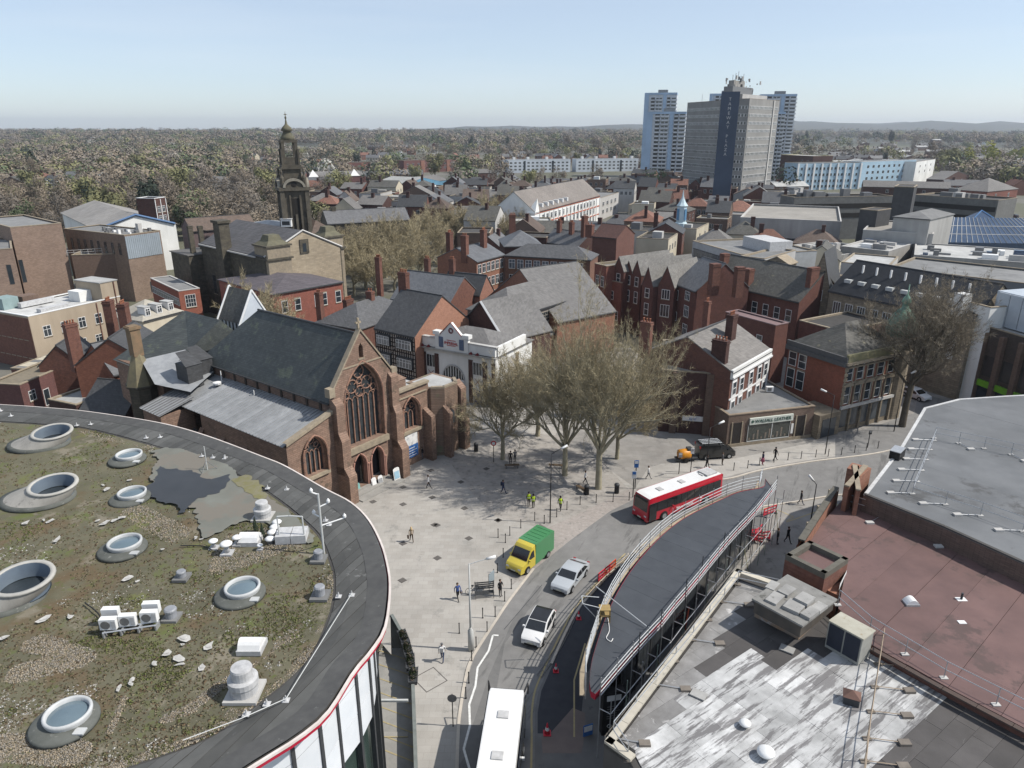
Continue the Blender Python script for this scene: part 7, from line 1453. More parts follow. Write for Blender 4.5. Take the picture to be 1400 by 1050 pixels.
# buildings behind the bank
T_,w_,rz,_=house('victorian_range','stone range with very dark steep roof and row of thin white spiked dormers','building',(1134,397),(1330,438),13,12.5,rise=4.6,roof='gx',wall=stone,rm=M('black_slate',(.028,.03,.035),(.022,.024,.028),sc=1,rough=.6,pat='slate'),wins=[('f',6,8.6,1.3,2.2,'3l',.03,.6),('f',6,4.6,1.3,2.4,'3l',.03,.6)])
for k in range(8): x=w_*(.12+.105*k);mb=MB();mb.box(x-.12,x+.12,4.1,4.4,15.2,16.9);mb.ob('white_finial',white,T_);pb(T_,'dormer_window',gal,x-1.6,x-.4,1.8,3.6,13.2,14.5)
house('stone_gable','pointed stone gable with windows at the left end of the dark steep roof','building',(1107,390),(1134,393),9,12.5,rise=6,roof='gy',wall=stone,rm=slate_dk,wins=[('f',1,10,1.2,1.8,'3l',.2,.8)])
house('stone_bank','low buff stone classical block with attic gable left of the pointed gable','building',(1022,375),(1105,392),10,12,roof='flat',wall=stone,rm=slate_lt,par=1.0,wins=[('f',5,8.4,1.1,2,'3l')])
house('stone_attic','small stone attic pavilion rising above the classical stone block','building',(1045,358),(1078,362),4,15,rise=1.2,roof='gy',wall=stone,rm=stone_trim,wins=[('f',1,12.6,2.6,1.4,'xl',.2,.8)])
T_,w_,rz,_=house('white_concrete_tower','bright white angular concrete stair tower at the right of the dark roof','building',(1300,418),(1352,432),8,13.5,roof='flat',wall=render_white,rm=white,par=1.2);pb(T_,'white_fin',render_white,w_*.25,w_*.5,-1.6,0,6,16)
T_,w_,rz,_=house('panel_clad_store','large store with pale ribbed metal cladding curving away at the right edge','store',(1320,440),(1450,478),30,11.5,roof='flat',wall=M('brown_store_brick',(.11,.085,.07),(.085,.065,.055),sc=1,pat='brick'),rm=felt_pale,par=.2)
for k in range(14): pb(T_,'cladding_panel',M('pale_blue_cladding',(.46,.50,.54),(.4,.44,.48),sc=1,rough=.4,rnd=.03),2.5+k*2.0,4.4+k*2.0,2.2,2.5,11.7,16.5)
mb=MB();mb.box(2,31,2.5,20,11.6,16.6);mb.ob('clad_volume',M('pale_blue_cladding'),T_)
for k in range(9):
 x=1.0+k*3.0;pb(T_,'brick_fin',brick_brown,x-.35,x+.35,-.7,0,0,11.0);pb(T_,'shop_window',glass,x+.5,x+2.5,-.1,0,.4,2.9);pb(T_,'green_fascia',M('lime_green',(.18,.42,.03),(.15,.36,.03),sc=1,rough=.4,big=0),x+.35,x+2.65,-.35,0,3.0,3.9);pb(T_,'upper_window',M('dark_glazing',(.05,.05,.05),sc=1,rough=.15),x+.6,x+2.4,-.08,0,4.6,7.6)
house('store_annex','dark grey clad plant level with large fan grilles above the pale store','building',(1215,368),(1500,402),16,13.5,roof='flat',wall=M('slate_grey_cladding',(.20,.21,.22),(.17,.18,.19),sc=1),rm=felt_grey,par=.3,wins=[('f',5,9.5,3.4,3.0,'n',.42,.95,dgrey)])
house('store_annex','pale sloping roofed block to the left of the fan grilles','building',(1150,360),(1215,366),14,12.5,roof='flat',wall=concrete_lt,rm=felt_pale,par=.2)
# FARTHER LANDMARKS
def band_face(t,side,w_,D,z,h_,n,frame,gm,name='window_band',x0=.03,x1=.97,fill=.62):
 ln=w_ if side in 'fb' else D;mb=MB();a,b=x0*ln,x1*ln
 mb.face([(a,-.1,z-.15),(b,-.1,z-.15),(b,-.1,z+h_+.15),(a,-.1,z+h_+.15)]);mb.face([(a,-.1,z+h_+.15),(b,-.1,z+h_+.15),(b,0,z+h_+.15),(a,0,z+h_+.15)]);mb.mi=1
 for i in range(n): q=a+(b-a)*(i+.5)/n;s=(b-a)/n*fill/2;mb.face([(q-s,-.14,z),(q+s,-.14,z),(q+s,-.14,z+h_),(q-s,-.14,z+h_)])
 o=mb.ob(name,[frame,gm],t)
 if side=='l': o.location=(0,D,0);o.rotation_euler=(0,0,-math.pi/2)
 if side=='r': o.location=(w_,0,0);o.rotation_euler=(0,0,math.pi/2)
 return o
m_tg=M('tower_grey_panel',(.26,.255,.245),(.22,.215,.205),sc=.5,streak=6);m_tf=M('tower_pale_panel',(.56,.56,.55),(.48,.48,.47),sc=1);m_navy=M('navy_panel',(.06,.08,.12),(.05,.068,.1),sc=.4)
z=53
A,B=(940,142),(987,139)
T_,w1,r1,_=house('office_tower','grey left wing of the high office tower, with thirteen bands of small windows','tower block',A,B,15,z,roof='flat',wall=m_tg,rm=felt_grey,par=.6)
for k in range(13): band_face(T_,'f',w1,15,2.6+k*3.85,1.3,26,m_tf,glass);band_face(T_,'r',w1,15,2.6+k*3.85,1.3,6,m_tf,glass)
for x in (.25,.55): mb=MB();mb.tube([(w1*x,4,z),(w1*x,4,z+5)],.12,4);mb.ob('aerial',steel,T_)
A,B=(1025,136.5),(1066,139.3)
D2=dpt(A,B,(1006,138.6),z);D2=min(max(D2,14),26)
T_,w2,r2,_=house('office_tower','sunlit right wing of the high office tower, pale with rooftop plant','tower block',A,B,D2,z,roof='flat',wall=m_tg,rm=felt_grey,par=.6)
for k in range(13): band_face(T_,'f',w2,D2,2.6+k*3.85,1.3,22,m_tf,glass);band_face(T_,'l',w2,D2,2.6+k*3.85,1.3,8,m_tf,glass);band_face(T_,'r',w2,D2,2.6+k*3.85,1.3,12,m_tf,glass)
pb(T_,'vertical_duct',concrete_lt,w2*.78,w2*.82,-.5,0,0,z+.5)
pb(T_,'plant_room',concrete_lt,w2*.05,w2*.85,5,D2-2,z,z+3);pb(T_,'plant_room',steel_dk,-6,w2*.45,7,D2-3,z+2.0,z+6.5);pb(T_,'plant_room',concrete,-3,w2*.25,8,D2-4,z+6.5,z+9.5)
for k in range(40): x,y,zz=random.uniform(-7,w2*.6),random.uniform(5,D2-2),z+random.uniform(3,10);s=random.uniform(.3,1.1);pb(T_,'antenna_panel',random.choice([steel_dk,dgrey,concrete_lt]),x,x+s,y,y+s*.5,zz,zz+s*1.8)
for k in range(5): x=-5+k*3.2;mb=MB();mb.tube([(x,8,z+6),(x,8,z+12+k % 3)],.12,4);mb.ob('aerial',steel_dk,T_)
a,b=g(986,139,z),g(1009,138,z);u_=(b-a).normalized();L_=(b-a).length;rzz=math.atan2(u_.y,u_.x)
dq=347*math.cos(PITCH)-15*math.sin(PITCH);a2,b2=Vector(((985.5-700)/FPX*dq,347,0)),Vector(((1008-700)/FPX*dq,344,0));rzn=R(-16.5)
T_=thing('stair_tower','navy blue stair shaft with white vertical lettering between the two tower wings','tower',(a2.x,a2.y-1.2,0),rzn);L_=8;pb(T_,'shaft',m_navy,0,L_,0,12,0,z+1.6)
for k,c in enumerate('TAMEWAY PLAZA'):
 if c != ' ': text(T_,c,(L_*.5,-.12,z-2.2-k*1.95),1.9,m_tf)
FOOT.append((a2.x,a2.y,14))
m_bal=M('balcony_white',(.60,.62,.64),(.52,.54,.56),sc=1);m_lb=M('light_blue_panel',(.36,.47,.6),(.32,.43,.56),sc=1);m_wt=M('tower_white',(.56,.59,.62),(.48,.51,.55),sc=1)
def flats_tower(u0,u1,vt,D_,lab,steps):
 k=(525-vt)/FPX;cp,sp=math.cos(PITCH),math.sin(PITCH);hh=D_*(k*cp-sp)/(cp+k*sp);z=39+hh;y=D_;dp_=D_*cp-hh*sp;x0=(u0-700)/FPX*dp_;x1=(u1-700)/FPX*dp_
 T=thing('residential_tower',lab,'tower block',(x0,y,terr(x0,y)),R(-14),'blue and white residential towers');W_=(x1-x0)*1.02;pb(T,'core',m_wt,0,W_,0,18,0,z);FOOT.append((x0+W_/2,y+9,18))
 pb(T,'blue_corner',m_lb,-.3,W_*.13,-.4,3,0,z-.5);pb(T,'blue_strip',m_lb,W_*.58,W_*.68,-.35,0,0,z);pb(T,'blue_crown',m_lb,-.2,W_+.2,-.5,18,z-1.0,z+.6);pb(T,'lift_motor_room',steel_dk,W_*.4,W_*.7,4,10,z,z+3)
 k=0;zz=3
 while zz<z-3:
  mb=MB()
  for (p,q) in ((.2,.32),(.7,.8)): mb.box(W_*p,W_*q,-.1,-.02,zz+1.1,zz+2.6)
  mb.ob('dark_recess',M('dark_glazing',(.05,.05,.05),sc=1),T);mb=MB()
  for (p,q) in ((.2,.32),(.34,.56),(.7,.8),(.82,1.02)): mb.box(W_*p,W_*q,-1.0,-.1,zz,zz+1.0)
  mb.ob('balcony_row',m_bal,T);mb=MB()
  for (p,q) in ((.36,.44),(.46,.54),(.84,.98)): mb.box(W_*p,W_*q,-.12,-.02,zz+1.2,zz+2.3)
  mb.ob('window_row',glass,T);zz+=2.75
flats_tower(882,924,128,640,'leftmost blue and white residential tower, upper block behind',1);flats_tower(886,936,154,560,'shorter blue and white residential block in front of the leftmost tower',1)
flats_tower(971,1008,129,680,'blue and white tower mostly hidden behind the office tower',1);flats_tower(1040,1086,130,620,'blue and white residential tower to the right of the office tower',1);flats_tower(1044,1072,154,560,'lower stepped blue and white block at the right of the office tower',1)
for i,(A,B,lab) in enumerate([((694,219),(780,218),'long white block of flats with regular dark windows, left of a pair'),((788,218),(873,217),'long white block of flats with regular dark windows, right of a pair')]):
 T_,w_,rz,_=house('block_of_flats',lab,'flats',A,B,11,11.5,roof='flat',wall=M('flats_white',(.52,.57,.62),(.46,.5,.55),sc=1),rm=felt_grey,par=.3,far=True,wins=[('f',14,8.2,2.2,1.4,'c',.02,.98,white),('f',14,5.2,2.2,1.4,'c',.02,.98,white),('f',14,2.2,2.2,1.4,'c',.02,.98,white)],grp='white blocks of flats',cop=white)
 for x in (.1,.32,.62,.9): pb(T_,'rooftop_stack',white,w_*x,w_*x+2.2,3,6,11.5,14)
 for x in (.25,.7): pb(T_,'stair_glazing',glass,w_*x,w_*x+2,-.1,0,0,10.5)
for i,(A,B,lab) in enumerate([((421,224),(506,222),'long dark red brick block of flats beyond the school roofs, left one'),((552,220),(620,218),'long dark red brick block of flats behind the blue warehouse')]):
 T_,w_,rz,_=house('block_of_flats',lab,'flats',A,B,12,11,roof='flat',wall=M('maroon_brick',(.17,.07,.06),(.13,.055,.05),sc=1),rm=felt_dark,par=.2,far=True,wins=[('f',9,7,2,1.6,'c',.02,.98),('f',9,3.4,2,1.6,'c',.02,.98)])
 for x in (.33,.62,.85): pb(T_,'pink_bay',M('salmon_brick2'),w_*x,w_*x+4,-.5,0,0,10.6)
for (A,B,lab,rf,wl,ez,dp) in [((512,250),(556,252),'blue clad warehouse with pale striped rooflights',M('striped_roof',(.36,.36,.34),(.24,.24,.23),sc=.8),blue_metal,7.5,34),((556,252),(612,246),'long low blue and brick warehouse range',slate_lt,blue_metal,6.5,18),((425,242),(500,240),'school building with grey roof and white triangular gables',slate_lt,M('plum_brick'),7,16),((270,248),(310,250),'community building with pale roof and white edged gable',slate_lt,render_white,6,18),((352,252),(382,250),'low pale roofed building left of the clock tower',felt_pale,render_cream,5,12)]:
 T_,w_,rz,_=house('warehouse' if 'ware' in lab else 'school',lab,'building',A,B,dp,ez,rise=3,roof='gx',wall=wl,rm=rf,far=True)
 if 'ware' in lab: pb(T_,'brick_base',brick_red,-.05,w_+.05,-.15,0,0,ez*.5)
 if 'triangular' in lab:
  for x in (.05,.45,.8): mb=MB();mb.face([(w_*x-3.5,-.4,ez),(w_*x+3.5,-.4,ez),(w_*x,2,ez+4.8)]);mb.ob('white_gable',white,T_)
house('house','white and dark brick detached house beside the warehouse, with hipped roof','house',(641,237),(679,236),12,8,rise=2.6,roof='hip',wall=brick_dark,rm=slate_lt,far=True,wins=[('f',2,5,1.2,1.6,'c')]);o=thing('garden_wall','bright white rendered end wall of the detached house','wall',(*g(672,240,4).xy,0));pb(o,'wall',render_white,0,6,-.5,0,0,8)
house('house','small red brick house with white end near the blue warehouse','house',(624,246),(640,247),8,6.5,rise=1.5,roof='hip',wall=brick_red,rm=slate_lt,far=True)
A,B=(731,290),(820,267)
T_,w_,rz,_=house('office_range','long white office range with orange bands, grey pitched roof and small dormers','offices',A,B,16,12,rise=6.5,roof='gx',wall=render_white,rm=M('taupe_roof',(.24,.215,.195),(.19,.17,.155),sc=1,pat='slate',pc=(.7,.7,.7)),wins=[('f',15,8.6,1.9,1.8,'g'),('f',15,5.2,1.9,2.0,'g'),('f',15,1.6,1.9,2.4,'g')],gableov=.2)
for zz,hh,mt in ((11.2,.9,M('orange_band',(.42,.14,.08),(.34,.11,.07),sc=2)),(7.4,.5,M('orange_band')),(4.0,.4,M('orange_band'))): pb(T_,'orange_band',mt,-.05,w_+.05,-.12,0,zz,zz+hh)
for k in range(17): pb(T_,'white_pilaster',white,w_*k/16-.22,w_*k/16+.22,-.25,0,0,11)
for k in range(6): x=w_*(.12+.07*k);pb(T_,'dormer',white,x-.5,x+.5,.5,3,12.8,14.2)
mb=MB();mb.face([(-.3,-.3,11.5),(3.6,-.3,11.5),(1.6,-.3,16.5)]);mb.face([(-.3,-.3,11.5),(-.3,3,11.5),(1.6,-.3,16.5)]);mb.ob('corner_gable',render_white,T_)
house('office_range','grey banded office block continuing right of the white range','offices',(820,272),(846,264),14,9.5,roof='flat',wall=concrete_lt,rm=felt_grey,par=.3,wins=[('f',4,6,3,1.6,'x'),('f',4,2.6,3,1.6,'x')])
T_,w_,rz,_=house('strip_window_offices','low office block with white panels and long dark window strips','offices',(947,331),(1013,350),20,12,roof='flat',wall=M('panel_white',(.44,.45,.45),(.36,.37,.37),sc=1),rm=felt_grey,par=.3)
for zz in (8.8,5.2,1.6): band_face(T_,'f',w_,20,zz,1.7,22,dgrey,glass_lt);band_face(T_,'l',w_,20,zz,1.7,12,dgrey,glass_lt)
pb(T_,'plant_room',M('vent_white'),w_*.45,w_*.95,8,14,12,14.6)
house('strip_window_offices','second white panelled office wing behind the strip-window block','offices',(1013,352),(1045,356),16,12.5,roof='flat',wall=concrete_lt,rm=felt_grey,par=.3)
p=g(930,318,8);t=thing('cupola','slim pale blue and white cupola standing among dark roofs','cupola',(p.x,p.y,6),R(10));mb=MB();mb.lathe([(2,0),(2,5),(1.6,5.3),(1.6,10),(1.9,10.3),(1.2,11.2),(.5,12.5),(.3,13.4),(.08,15)],8);mb.ob('cupola_tower',M('pale_blue_cupola',(.5,.6,.64),(.42,.52,.56),sc=1),t)
for k in range(4): o=pb(t,'blue_opening',M('deep_blue',(.12,.26,.42),sc=2),-.4,.4,-1.75,-1.5,6,9.4);o.rotation_euler=(0,0,k*math.pi/2+.4)
house('shopping_centre','wide pale concrete shopping centre with a big flat roof and small window strips','building',(1012,300),(1150,306),45,13,roof='flat',wall=M('stained_concrete',(.36,.355,.34),(.28,.275,.265),sc=.5,streak=4),rm=M('sandy_roof',(.30,.28,.25),(.24,.225,.2),sc=.4),par=.6,cop=concrete_lt,wins=[('f',3,6.5,6,1.6,'x',.02,.4,steel),('f',2,6.5,5,1.6,'x',.45,.8,steel)])
house('shopping_centre','taller blank concrete block at the right end of the shopping centre','building',(1180,316),(1276,322),26,13.5,roof='flat',wall=M('stained_concrete'),rm=M('sandy_roof'),par=.3,cop=concrete_lt,wins=[('f',8,6.5,2.6,1.2,'x',.03,.97,steel)])
house('shopping_centre','tall concrete stair block with sloping cap and bright side wall','building',(1222,296),(1272,300),18,17.5,rise=1.5,roof='hip',wall=M('stained_concrete'),rm=felt_grey)
house('shopping_centre','dark square lift tower on the shopping centre roof','building',(1176,286),(1200,288),8,18,roof='flat',wall=M('dark_shaft',(.07,.07,.072),(.05,.05,.052),sc=1),rm=felt_dark)
house('shopping_centre','taller dark glazed lift tower behind the shopping centre roof','building',(1223,255),(1250,256),10,23,roof='flat',wall=M('dark_shaft'),rm=felt_dark)
for (A,B,dp,ez,lab) in [((1086,272),(1222,270),10,15,'long dark grey banded car park range behind the concrete roof, left part'),((1250,268),(1365,276),16,15,'long dark grey roofed range behind the concrete roof, right part'),((1046,265),(1086,268),14,12,'low pale strip building at the foot of the office tower')]:
 T_,w_,rz,_=house('car_park',lab,'building',A,B,dp,ez,roof='flat',wall=M('dark_concrete',(.15,.15,.145),(.11,.11,.105),sc=1),rm=felt_dark,par=.5,far=True)
 for zz in (ez-3.6,ez-7): pb(T_,'open_deck',M('dark_interior'),.4,w_-.4,-.1,0,zz,zz+1.7)
 for k in range(7): x,y=random.uniform(1,w_-5),random.uniform(2,dp-3);pb(T_,'roof_plant',random.choice([concrete_lt,felt_grey,steel_dk]),x,x+random.uniform(2,5),y,y+2.5,ez,ez+random.uniform(1.2,3))
T_=thing('glazed_roof','dark blue glazed pyramid atrium roof with white glazing bars','glass roof',(*g(1276,331,9).xy,7),R(-6));m_bg=M('blue_glazing',(.05,.09,.16),(.035,.06,.11),sc=.5,rough=.12,spec=.8)
mb=MB();W_,D_=36,20
for f_ in ([(0,0,2),(W_,0,2),(W_-7,8,8),(5,8,8)],[(W_,0,2),(W_,D_,2),(W_-7,8,8)],[(0,0,2),(5,8,8),(0,D_,2)],[(5,8,8),(W_-7,8,8),(W_,D_,2),(0,D_,2)]): mb.face(f_)
mb.box(0,W_,0,D_,-7,2);mb.ob('glazing',m_bg,T_)
for k in range(25): x0=W_*k/24;x1=5+(W_-12)*k/24;mb=MB();mb.tube([(x0,-.03,2.05),(x1,7.97,8.06)],.09,4);mb.ob('glazing_bar',m_tf,T_)
for k in (.33,.66): mb=MB();mb.tube([(5*k,8*k-.05,2+6*k),(W_-7*k,8*k-.05,2+6*k)],.09,4);mb.ob('glazing_bar',m_tf,T_)
for cx in (17,34): mb=MB();mb.face([(cx-5,8,6),(cx+5,8,6),(cx,12,9.6)]);mb.face([(cx+5,8,6),(cx+5,16,6),(cx,12,9.6)]);mb.face([(cx-5,8,6),(cx-5,16,6),(cx,12,9.6)]);mb.ob('glass_pyramid',m_bg,T_)
for s in range(2):
 for cx in (17,34): mb=MB();mb.tube([(cx-5+10*s,7.9,6),(cx,12,9.65)],.2,4);mb.ob('blue_edge_bar',M('blue_trim2',(.1,.22,.42),sc=2),T_)
FOOT.append((T_.location.x+18,T_.location.y+10,22))
for (A,B,dp,ez,lab) in [((1150,338),(1215,345),20,11,'long pale metal roof in front of the concrete centre'),((1072,338),(1150,350),16,9.5,'cluster of pale low roofs below the shopping centre'),((1250,350),(1420,362),22,11,'broad grey sheet roof in front of the glass pyramids')]:
 T_,w_,rz,_=house('shop_block',lab,'building',A,B,dp,ez,roof='flat',wall=concrete,rm=felt_pale,par=.2,cop=concrete_lt)
 for k in range(16): x,y=random.uniform(1,w_-4),random.uniform(1,dp-3);pb(T_,'roof_plant',random.choice([white,felt_grey,steel_dk,concrete_lt,m_bg]),x,x+random.uniform(.8,3.5),y,y+random.uniform(.8,2),ez,ez+random.uniform(.4,1.8))
A,B=(1092,224),(1178,223)
T_,w_,rz,_=house('blue_office','four-storey pale blue and white panelled office range','offices',A,B,16,17,roof='flat',wall=M('sky_blue_panel',(.33,.46,.56),(.29,.41,.5),sc=1),rm=felt_grey,par=.3,far=True)
for zz in (13,9,5,1.5): band_face(T_,'f',w_,16,zz,1.6,16,M('sky_blue_panel'),glass,fill=.5)
for k in range(9): pb(T_,'white_pier',white,w_*k/8-.6,w_*k/8+.6,-.6,0,0,17)
house('blue_office','white right hand wing of the blue office range','offices',(1178,222),(1253,219),14,17,roof='flat',wall=M('sky_blue_panel'),rm=felt_grey,far=True,wins=[('f',9,13,2.4,1.8,'c'),('f',9,9,2.4,1.8,'c'),('f',9,5,2.4,1.8,'c')],par=.3,cop=white)
house('blue_office','bright white end block of the blue office range','offices',(1253,222),(1279,218),16,16,roof='flat',wall=render_white,rm=felt_grey,far=True,wins=[('f',3,12,2,1.6,'c'),('f',3,8,2,1.6,'c')],par=.3)
house('brown_office','dark brown brick block with pale canopy roof behind the office range','offices',(1067,212),(1112,214),20,19,roof='flat',wall=brick_dark,rm=felt_pale,far=True,par=.3,wins=[('f',2,12,2,4,'c',.6,.95)],cop=M('yellow_cornice',(.5,.45,.28),sc=2))
for (A,B,dp,ez,ri,rf,w,lab) in [((1305,262),(1345,268),12,9,4,'gx',brick_dark,'dark brick steep roofed house at the right edge, front one'),((1290,246),(1325,240),10,8,4,'gy',brick_dark,'dark gabled brick house behind the right edge houses'),((1350,262),(1392,258),14,13,5,'pyr',M('bright_red_brick2'),'tall red brick villa with pyramid slate roof at the right edge'),((1180,255),(1300,258),12,8,3,'gx',brick_dark,'long low slate roof behind the dark lift towers')]:
 house('brick_villa',lab,'house',A,B,dp,ez,rise=ri,roof=rf,wall=w,rm=slate_lt,far=True,wins=[('f',2,ez-3,1.4,1.6,'c')])
# INFILL ROOFS
def hits(x,y,r):
 for (X,Y,rr_) in FOOT:
  if (X-x)**2+(Y-y)**2<(rr_+r)**2*.92: return True
 return False
TREEZ=[]
ri=random.Random(42);LB={
'slate': ['slate roofed brick building','narrow slate roofed house','dark slated shop building'],'flat': ['flat grey roofed shop building','low flat felt roofed building','pale flat roofed block'],'tile': ['brown tiled building','red tiled brick house']}
wl_=[brick_red,brick_dark,db,brick_brown,concrete_lt,render_cream,M('plain_brick')]
cnt=0
def uv_ok(u,v):
 if 850<u<1000 and 300<v<330: return True
 return (640<u<1060 and 258<v<348) or (1080<u<1130 and 335<v<372) or (440<u<660 and 262<v<300) or (20<u<120 and 250<v<262) or (860<u<935 and 236<v<300) or (-20<u<60 and 400<v<420)
for k in range(9000):
 u,v=ri.uniform(0,1400),ri.uniform(236,420);p=g(u,v,6)
 if not uv_ok(u,v): continue
 w_,D=ri.uniform(8,17),ri.uniform(8,13)
 if hits(p.x,p.y,max(w_,D)*.5): continue
 st=ri.choice(['slate','slate','slate','flat','flat','tile']);ez=ri.uniform(7,11.5);a=R(-20+ri.choice([0,0,90])+ri.uniform(-9,9)) if u>760 else R(-8+ri.choice([0,90])+ri.uniform(-8,8))
 if (p.y<175 and u<660): continue
 cx,cy=p.x-math.cos(a)*w_/2+math.sin(a)*D/2,p.y-math.sin(a)*w_/2-math.cos(a)*D/2;near=('beside the white office range' if 640<u<830 else 'in front of the tall office tower' if u<1060 else 'below the shopping centre' if u<1150 else 'by the trees') if u>620 else 'near the clock tower and warehouse'
 roof={'slate': ri.choice(['gx','gx','gy','hip']),'tile': ri.choice(['gx','hip']),'flat': 'flat'}[st]
 T_,*_r=house('town_building',ri.choice(LB[st])+' '+near,'building',None,None,D,ez,rise=ri.uniform(2.4,4.2),roof=roof,wall=ri.choice(wl_),rm={'slate': ri.choice([slate,slate_lt,slate_dk,slate_moss]),'tile': ri.choice([tile_brown,tile_red]),'flat': ri.choice([felt_grey,felt_pale,felt_dark])}[st],par=.4,world=((cx,cy),(cx+math.cos(a)*w_,cy+math.sin(a)*w_)),far=True,grp='roofs packed in the middle distance',wins=[('f',ri.randint(2,4),ez-3,1.2,1.6,'c'),('r',2,ez-3,1.2,1.6,'c')],ch=[(ri.uniform(.1,.9),.4,1.2,.9,ez+ri.uniform(3.8,5.5),0,brick_dark)] if st != 'flat' else [])
 if st=='flat' and ri.random()<.7: pb(T_,'roof_plant',ri.choice([concrete_lt,white,steel_dk]),w_*.3,w_*.3+ri.uniform(1,4),D*.3,D*.6,ez,ez+ri.uniform(.8,2.4))
 cnt+=1
 if cnt>=150: break
print('infill',cnt)
def proto_house(n,w_,D,ez,ri_,wall,rm,roof='gx'):
 t,*_r=_house('house','tmp','house',None,None,D,ez,rise=ri_,roof=roof,wall=wall,rm=rm,world=((0,0),(w_,0)),far=True,grp='houses in the suburbs',wins=[('f',max(2,int(w_/4)),ez-2.2,1.5,1.4,'n')],ch=[(.2,.5,1.2,.9,ez+ri_+1.4,0,brick_dark),(.8,.5,1.2,.9,ez+ri_+1.4,0,brick_dark)]);return t
PR=[(proto_house(0,9,8,5.6,3,brick_red,tile_brown),'red brick house with brown tiled roof among suburban trees'),(proto_house(1,28,9,5.8,3.2,brick_red,slate),'row of brick terraced houses with dark slate roof'),(proto_house(2,10,8,5.8,2.8,render_white,slate_lt,'hip'),'white rendered house with hipped grey roof in the suburbs'),(proto_house(3,22,14,6,2.4,brick_brown,felt_pale),'low pale roofed works building beyond the town'),(proto_house(4,11,9,6,3.2,M('salmon_brick2'),tile_red),'orange brick house with reddish roof in the suburbs'),(proto_house(5,16,9,6,3.2,render_cream,slate),'cream fronted houses with slate roof in the suburbs')]
KB_=[(688,876,243),(505,640,270),(415,510,260),(640,684,258),(1085,1290,266),(262,318,268),(722,850,318),(548,626,243)]
def blocks(u,v): return any(a<u<b and c-14<v<c+9 for a,b,c in KB_)
first=[True]*6;n=0;FH=[]
for k in range(20000):
 v=ri.uniform(184,262);u=ri.uniform(-10,1410);p=g(u,v,4);x,y=p.x,p.y
 if y>2400: continue
 lf=u<400
 if lf and ri.random()<.7: continue
 if v<200 and ri.random()<.4: continue
 if u<1050 and ri.random()<.25: continue
 if hits(x,y,11) or blocks(u,v): continue
 if any((X-x)**2+(Y-y)**2<17**2 for X,Y in FH): continue
 if 480<u<640 and v>246: continue
 i=ri.choice([0,1,1,2,4,5] if u<1050 or ri.random()<.5 else [1,3,3,0,5]);src,lab=PR[i];a=R(ri.choice([0,12,-18,90,75])+ri.uniform(-5,5))
 if first[i]: src.location=(x,y,terr(x,y));src.rotation_euler.z=a;src['label']=lab;first[i]=False
 else: copy_tree(src,lab,(x,y,terr(x,y)),a)
 FH.append((x,y));n+=1
 if n>=300: break
print('houses',n)
# TREES
def twig_mat(name,c,c2): return M(name,c,c2,sc=.9,big=0,rnd=.12,rough=.9)
tw_br=twig_mat('bare_twigs',(.38,.32,.20),(.28,.235,.145));tw_gy=twig_mat('grey_twigs',(.27,.225,.165),(.19,.16,.115));pale_bark=M('pale_bark',(.36,.33,.24),(.24,.215,.15),sc=1.2,big=0)
def gen_tree(seed,hgt_,rad,clear,ntw,tl,tw,n1=7,bud=0.0,limbs_lv=3):
 """returns (limb MB, twig verts, faces)"""
 rr=random.Random(seed);L_=MB();ends=[]
 def rnd_dir(d,ang):
  a=rr.uniform(0,6.283);n=d.orthogonal().normalized();m_=d.cross(n);return (d*math.cos(ang)+(n*math.cos(a)+m_*math.sin(a))*math.sin(ang)).normalized()
 def grow(p,d,ln,r,lv):
  pts=[p];q=p;dd=d;k=4 if lv<2 else 3
  for i in range(k):
   dd=(dd+Vector((rr.uniform(-1,1),rr.uniform(-1,1),rr.uniform(-.3,.8)))*.16).normalized();q=q+dd*ln/k;pts.append(q)
   w_=(q-Vector((0,0,hgt_*.62)));
  L_.tube(pts,r,6 if lv<2 else (4 if lv<3 else 3),r*.55,caps=False)
  if lv>=limbs_lv: ends.extend((pts[j],dd,ln) for j in range(1,len(pts)));return
  nc={0: n1,1: 6,2: 5}.get(lv,4)
  for i in range(nc):
   t=.3+.7*(i+.6)/nc;j=min(k-1,int(t*k));b=pts[j].lerp(pts[j+1],t*k-j);cd=rnd_dir(dd if i<nc-1 else dd,rr.uniform(.35,.95) if i<nc-1 else .2);cd.z=cd.z*.8+.12;cd.normalize()
   grow(b,cd,ln*rr.uniform(.58,.8),r*.55*(1-.3*t),lv+1)
 L_.tube([(0,0,-.2),(rr.uniform(-.1,.1),rr.uniform(-.1,.1),clear*.5),(rr.uniform(-.25,.25),rr.uniform(-.2,.2),clear)],hgt_*.026,8,hgt_*.02,caps=False)
 for i in range(n1):
  a=6.283*i/n1+rr.uniform(-.3,.3);el=R(rr.uniform(34,80)) if i else R(86);d=Vector((math.cos(a)*math.cos(el)*rad/(hgt_*.45),math.sin(a)*math.cos(el)*rad/(hgt_*.45),math.sin(el))).normalized()
  grow(Vector((0,0,clear*rr.uniform(.82,1))),d,hgt_*.34*rr.uniform(.85,1.15),hgt_*.0115,1)
 rs=np.random.RandomState(seed);E_=[(p,d) for p,d,l in ends];idx=rs.randint(0,len(E_),ntw);V=np.zeros((ntw*3,3));P=np.array([tuple(E_[i][0]) for i in idx]);D_=np.array([tuple(E_[i][1]) for i in idx])
 d=D_*.7+rs.normal(0,.62,(ntw,3));d[:,2]+=.25;d /= np.linalg.norm(d,axis=1)[:,None];ln=tl*rs.uniform(.5,1.3,ntw)[:,None];s=np.cross(d,rs.normal(0,1,(ntw,3)));s /= np.linalg.norm(s,axis=1)[:,None]
 st=P+rs.normal(0,.18*tl,(ntw,3));V[0::3]=st-s*tw/2;V[1::3]=st+s*tw/2;V[2::3]=st+d*ln
 F=np.arange(ntw*3).reshape(-1,3)
 return L_,V,F
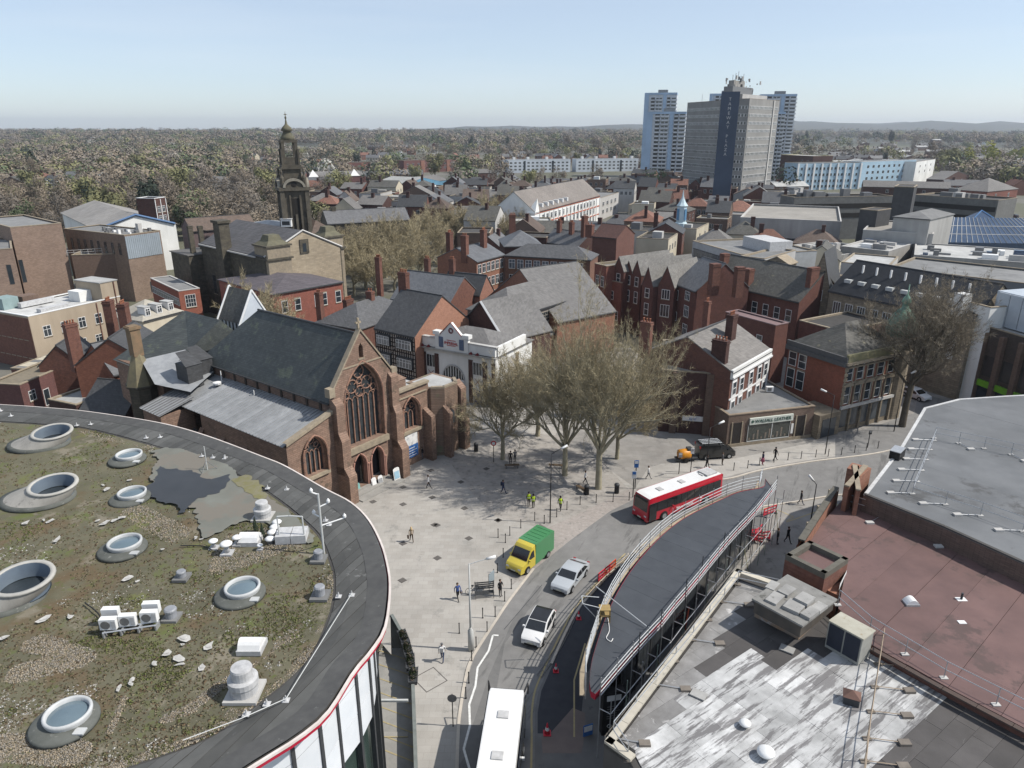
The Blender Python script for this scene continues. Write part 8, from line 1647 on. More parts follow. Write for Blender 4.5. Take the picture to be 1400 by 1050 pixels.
def tree_meshes(seed,*a,twm=tw_br,bk=pale_bark,**k):
 L_,V,F=gen_tree(seed,*a,**k);lm=L_.mesh('trunk',bk,True);me=bpy.data.meshes.new('crown');me.from_pydata(V.tolist(),[],F.tolist());me.materials.append(twm);me.update();return lm,me
def put_tree(ms,x,y,lab,rz=0,s=1.0,sz=None,grp=None,z=None,name='tree',cat='tree'):
 t=thing(name,lab,cat,(x,y,terr(x,y) if z is None else z),rz,grp);t.scale=(s,s,sz or s);inst('trunk',ms[0],t);inst('crown',ms[1],t);return t
big1=tree_meshes(5,17.5,8.2,3.6,34000,.62,.03,n1=9,limbs_lv=4)
big2=tree_meshes(9,17.5,8.2,5.5,30000,.62,.031,n1=8,limbs_lv=4,twm=tw_gy,bk=M('dark_bark',(.12,.10,.075),(.075,.065,.05),sc=1.5,big=0))
med=[tree_meshes(20+i,12,5.6,2.6,10500,.75,.045,n1=7,limbs_lv=3,twm=tw_br) for i in range(3)]
p=g(818,668);put_tree(big1,p.x,p.y,'largest bare plane tree spreading over the plaza corner',1.0,.92,1.4)
p=g(773,655);put_tree(big1,p.x,p.y+1,'bare plane tree directly left of the largest one, crown merging with it',3.4,.8,1.12)
p=g(845,632);put_tree(med[1],p.x,p.y+1,'smaller bare tree right of the largest plane, near the blank brick block',2.2,.9,1.15)
p=g(687,628);put_tree(med[0],p.x,p.y,'slender bare tree in front of the white theatre, next to the church',.5,.95,1.2)
p=g(735,596);put_tree(med[2],p.x,p.y,'bare tree behind the plane trees close to the brick pier',1.5,1.1,1.15)
p=g(1233,583);put_tree(big2,p.x,p.y,'big dark-stemmed bare tree beside the bank with the copper dome',2.6,1.05,1.16)
p=Vector((-41,112,0));put_tree(med[0],p.x,p.y,'round bare tree between the church lantern and the red council house',2,1.3,1.5)
p=g(905,452);put_tree(med[1],p.x-1,p.y,'thin bare tree between the hall roof and the brick terrace',2,.75,.85)
for i,(u,v,s) in enumerate([(500,395,1.2),(528,380,1.25),(556,372,1.2),(585,358,1.2),(612,345,1.1),(640,340,1.15),(668,330,1.25),(698,322,1.2),(540,398,1.0),(480,375,1.0),(600,375,1.0),(515,408,.9),(575,392,.9),(655,352,.9),(690,345,1.0),(714,336,1.0),(485,405,1.0)]):
 p=g(u,v,0);put_tree(med[i % 3],p.x,p.y,'bare street tree in the avenue between the town hall and the factory',i*1.3,s*1.22,s*1.25,'avenue of bare trees')
def crown_mesh(seed,n,rx,hz,z0,leaf,mat,lumps=7,thin=.35):
 rs=np.random.RandomState(seed);c=rs.normal(0,.42,(lumps,3))*np.array([rx,rx,hz*.5]);r=rs.uniform(.35,.62,lumps)*rx;k=rs.randint(0,lumps,n);d=rs.normal(0,1,(n,3));d /= np.linalg.norm(d,axis=1)[:,None]
 P=c[k]+d*(r[k]*rs.uniform(.55,1.08,n))[:,None]*np.array([1,1,hz/rx*.62]);P[:,2]+=z0+hz*.5;a=rs.normal(0,1,(n,3));a /= np.linalg.norm(a,axis=1)[:,None];q=d+rs.normal(0,.35,(n,3));a=np.cross(q,a);a /= np.linalg.norm(a,axis=1)[:,None];b=np.cross(q,a);b /= np.linalg.norm(b,axis=1)[:,None]
 L1=leaf*rs.uniform(.6,1.4,n)[:,None];V=np.zeros((n*3,3));V[0::3]=P-b*L1*thin;V[1::3]=P+b*L1*thin;V[2::3]=P+a*L1*1.6;P[:,2]=np.maximum(P[:,2],.5)
 me=bpy.data.meshes.new('crown');me.from_pydata(V.tolist(),[],np.arange(n*3).reshape(-1,3).tolist());me.materials.append(mat);me.update();return me
fm={'brown': M('far_brown_twigs',(.225,.185,.14),(.165,.135,.10),sc=.25,big=.15,rnd=.2),'grey': M('far_grey_twigs',(.19,.165,.135),(.14,.12,.10),sc=.25,big=.15,rnd=.2),'olive': M('far_olive_buds',(.20,.195,.095),(.15,.148,.07),sc=.25,rnd=.2),'green': M('far_green_leaf',(.095,.12,.06),(.07,.09,.045),sc=.25,rnd=.2),'yellow': M('far_yellow_leaf',(.27,.27,.06),(.2,.21,.05),sc=.25,rnd=.12),'dark': M('far_evergreen',(.04,.055,.038),(.03,.04,.028),sc=.25,rnd=.2),'white': M('far_blossom',(.42,.41,.37),(.32,.31,.28),sc=.3)}
tk=MB();tk.tube([(0,0,-.5),(0,0,5)],.3,5,.16);
for a in range(5): tk.tube([(0,0,3),(2*math.cos(a*1.26),2*math.sin(a*1.26),7)],.12,4,.05)
tkm=tk.mesh('trunk',bark,True);CR={}
for nm,mt in fm.items(): CR[nm]=[crown_mesh(hash(nm) % 97+i if False else {'brown': 1,'grey': 11,'olive': 21,'green': 31,'yellow': 41,'dark': 51,'white': 61}[nm]+i,1500 if nm in ('brown','grey','olive') else 1100,4.6 if nm != 'dark' else 2.6,8.5 if nm != 'dark' else 11,2.2 if nm != 'dark' else 1,.55 if nm in ('brown','grey') else .6,mt,thin=.2 if nm in ('brown','grey') else .35) for i in range(2)]
LAB={'brown': 'bare brown crowned tree in the wooded suburbs','grey': 'bare grey-brown tree in the wooded suburbs','olive': 'olive tree just coming into bud in the suburbs','green': 'leafy mid green tree in the suburbs','yellow': 'bright yellow-green tree in fresh leaf','dark': 'dark narrow evergreen standing above its neighbours','white': 'pale blossoming tree in the suburbs'}
def far_tree(x,y,kd,s,sz,i=0,lab=None):
 put_tree((tkm,CR[kd][i % 2]),x,y,lab or LAB[kd],i*.7,s,sz,None if lab else 'suburban trees: '+kd,name='evergreen' if kd=='dark' else 'tree')
for (u,v,kd,s,lab) in [(1352,238,'yellow',2.6,'brightest yellow-green tree at the right side, largest one'),(1322,234,'yellow',2.1,'second yellow-green tree, left of the largest at the right side'),(1296,240,'olive',2.2,'budding olive tree left of the yellow-green pair'),(1385,226,'yellow',1.9,'small yellow-green tree at the right edge'),(915,236,'yellow',2.0,'yellow-green tree at the foot of the residential towers'),(595,243,'olive',1.8,'round olive tree in front of the dark red flats'),(625,236,'white',1.0,'white blossoming tree near the detached house'),(1394,250,'white',1.2,'pale blossoming tree at the far right edge'),(1275,232,'brown',2.3,'tall bare brown tree left of the bright trees at the right side'),(1250,205,'brown',2.4,'tall bare tree above the works roofs, right of the dark clump'),(1180,200,'grey',2.4,'broad bare tree left of the dark clump above the works'),(850,215,'brown',2.6,'tall bare tree beside the residential towers, right one'),(815,215,'grey',2.6,'tall bare tree beside the residential towers, left one'),(775,212,'brown',2.3,'broad bare tree above the right white flats'),(729,250,'green',.9,'bright green bush-like tree beside the white office range'),(160,262,'olive',1.3,'yellowish budding tree above the left edge buildings'),(100,262,'olive',1.4,'broad budding tree at the left, above the brick blocks'),(646,209,'dark',2.2,'dark conifer alone above the suburban roofs, left'),(694,208,'dark',2.0,'dark conifer alone above the suburban roofs, right'),(1100,200,'dark',2.4,'dark evergreen clump right of the towers'),(1217,204,'dark',2.6,'dark rounded evergreen clump above the works roofs')]:
 p=g(u,v,0);far_tree(p.x,p.y,kd,s,s*.95,int(u),lab)
rt=random.Random(8);n=0;occ=[]
def pick(u,v):
 r=rt.random()
 if u<480: return 'brown' if r<.5 else 'grey' if r<.72 else 'olive' if r<.88 else 'green' if r<.94 else 'dark'
 return 'brown' if r<.38 else 'grey' if r<.62 else 'olive' if r<.76 else 'green' if r<.87 else 'dark' if r<.97 else 'white'
for k in range(30000):
 u,v=rt.uniform(-40,1440 if n>=150 else 480),rt.uniform(250,332) if n<150 else rt.uniform(200,262);p=g(u,v,0);x,y=p.x,p.y
 ok=(u<480 and v<333) or (u<470 and 215<v<240) or (480<u<900 and v<262) or (1060<u and v<232) or (455<u<600 and v<300 and rt.random()<.5) or (620<u<700 and v<268)
 if not ok or hits(x,y,3.5) or blocks(u,v): continue
 if any((X-x)**2+(Y-y)**2<6.2**2 for X,Y in occ): continue
 if any((X-x)**2+(Y-y)**2<8**2 for X,Y in FH): continue
 occ.append((x,y));s=rt.uniform(.75,1.25)*(1.45 if u<400 else 1.35);far_tree(x,y,pick(u,v),s,s*rt.uniform(.8,1.1),n);n+=1
 if n>=285: break
print('trees',n)
def woodland(name,cols,n_target,seed,test,nq=170,smin=.95,smax=1.7):
 rs=np.random.RandomState(seed);Vs=[];Mi=[];c=0;tries=0;base=[]
 for i in range(8):
  r=np.random.RandomState(i+seed);d=r.normal(0,1,(nq,3));d /= np.linalg.norm(d,axis=1)[:,None];P=d*r.uniform(.6,1.05,nq)[:,None]*np.array([5.2,5.2,4.2])+np.array([0,0,5.6]);q=d+r.normal(0,.25,(nq,3));a=np.cross(q,r.normal(0,1,(nq,3)));a /= np.linalg.norm(a,axis=1)[:,None];b=np.cross(q,a);b /= np.linalg.norm(b,axis=1)[:,None];L1=r.uniform(.5,1.05,nq)[:,None]*(1 if nq>100 else 1.35)
  V=np.zeros((nq*3,3));V[0::3]=P-b*L1*.55;V[1::3]=P+b*L1*.55;V[2::3]=P+a*L1*1.5;base.append(V)
 while c<n_target and tries<n_target*12:
  tries+=1;x,y=test(rs)
  if x is None: continue
  s=rs.uniform(smin,smax)*(1+.00018*y);a=rs.uniform(0,6.28);V=base[rs.randint(8)]*np.array([s*1.1,s*1.1,s*rs.uniform(.75,1.15)]);ca,sa=math.cos(a),math.sin(a);W_=V.copy();W_[:,0]=V[:,0]*ca-V[:,1]*sa+x;W_[:,1]=V[:,0]*sa+V[:,1]*ca+y;W_[:,2]+=terr(x,y);Vs.append(W_);m_=rs.choice(len(cols),p=[q for _,q in cols]);Mi+=[m_]*nq;c+=1
 V=np.concatenate(Vs);nf=len(V)//3;me=bpy.data.meshes.new(name);me.vertices.add(len(V));me.vertices.foreach_set('co',V.ravel());me.loops.add(len(V));me.loops.foreach_set('vertex_index',np.arange(len(V)));me.polygons.add(nf);me.polygons.foreach_set('loop_start',np.arange(nf)*3);me.polygons.foreach_set('loop_total',np.full(nf,3));me.polygons.foreach_set('material_index',Mi)
 for m_,_ in cols: me.materials.append(fm[m_])
 me.update();me.validate();o=bpy.data.objects.new(name,me);C.objects.link(o);o['kind']='stuff';o['label']='distant woodland and suburban trees merging into one mass';return c
def zone_a(rs):
 u=rs.uniform(-60,1460);v=rs.uniform(183,262);p=g(u,v,4)
 dens=(1.0 if u<300 else .75 if u<480 else .16 if v>212 else .4) if u<900 else (.2 if v>205 else .34)
 if v>240 and u>400: dens=.06 if u<900 else 0
 if u>1060 and v>225: dens=.1 if u<1300 else .4
 if rs.rand()>dens: return None,None
 if noise.noise((p.x*.006,p.y*.006,2))<(-.25 if u<400 else .0): return None,None
 if hits(p.x,p.y,5) or p.y>3000 or blocks(u,v): return None,None
 if any((X-p.x)**2+(Y-p.y)**2<11**2 for X,Y in FH): return None,None
 return p.x,p.y
mixc=[('brown',.36),('grey',.26),('olive',.15),('green',.13),('dark',.08),('white',.02)]
print('wood',woodland('woodland',mixc,3600,3,zone_a))
def zone_b(rs):
 y=rs.uniform(1500,4200);u=rs.uniform(-60,1460);x=(u-700)/FPX*y*1.0
 if noise.noise((x*.0018,y*.0018,5))<-.12 and u>420: return None,None
 return x,y
print('wood',woodland('distant_woodland',[('brown',.35),('grey',.35),('olive',.12),('green',.1),('dark',.08)],5200,5,zone_b,nq=90,smin=1.1,smax=1.9))
# VEHICLES
chrome=M('chrome_rim',(.45,.46,.47),sc=4,rough=.3,metal=.6,big=0);lampm=M('headlamp',(.6,.62,.65),sc=4,rough=.15,big=0);redl=M('tail_lamp',(.35,.01,.01),sc=4,rough=.3,big=0);vgl=M('vehicle_glass',(.012,.014,.017),sc=3,rough=.08,spec=.9,big=0);plate=M('number_plate',(.6,.6,.5),sc=4,big=0)
def paint(n,c): return M(n,c,tuple(x*.92 for x in c),sc=.5,rough=.28,coat=.6,big=0,spec=.5)
def vehicle(name,lab,cat,rear,front,prof,W,zb,mats,glassq=(),sidew=(),wheels=(),wr=.32,roof_seg=None,two=None,tum=.13):
 """prof: (x,z) from front bottom over the roof to rear bottom, front = +x"""
 d=front-rear;c=(front+rear)/2;t=thing(name,lab,cat,(c.x,c.y,.02),math.atan2(d.y,d.x));xs=[p[0] for p in prof];L2=max(xs);zt=max(p[1] for p in prof)
 hw=lambda x,z: W/2*(1-.13*abs(x/L2)**7)*(1-tum*max(0,(z-zb)/(zt-zb))**1.2)
 mb=MB();zs=.28
 for (x0,z0),(x1,z1) in zip(prof[:-1],prof[1:]):
  mb.mi=1 if two and (x0+x1)/2<two else 0
  mb.face([(x0,-hw(x0,z0),z0),(x0,hw(x0,z0),z0),(x1,hw(x1,z1),z1),(x1,-hw(x1,z1),z1)])
  for s in (-1,1):
   a,b=min(z0,zb),min(z1,zb);mb.face([(x0,s*hw(x0,a)*.97,zs),(x1,s*hw(x1,b)*.97,zs),(x1,s*hw(x1,b),b),(x0,s*hw(x0,a),a)])
   if z0>zb or z1>zb: mb.face([(x0,s*hw(x0,a),a),(x1,s*hw(x1,b),b),(x1,s*hw(x1,z1),z1),(x0,s*hw(x0,z0),z0)])
 o=mb.ob('body',mats[:2] if two else mats[0],t);b_=bmesh.new();b_.from_mesh(o.data);bmesh.ops.remove_doubles(b_,verts=b_.verts[:],dist=.004);bmesh.ops.recalc_face_normals(b_,faces=b_.faces[:]);b_.to_mesh(o.data);b_.free();o.data.polygons.foreach_set('use_smooth',[True]*len(o.data.polygons));m_=o.modifiers.new('bevel','BEVEL');m_.width=.07;m_.segments=3;m_.limit_method='ANGLE';m_.angle_limit=R(20);m_.harden_normals=False
 if roof_seg:
  (x0,z0),(x1,z1)=prof[roof_seg[0]],prof[roof_seg[1]];pts=prof[roof_seg[0]:roof_seg[1]+1];mb=MB()
  for (x0,z0),(x1,z1) in zip(pts[:-1],pts[1:]): mb.face([(x0,-hw(x0,z0)+.06,z0+.012),(x0,hw(x0,z0)-.06,z0+.012),(x1,hw(x1,z1)-.06,z1+.012),(x1,-hw(x1,z1)+.06,z1+.012)])
  mb.ob('roof_panel',mats[2],t)
 for nm,i in glassq:
  (x0,z0),(x1,z1)=prof[i],prof[i+1];q=[];n=Vector((z1-z0,0,-(x1-x0))).normalized()*(.02 if nm != 'x' else .02)
  if n.z<-.2 or (nm=='windscreen' and n.x<0) or (nm=='rear_window' and n.x>0): n=-n
  for f,s in ((.06,-1),(.06,1),(.94,1),(.94,-1)): x,z=x0+(x1-x0)*f,z0+(z1-z0)*f;q.append((x+n.x,s*(hw(x,z)-.09),z+n.z))
  mb=MB();mb.face(q);mb.ob(nm,vgl,t)
 for s in (-1,1):
  for pts in sidew: mb=MB();mb.face([(x,s*(hw(x,z)+.015),z) for x,z in pts]);mb.ob('side_window',vgl,t)
  for x in wheels:
   mb=MB();mb.lathe([(wr+.07,0),(wr+.07,.02)],18);o=mb.ob('wheel_arch',rubber,t);o.location=(x,s*(W/2*.985),wr);o.rotation_euler=(R(90),0,0)
   mb=MB();mb.lathe([(wr*.8,-.12),(wr,-.1),(wr,.1),(wr*.8,.12)],18);o=mb.ob('wheel',rubber,t);o.location=(x,s*(W/2-.08),wr);o.rotation_euler=(R(90),0,0)
   m2=MB();m2.lathe([(wr*.62,-.135),(wr*.62,.135)],12);r_=m2.ob('rim',chrome,o)
  x,z=prof[1];mb=MB();mb.box(x-.12,x+.02,s*W*.34-.16,s*W*.34+.16,z-.18,z-.02);mb.ob('headlight',lampm,t);x,z=prof[-2];mb=MB();mb.box(x-.02,x+.1,s*W*.38-.12,s*W*.38+.12,z-.25,z+.05);mb.ob('tail_light',redl,t)
  xm=sidew[0][0][0] if sidew else L2*.4;mb=MB();mb.box(xm-.25,xm-.1,s*W/2 if s>0 else -W/2-.2,W/2+.2 if s>0 else -W/2,zb,zb+.16);mb.ob('door_mirror',mats[0],t)
 x,z=prof[0];mb=MB();mb.box(x,x+.03,-.26,.26,z+.12,z+.24);mb.ob('number_plate',plate,t)
 mb=MB();mb.box(x-.03,x+.025,-W*.3,W*.3,z+.02,z+.1);mb.ob('front_grille',black,t)
 mb=MB();mb.box(min(xs)+.1,L2-.1,-W/2*.8,W/2*.8,.18,.4);mb.ob('underbody',black,t)
 return t
def carprof(L,H_,hood,ws,rf,rr_,boot,zh):
 h=L/2;return [(h,.3),(h-.02,zh-.12),(h-.25,zh),(h-hood,zh+.12),(h-ws,H_-.06),(h-ws-.35,H_),(-h+rr_+.3,H_),(-h+rr_,H_-.08),(-h+boot,zh+.2),(-h+.06,zh+.1),(-h,.35)]
def sidew(pr,zb): return [[(pr[3][0]-.1,zb+.03),(pr[4][0]-.05,pr[4][1]-.08),((pr[5][0]+pr[6][0])/2+.05,pr[5][1]-.1),((pr[5][0]+pr[6][0])/2+.05,zb+.03)],[((pr[5][0]+pr[6][0])/2-.05,zb+.03),((pr[5][0]+pr[6][0])/2-.05,pr[5][1]-.1),(pr[7][0]+.05,pr[7][1]-.06),(pr[8][0]+.15,zb+.05)]]
def car(lab,a,b,L,W,H_,pr,mt,rf=None,cat='car',zb=.9):
 A,B=g(*a),g(*b);d=(B-A).normalized();m_=(A+B)/2;return vehicle('car',lab,cat,m_-d*L/2,m_+d*L/2,pr,W,zb,[mt,mt,rf or mt],[('windscreen',3),('rear_window',7)],sidew(pr,zb),(L*.31,-L*.29),.32,(4,8) if rf else None)
pr=carprof(4.1,1.5,.95,1.75,0,.55,.2,.85);car('white hatchback with a black roof driving down the middle of the road',(747,846),(726,885),4.2,1.82,1.5,pr,paint('white_paint_car',(.72,.72,.72)),paint('black_roof',(.015,.015,.017)))
pr=carprof(4.8,1.42,1.35,2.1,0,1.2,.55,.82);car('silver saloon car following the white hatchback beside the van',(794,778),(765,812),4.8,1.86,1.42,pr,paint('silver_paint',(.42,.45,.48)),None,zb=.86)
pr=carprof(4.3,1.5,1.0,1.8,0,.6,.25,.85);car('white car half hidden behind the big tree near the bank',(1240,540),(1262,548),4.3,1.8,1.5,pr,paint('white_paint_car',(.7,.7,.7)))
for i,(u,v,c,lab) in enumerate([(592,268,'w','white'),(600,266,'r','red'),(608,265,'k','black'),(616,264,'s','silver'),(535,276,'k','black'),(545,275,'s','silver'),(556,274,'w','white'),(1380,292,'w','white'),(1368,294,'s','silver'),(1390,298,'k','black'),(1376,302,'w','white second')]):
 p=g(u,v);mt={'w': MATS['white_paint_car'],'r': red_paint,'k': MATS['black_roof'],'s': MATS['silver_paint']}[c];q=vehicle('car',lab+' car parked far off '+('by the warehouse' if u<700 else 'at the right edge')+(' in the outer row' if i>3 and u<700 else ''),'car',p,p+Vector((1,4,0)),pr,1.8,.9,[mt,mt,mt],[('windscreen',3)],sidew(pr,.9),(1.3,-1.3))
A,B=g(745,752),g(703,785);d=(B-A).normalized();m_=(A+B)/2
pv=[(2.7,.35),(2.66,.85),(2.45,1.05),(1.85,1.25),(1.15,2.15),(.95,2.35),(.5,2.45),(-2.55,2.45),(-2.7,2.25),(-2.72,.4)]
vg=vehicle('van','high-roofed van, yellow at the cab and green at the back, parked at the kerb','van',m_-d*2.7,m_+d*2.7,pv,2.0,1.25,[paint('van_yellow',(.55,.44,.05)),paint('van_green',(.06,.22,.09)),MATS['van_green']],[('windscreen',3)],[[(1.75,1.3),(1.1,2.0),(.75,2.05),(.7,1.3)]],(1.75,-1.6),.35,(7,8),.55,.08)
pb(vg,'green_load_body',MATS['van_green'],-2.6,.45,-1.0,1.0,.5,2.47)
for k in range(5): pb(vg,'roof_rib',MATS['van_green'],-2.4+k*.55,-2.2+k*.55,-.8,.8,2.47,2.5)
A,B=g(950,626),g(1003,622);d=(B-A).normalized();m_=(A+B)/2;pv2=[(2.4,.35),(2.36,.9),(2.1,1.1),(1.6,1.2),(.9,1.85),(.6,1.95),(-2.3,1.95),(-2.4,1.8),(-2.42,.4)]
bk=paint('black_van_paint',(.012,.013,.014));vb=vehicle('van','black van with silver ladders on its roof rack, parked by the blank brick block','van',m_-d*2.4,m_+d*2.4,pv2,1.9,1.15,[bk,bk,bk],[('windscreen',3)],[[(1.5,1.2),(.85,1.75),(.3,1.8),(.2,1.2)]],(1.5,-1.5),.33,None,None,.08)
for k in range(4): mb=MB();mb.tube([(-2.1,-.6+k*.4,2.15),(.5,-.6+k*.4,2.15)],.05,5);mb.ob('ladder_rail',steel,vb)
for k in range(8): mb=MB();mb.tube([(-2+k*.35,-.6,2.17),(-2+k*.35,.6,2.17)],.03,4);mb.ob('ladder_rung',steel,vb)
for x in (-1.8,.2): pb(vb,'rack_bar',dgrey,x,x+.08,-.85,.85,1.95,2.1)
p=g(935,630);t=thing('trailer','small orange tank trailer parked behind the black van','trailer',(p.x,p.y,0),R(12));om=M('orange_tank',(.62,.26,.02),(.5,.2,.02),sc=3,rough=.4)
mb=MB();mb.lathe([(.3,-.9),(.62,-.75),(.66,-.2),(.66,.5),(.5,.8),(.2,.9)],14);o=mb.ob('tank',om,t,True);o.rotation_euler=(0,R(90),0);o.location=(0,0,.95);pb(t,'chassis',dgrey,-1.1,1.6,-.5,.5,.35,.5);pb(t,'control_box',dgrey,.3,.9,-.4,.4,1.3,1.75);mb=MB();mb.tube([(1.6,0,.42),(2.2,0,.4)],.05,5);mb.ob('drawbar',dgrey,t)
for s in (-1,1): mb=MB();mb.lathe([(.3,-.1),(.3,.1)],14);o=mb.ob('wheel',rubber,t);o.location=(0,s*.62,.3);o.rotation_euler=(R(90),0,0)
def bus(lab,fl_,fr_,rr_,z,L,W,body,roofm,txt=None):
 a,b=g(*fl_,z),g(*fr_,z);c=g(*rr_,z);f=(a+b)/2;d=(c-b).normalized();f.z=0;d.z=0;d.normalize();h=L/2
 pr=[(h,.35),(h-.03,1.0),(h-.08,1.3),(h-.22,z-.35),(h-.35,z-.08),(h-.8,z),(-h+.3,z),(-h+.05,z-.15),(-h,.4)]
 t=vehicle('bus',lab,'bus',f+d*L,f,pr,W,1.25,[body,body,roofm],[('windscreen',2)],(),(h-2.4,-h+2.6),.46,(4,7),None,.05)
 for s in (-1,1):
  pb(t,'window_band',vgl,-h+.5,h-1.3,s*W/2-.03 if s>0 else -W/2-.012,W/2+.012 if s>0 else -W/2+.03,1.35,z-.55)
  for k in range(8): x=-h+1.6+k*(L-3.4)/8;pb(t,'window_pillar',black,x,x+.07,s*W/2 if s>0 else -W/2-.02,W/2+.02 if s>0 else -W/2,1.35,z-.55)
 pb(t,'door',vgl,h-1.25,h-.25,W/2 if False else -W/2-.02 if True else 0,-W/2+.05,.4,z-.55);pb(t,'door',vgl,h-1.25,h-.25,W/2-.05,W/2+.02,.4,z-.55)
 for k in range(3): pb(t,'roof_hatch',M('vent_white'),h-3-k*3.2,h-2.4-k*3.2,-.35,.35,z+.01,z+.09)
 pb(t,'destination_screen',black,h-.3,h-.17,-.9,.9,z-.5,z-.2)
 return t,h
bus_red=paint('bus_red',(.47,.012,.03));t,h=bus('red single-decker bus with white roof turning past the trees',(866,673),(885.5,683.5),(992,646),2.95,11.3,2.5,bus_red,paint('bus_roof_white',(.74,.74,.73)))
text(t,'West Midlands',(.3,1.285,.72),.42,white,math.pi);text(t,'West Midlands',(-.9,-1.285,.72),.42,white)
for s in (-1,1): mb=MB();mb.tube([(1.9*s*-1 if s<0 else -1.9+0,s*1.275,.9)]*1+[(2.1*(-s)+.22*math.cos(6.28*i/10),s*1.275,.88+.2*math.sin(6.28*i/10)) for i in range(11)],.03,4,caps=False);mb.ob('round_emblem',white,t)
pb(t,'roof_pod',M('vent_white'),-h+.6,-h+2.2,-.7,.7,2.95,3.15)
t,h=bus('long white bus at the bottom edge with a plain white roof',(672,936),(716,936),(703,1050),3.65,12,2.55,paint('bus_white',(.76,.77,.77)),MATS['bus_roof_white'])
for s in (-1,1): mb=MB();mb.tube([(h-.3,s*1.15,3.4),(h+.35,s*1.35,3.5),(h+.4,s*1.35,2.6)],.05,5);mb.ob('mirror_arm',black,t)
# PEOPLE
def person_mesh(walk,armf):
 V=[];E=[];Rr=[]
 def v(p,r): V.append(p);Rr.append(r);return len(V)-1
 pel=v((0,0,.95),.125);wa=v((0,.01,1.12),.115);ch=v((0,0,1.32),.145);nk=v((0,0,1.47),.05);hd=v((0,-.01,1.6),.085);tp=v((0,0,1.68),.075);E+=[(pel,wa),(wa,ch),(ch,nk),(nk,hd),(hd,tp)]
 no=v((0,-.1,1.585),.018);E.append((hd,no))
 for s in (-1,1):
  er=v((s*.088,0,1.59),.016);E.append((hd,er))
  st=walk*s;hp=v((s*.09,0,.88),.095);kn=v((s*.095,-.14*st if st>0 else -.06*st,.49),.06);an=v((s*.095,-.3*st,.1),.042);to=v((s*.1,-.3*st-.18,.045),.035);E+=[(pel,hp),(hp,kn),(kn,an),(an,to)]
  sh=v((s*.19,0,1.4),.06);fx=armf and s>0;el=v((s*.25,(.1*st)+.02,1.14),.043) if not fx else v((s*.24,-.05,1.15),.043);wr_=v((s*.25,.16*st-.06,.9),.03) if not fx else v((s*.12,-.27,1.22),.03);pm=v((V[wr_][0],V[wr_][1]-.02,V[wr_][2]-.07) if not fx else (s*.08,-.33,1.26),.028);E+=[(ch,sh),(sh,el),(el,wr_),(wr_,pm)]
  for i in range(4): dx=(i-1.5)*.02;a=v((V[pm][0]+dx*.3,V[pm][1]+dx,V[pm][2]-.055),.009);b=v((V[a][0]-s*.012,V[a][1]-.005,V[a][2]-.035+abs(dx)*.4),.008);E+=[(pm,a),(a,b)]
  th=v((V[pm][0]-s*.01,V[pm][1]-.045,V[pm][2]-.02),.01);E.append((pm,th))
 me=bpy.data.meshes.new('pm');me.from_pydata(V,E,[]);ob=bpy.data.objects.new('pm',me);C.objects.link(ob);ob.modifiers.new('s','SKIN');sv=me.skin_vertices[0].data
 for i,r in enumerate(Rr): sv[i].radius=(r,r);sv[i].use_root=(i==0)
 m_=ob.modifiers.new('u','SUBSURF');m_.levels=1;bpy.context.view_layer.update();out=bpy.data.meshes.new_from_object(ob.evaluated_get(bpy.context.evaluated_depsgraph_get()));bpy.data.objects.remove(ob);return out
PM=[person_mesh(0,False),person_mesh(1,False),person_mesh(-1,False),person_mesh(0,True)]
skin=M('skin',(.42,.26,.19),sc=5,big=0);hv=M('hi_vis_yellow',(.45,.62,.03),sc=5,big=0)
def cloth(k): c={'black': (.015,.015,.018),'navy': (.02,.03,.07),'jeans': (.04,.06,.13),'white': (.62,.62,.62),'grey': (.15,.15,.16),'blue': (.05,.09,.25),'pink': (.4,.12,.18),'beige': (.4,.32,.24),'brown': (.07,.045,.03),'blonde': (.5,.38,.22)}[k];return M('cloth_'+k,c,sc=6,big=0)
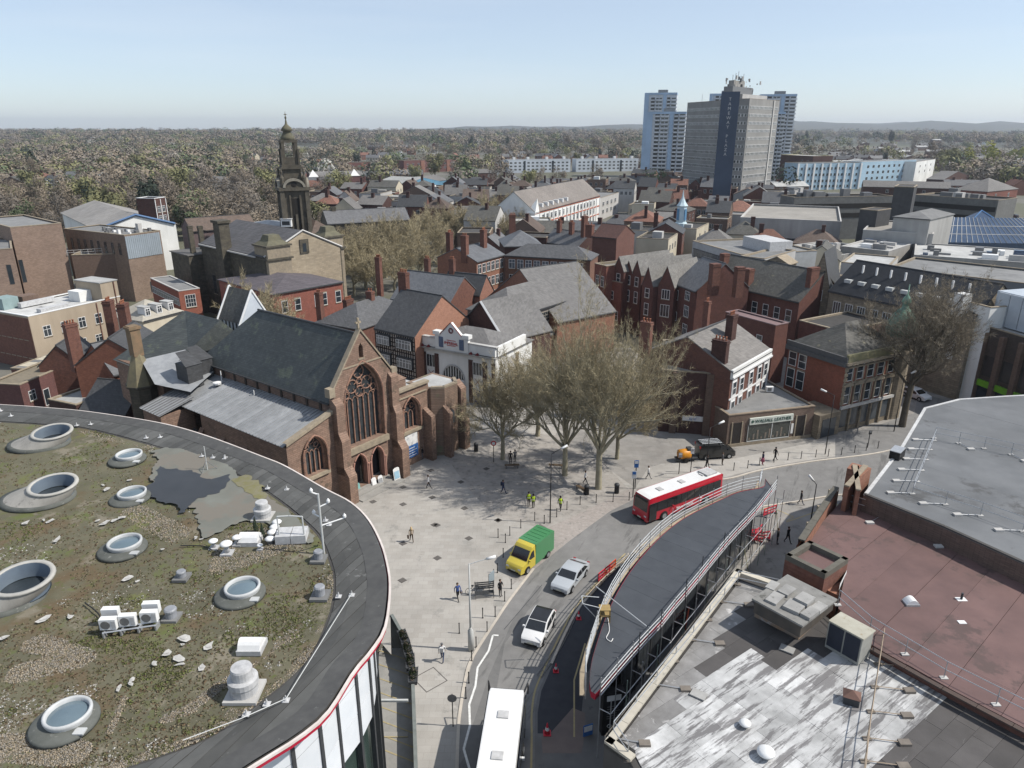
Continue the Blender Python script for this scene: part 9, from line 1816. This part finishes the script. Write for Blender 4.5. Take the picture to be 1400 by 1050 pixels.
def person(u,v,lab,top,bot,hair='brown',pose=0,rz=0,vest=False,skirt=False,bag=None,s=1.0):
 p=g(u,v);t=thing('person',lab,'person',(p.x,p.y,.015),rz);t.scale=(s,s,s);me=PM[pose].copy();me.name='body';me.materials.clear()
 for m_ in (skin,cloth(top),cloth(bot),cloth('black')): me.materials.append(m_)
 for f in me.polygons:
  c=f.center;z=c.z;hand=abs(c.x)>.19 and z<.9 or (pose==3 and c.y<-.24 and z>1.1);f.material_index=0 if z>1.47 or hand else 1 if z>.93 or (abs(c.x)>.19 and z>.8) else 2 if z>.11 else 3;f.use_smooth=True
 o=bpy.data.objects.new('body',me);C.objects.link(o);o.parent=t
 mb=MB();mb.lathe([(.095,1.57),(.108,1.63),(.095,1.7),(.05,1.735),(.01,1.74)],12,(0,.02,0));o=mb.ob('hair',cloth(hair),t,True)
 if hair=='blonde': mb=MB();mb.lathe([(.1,1.35),(.12,1.5),(.1,1.62)],10,(0,.05,0));mb.ob('long_hair',cloth('blonde'),t,True)
 if vest:
  mb=MB();mb.lathe([(.17,.93),(.165,1.1),(.19,1.3),(.17,1.42),(.08,1.46)],14,caps=False);o=mb.ob('hi_vis_vest',hv,t,True);o.scale=(1.12,.88,1)
  mb=MB();mb.lathe([(.178,1.08),(.183,1.14)],14,caps=False);o=mb.ob('reflective_band',white,t);o.scale=(1.12,.88,1);mb=MB();mb.lathe([(.12,1.69),(.125,1.72),(.08,1.76),(.01,1.77)],12);mb.ob('cap',cloth('black'),t,True)
 if skirt: mb=MB();mb.lathe([(.14,1.0),(.2,.8),(.25,.5)],12);mb.ob('skirt',cloth(bot),t,True)
 if bag: mb=MB();mb.box(-.14,.14,.12,.27,1.02,1.42) if bag[0]=='b' else mb.box(.28,.42,-.12,.14,.5,.8);mb.ob('backpack' if bag[0]=='b' else 'handbag',cloth(bag[1:]),t)
P=person
P(563,741,'woman with pale blonde hair, beige top and dark leggings walking across the open plaza','beige','brown','blonde',1,R(200),bag='hbrown');P(586,668,'person in a white top and black trousers walking near the church doors','white','black','brown',2,R(100))
P(688,675,'person in dark jacket and blue jeans walking below the left tree','navy','jeans','brown',1,R(60),bag='bnavy');P(723,692,'police officer in yellow hi-vis vest, left of the standing pair','black','black','brown',0,R(20),True);P(729,695,'police officer in yellow hi-vis vest, right of the standing pair','black','black','brown',3,R(-160),True);P(766,698,'officer in yellow hi-vis vest walking alone right of the black lamp','black','black','brown',1,R(160),True)
P(605,904,'person in white shirt and blue trousers with a pale backpack walking by the troughs','white','jeans','grey',1,R(175),bag='bwhite');P(626,820,'person in a blue jacket leaning forward left of the metal bench','blue','black','brown',2,R(30),bag='hgrey');P(684,815,'person in black standing and looking at a phone by the bollards','black','black','brown',3,R(40))
P(886 - 85,664 + 13,'person in a pale grey top standing at the kerb in front of the bus','white','black','brown',0,R(120)) if False else P(800,662,'person in white top walking behind the litter bin towards the big tree','white','black','brown',2,R(80));P(886,655,'person in white shirt behind the front of the red bus','white','grey','brown',1,R(70))
P(1042,636,'person in dark top and pink long skirt on the pavement by the leather shop','navy','pink','black',0,R(90),skirt=True,s=1.05);P(1059,630,'person dressed in black walking behind the one in the pink skirt','black','black','black',1,R(100),s=1.08);P(987,636,'person in grey behind the rear of the red bus','grey','brown','brown',0,R(90));P(966,640,'person in black partly hidden behind the red bus roof','black','black','brown',2,R(120))
P(1062,744,'person in black standing in the shade beside the red barriers, left of the pair','black','black','brown',0,R(60),s=1.05);P(1076,742,'person in black standing in the shade, right of the pair','black','black','brown',1,R(30),s=1.05);P(1094,690,'person crossing the road in dark clothes past the bus station tip','black','navy','brown',2,R(80));P(1327,533,'person in a pale jacket walking in front of the green banded store','grey','black','brown',1,R(90));P(577,628,'person in black standing against the church wall under the notice board','black','grey','brown',0,R(-30));P(698,634,'person in dark coat under the left tree, beside another','black','brown','black',0,R(0));P(704,632,'person in grey coat under the left tree, beside another in dark','grey','black','brown',3,R(200))
for (u,v,a,lab) in [(760,640,-8,'low stone and timber bench below the left plane tree'),(795,672,-60,'brown timber bench end-on beside the litter bin'),(700,640,5,'timber bench below the slender tree by the church')]:
 p=g(u,v);t=thing('bench',lab,'bench',(p.x,p.y,0),R(a))
 for k in range(4): pb(t,'seat_slat',M('bench_timber',(.16,.11,.07),(.11,.08,.05),sc=3),-.9,.9,-.25+k*.13,-.15+k*.13,.43,.47)
 for x in (-.75,.65): pb(t,'leg',steel_dk,x,x+.1,-.22,.2,0,.43)
mb=MB();mb.box(-13200,13200,-130,9500,-7.5,150);o=mb.ob('haze',M('haze_air',(.5,.5,.5)));o['kind']='stuff'
m=MATS['haze_air'];T=m.node_tree;T.nodes.clear();pv_=T.nodes.new('ShaderNodeVolumePrincipled');pv_.inputs['Color'].default_value=(.8,.88,1,1);pv_.inputs['Density'].default_value=0.00009;pv_.inputs['Anisotropy'].default_value=.3
mo=T.nodes.new('ShaderNodeOutputMaterial');T.links.new(pv_.outputs[0],mo.inputs['Volume'])
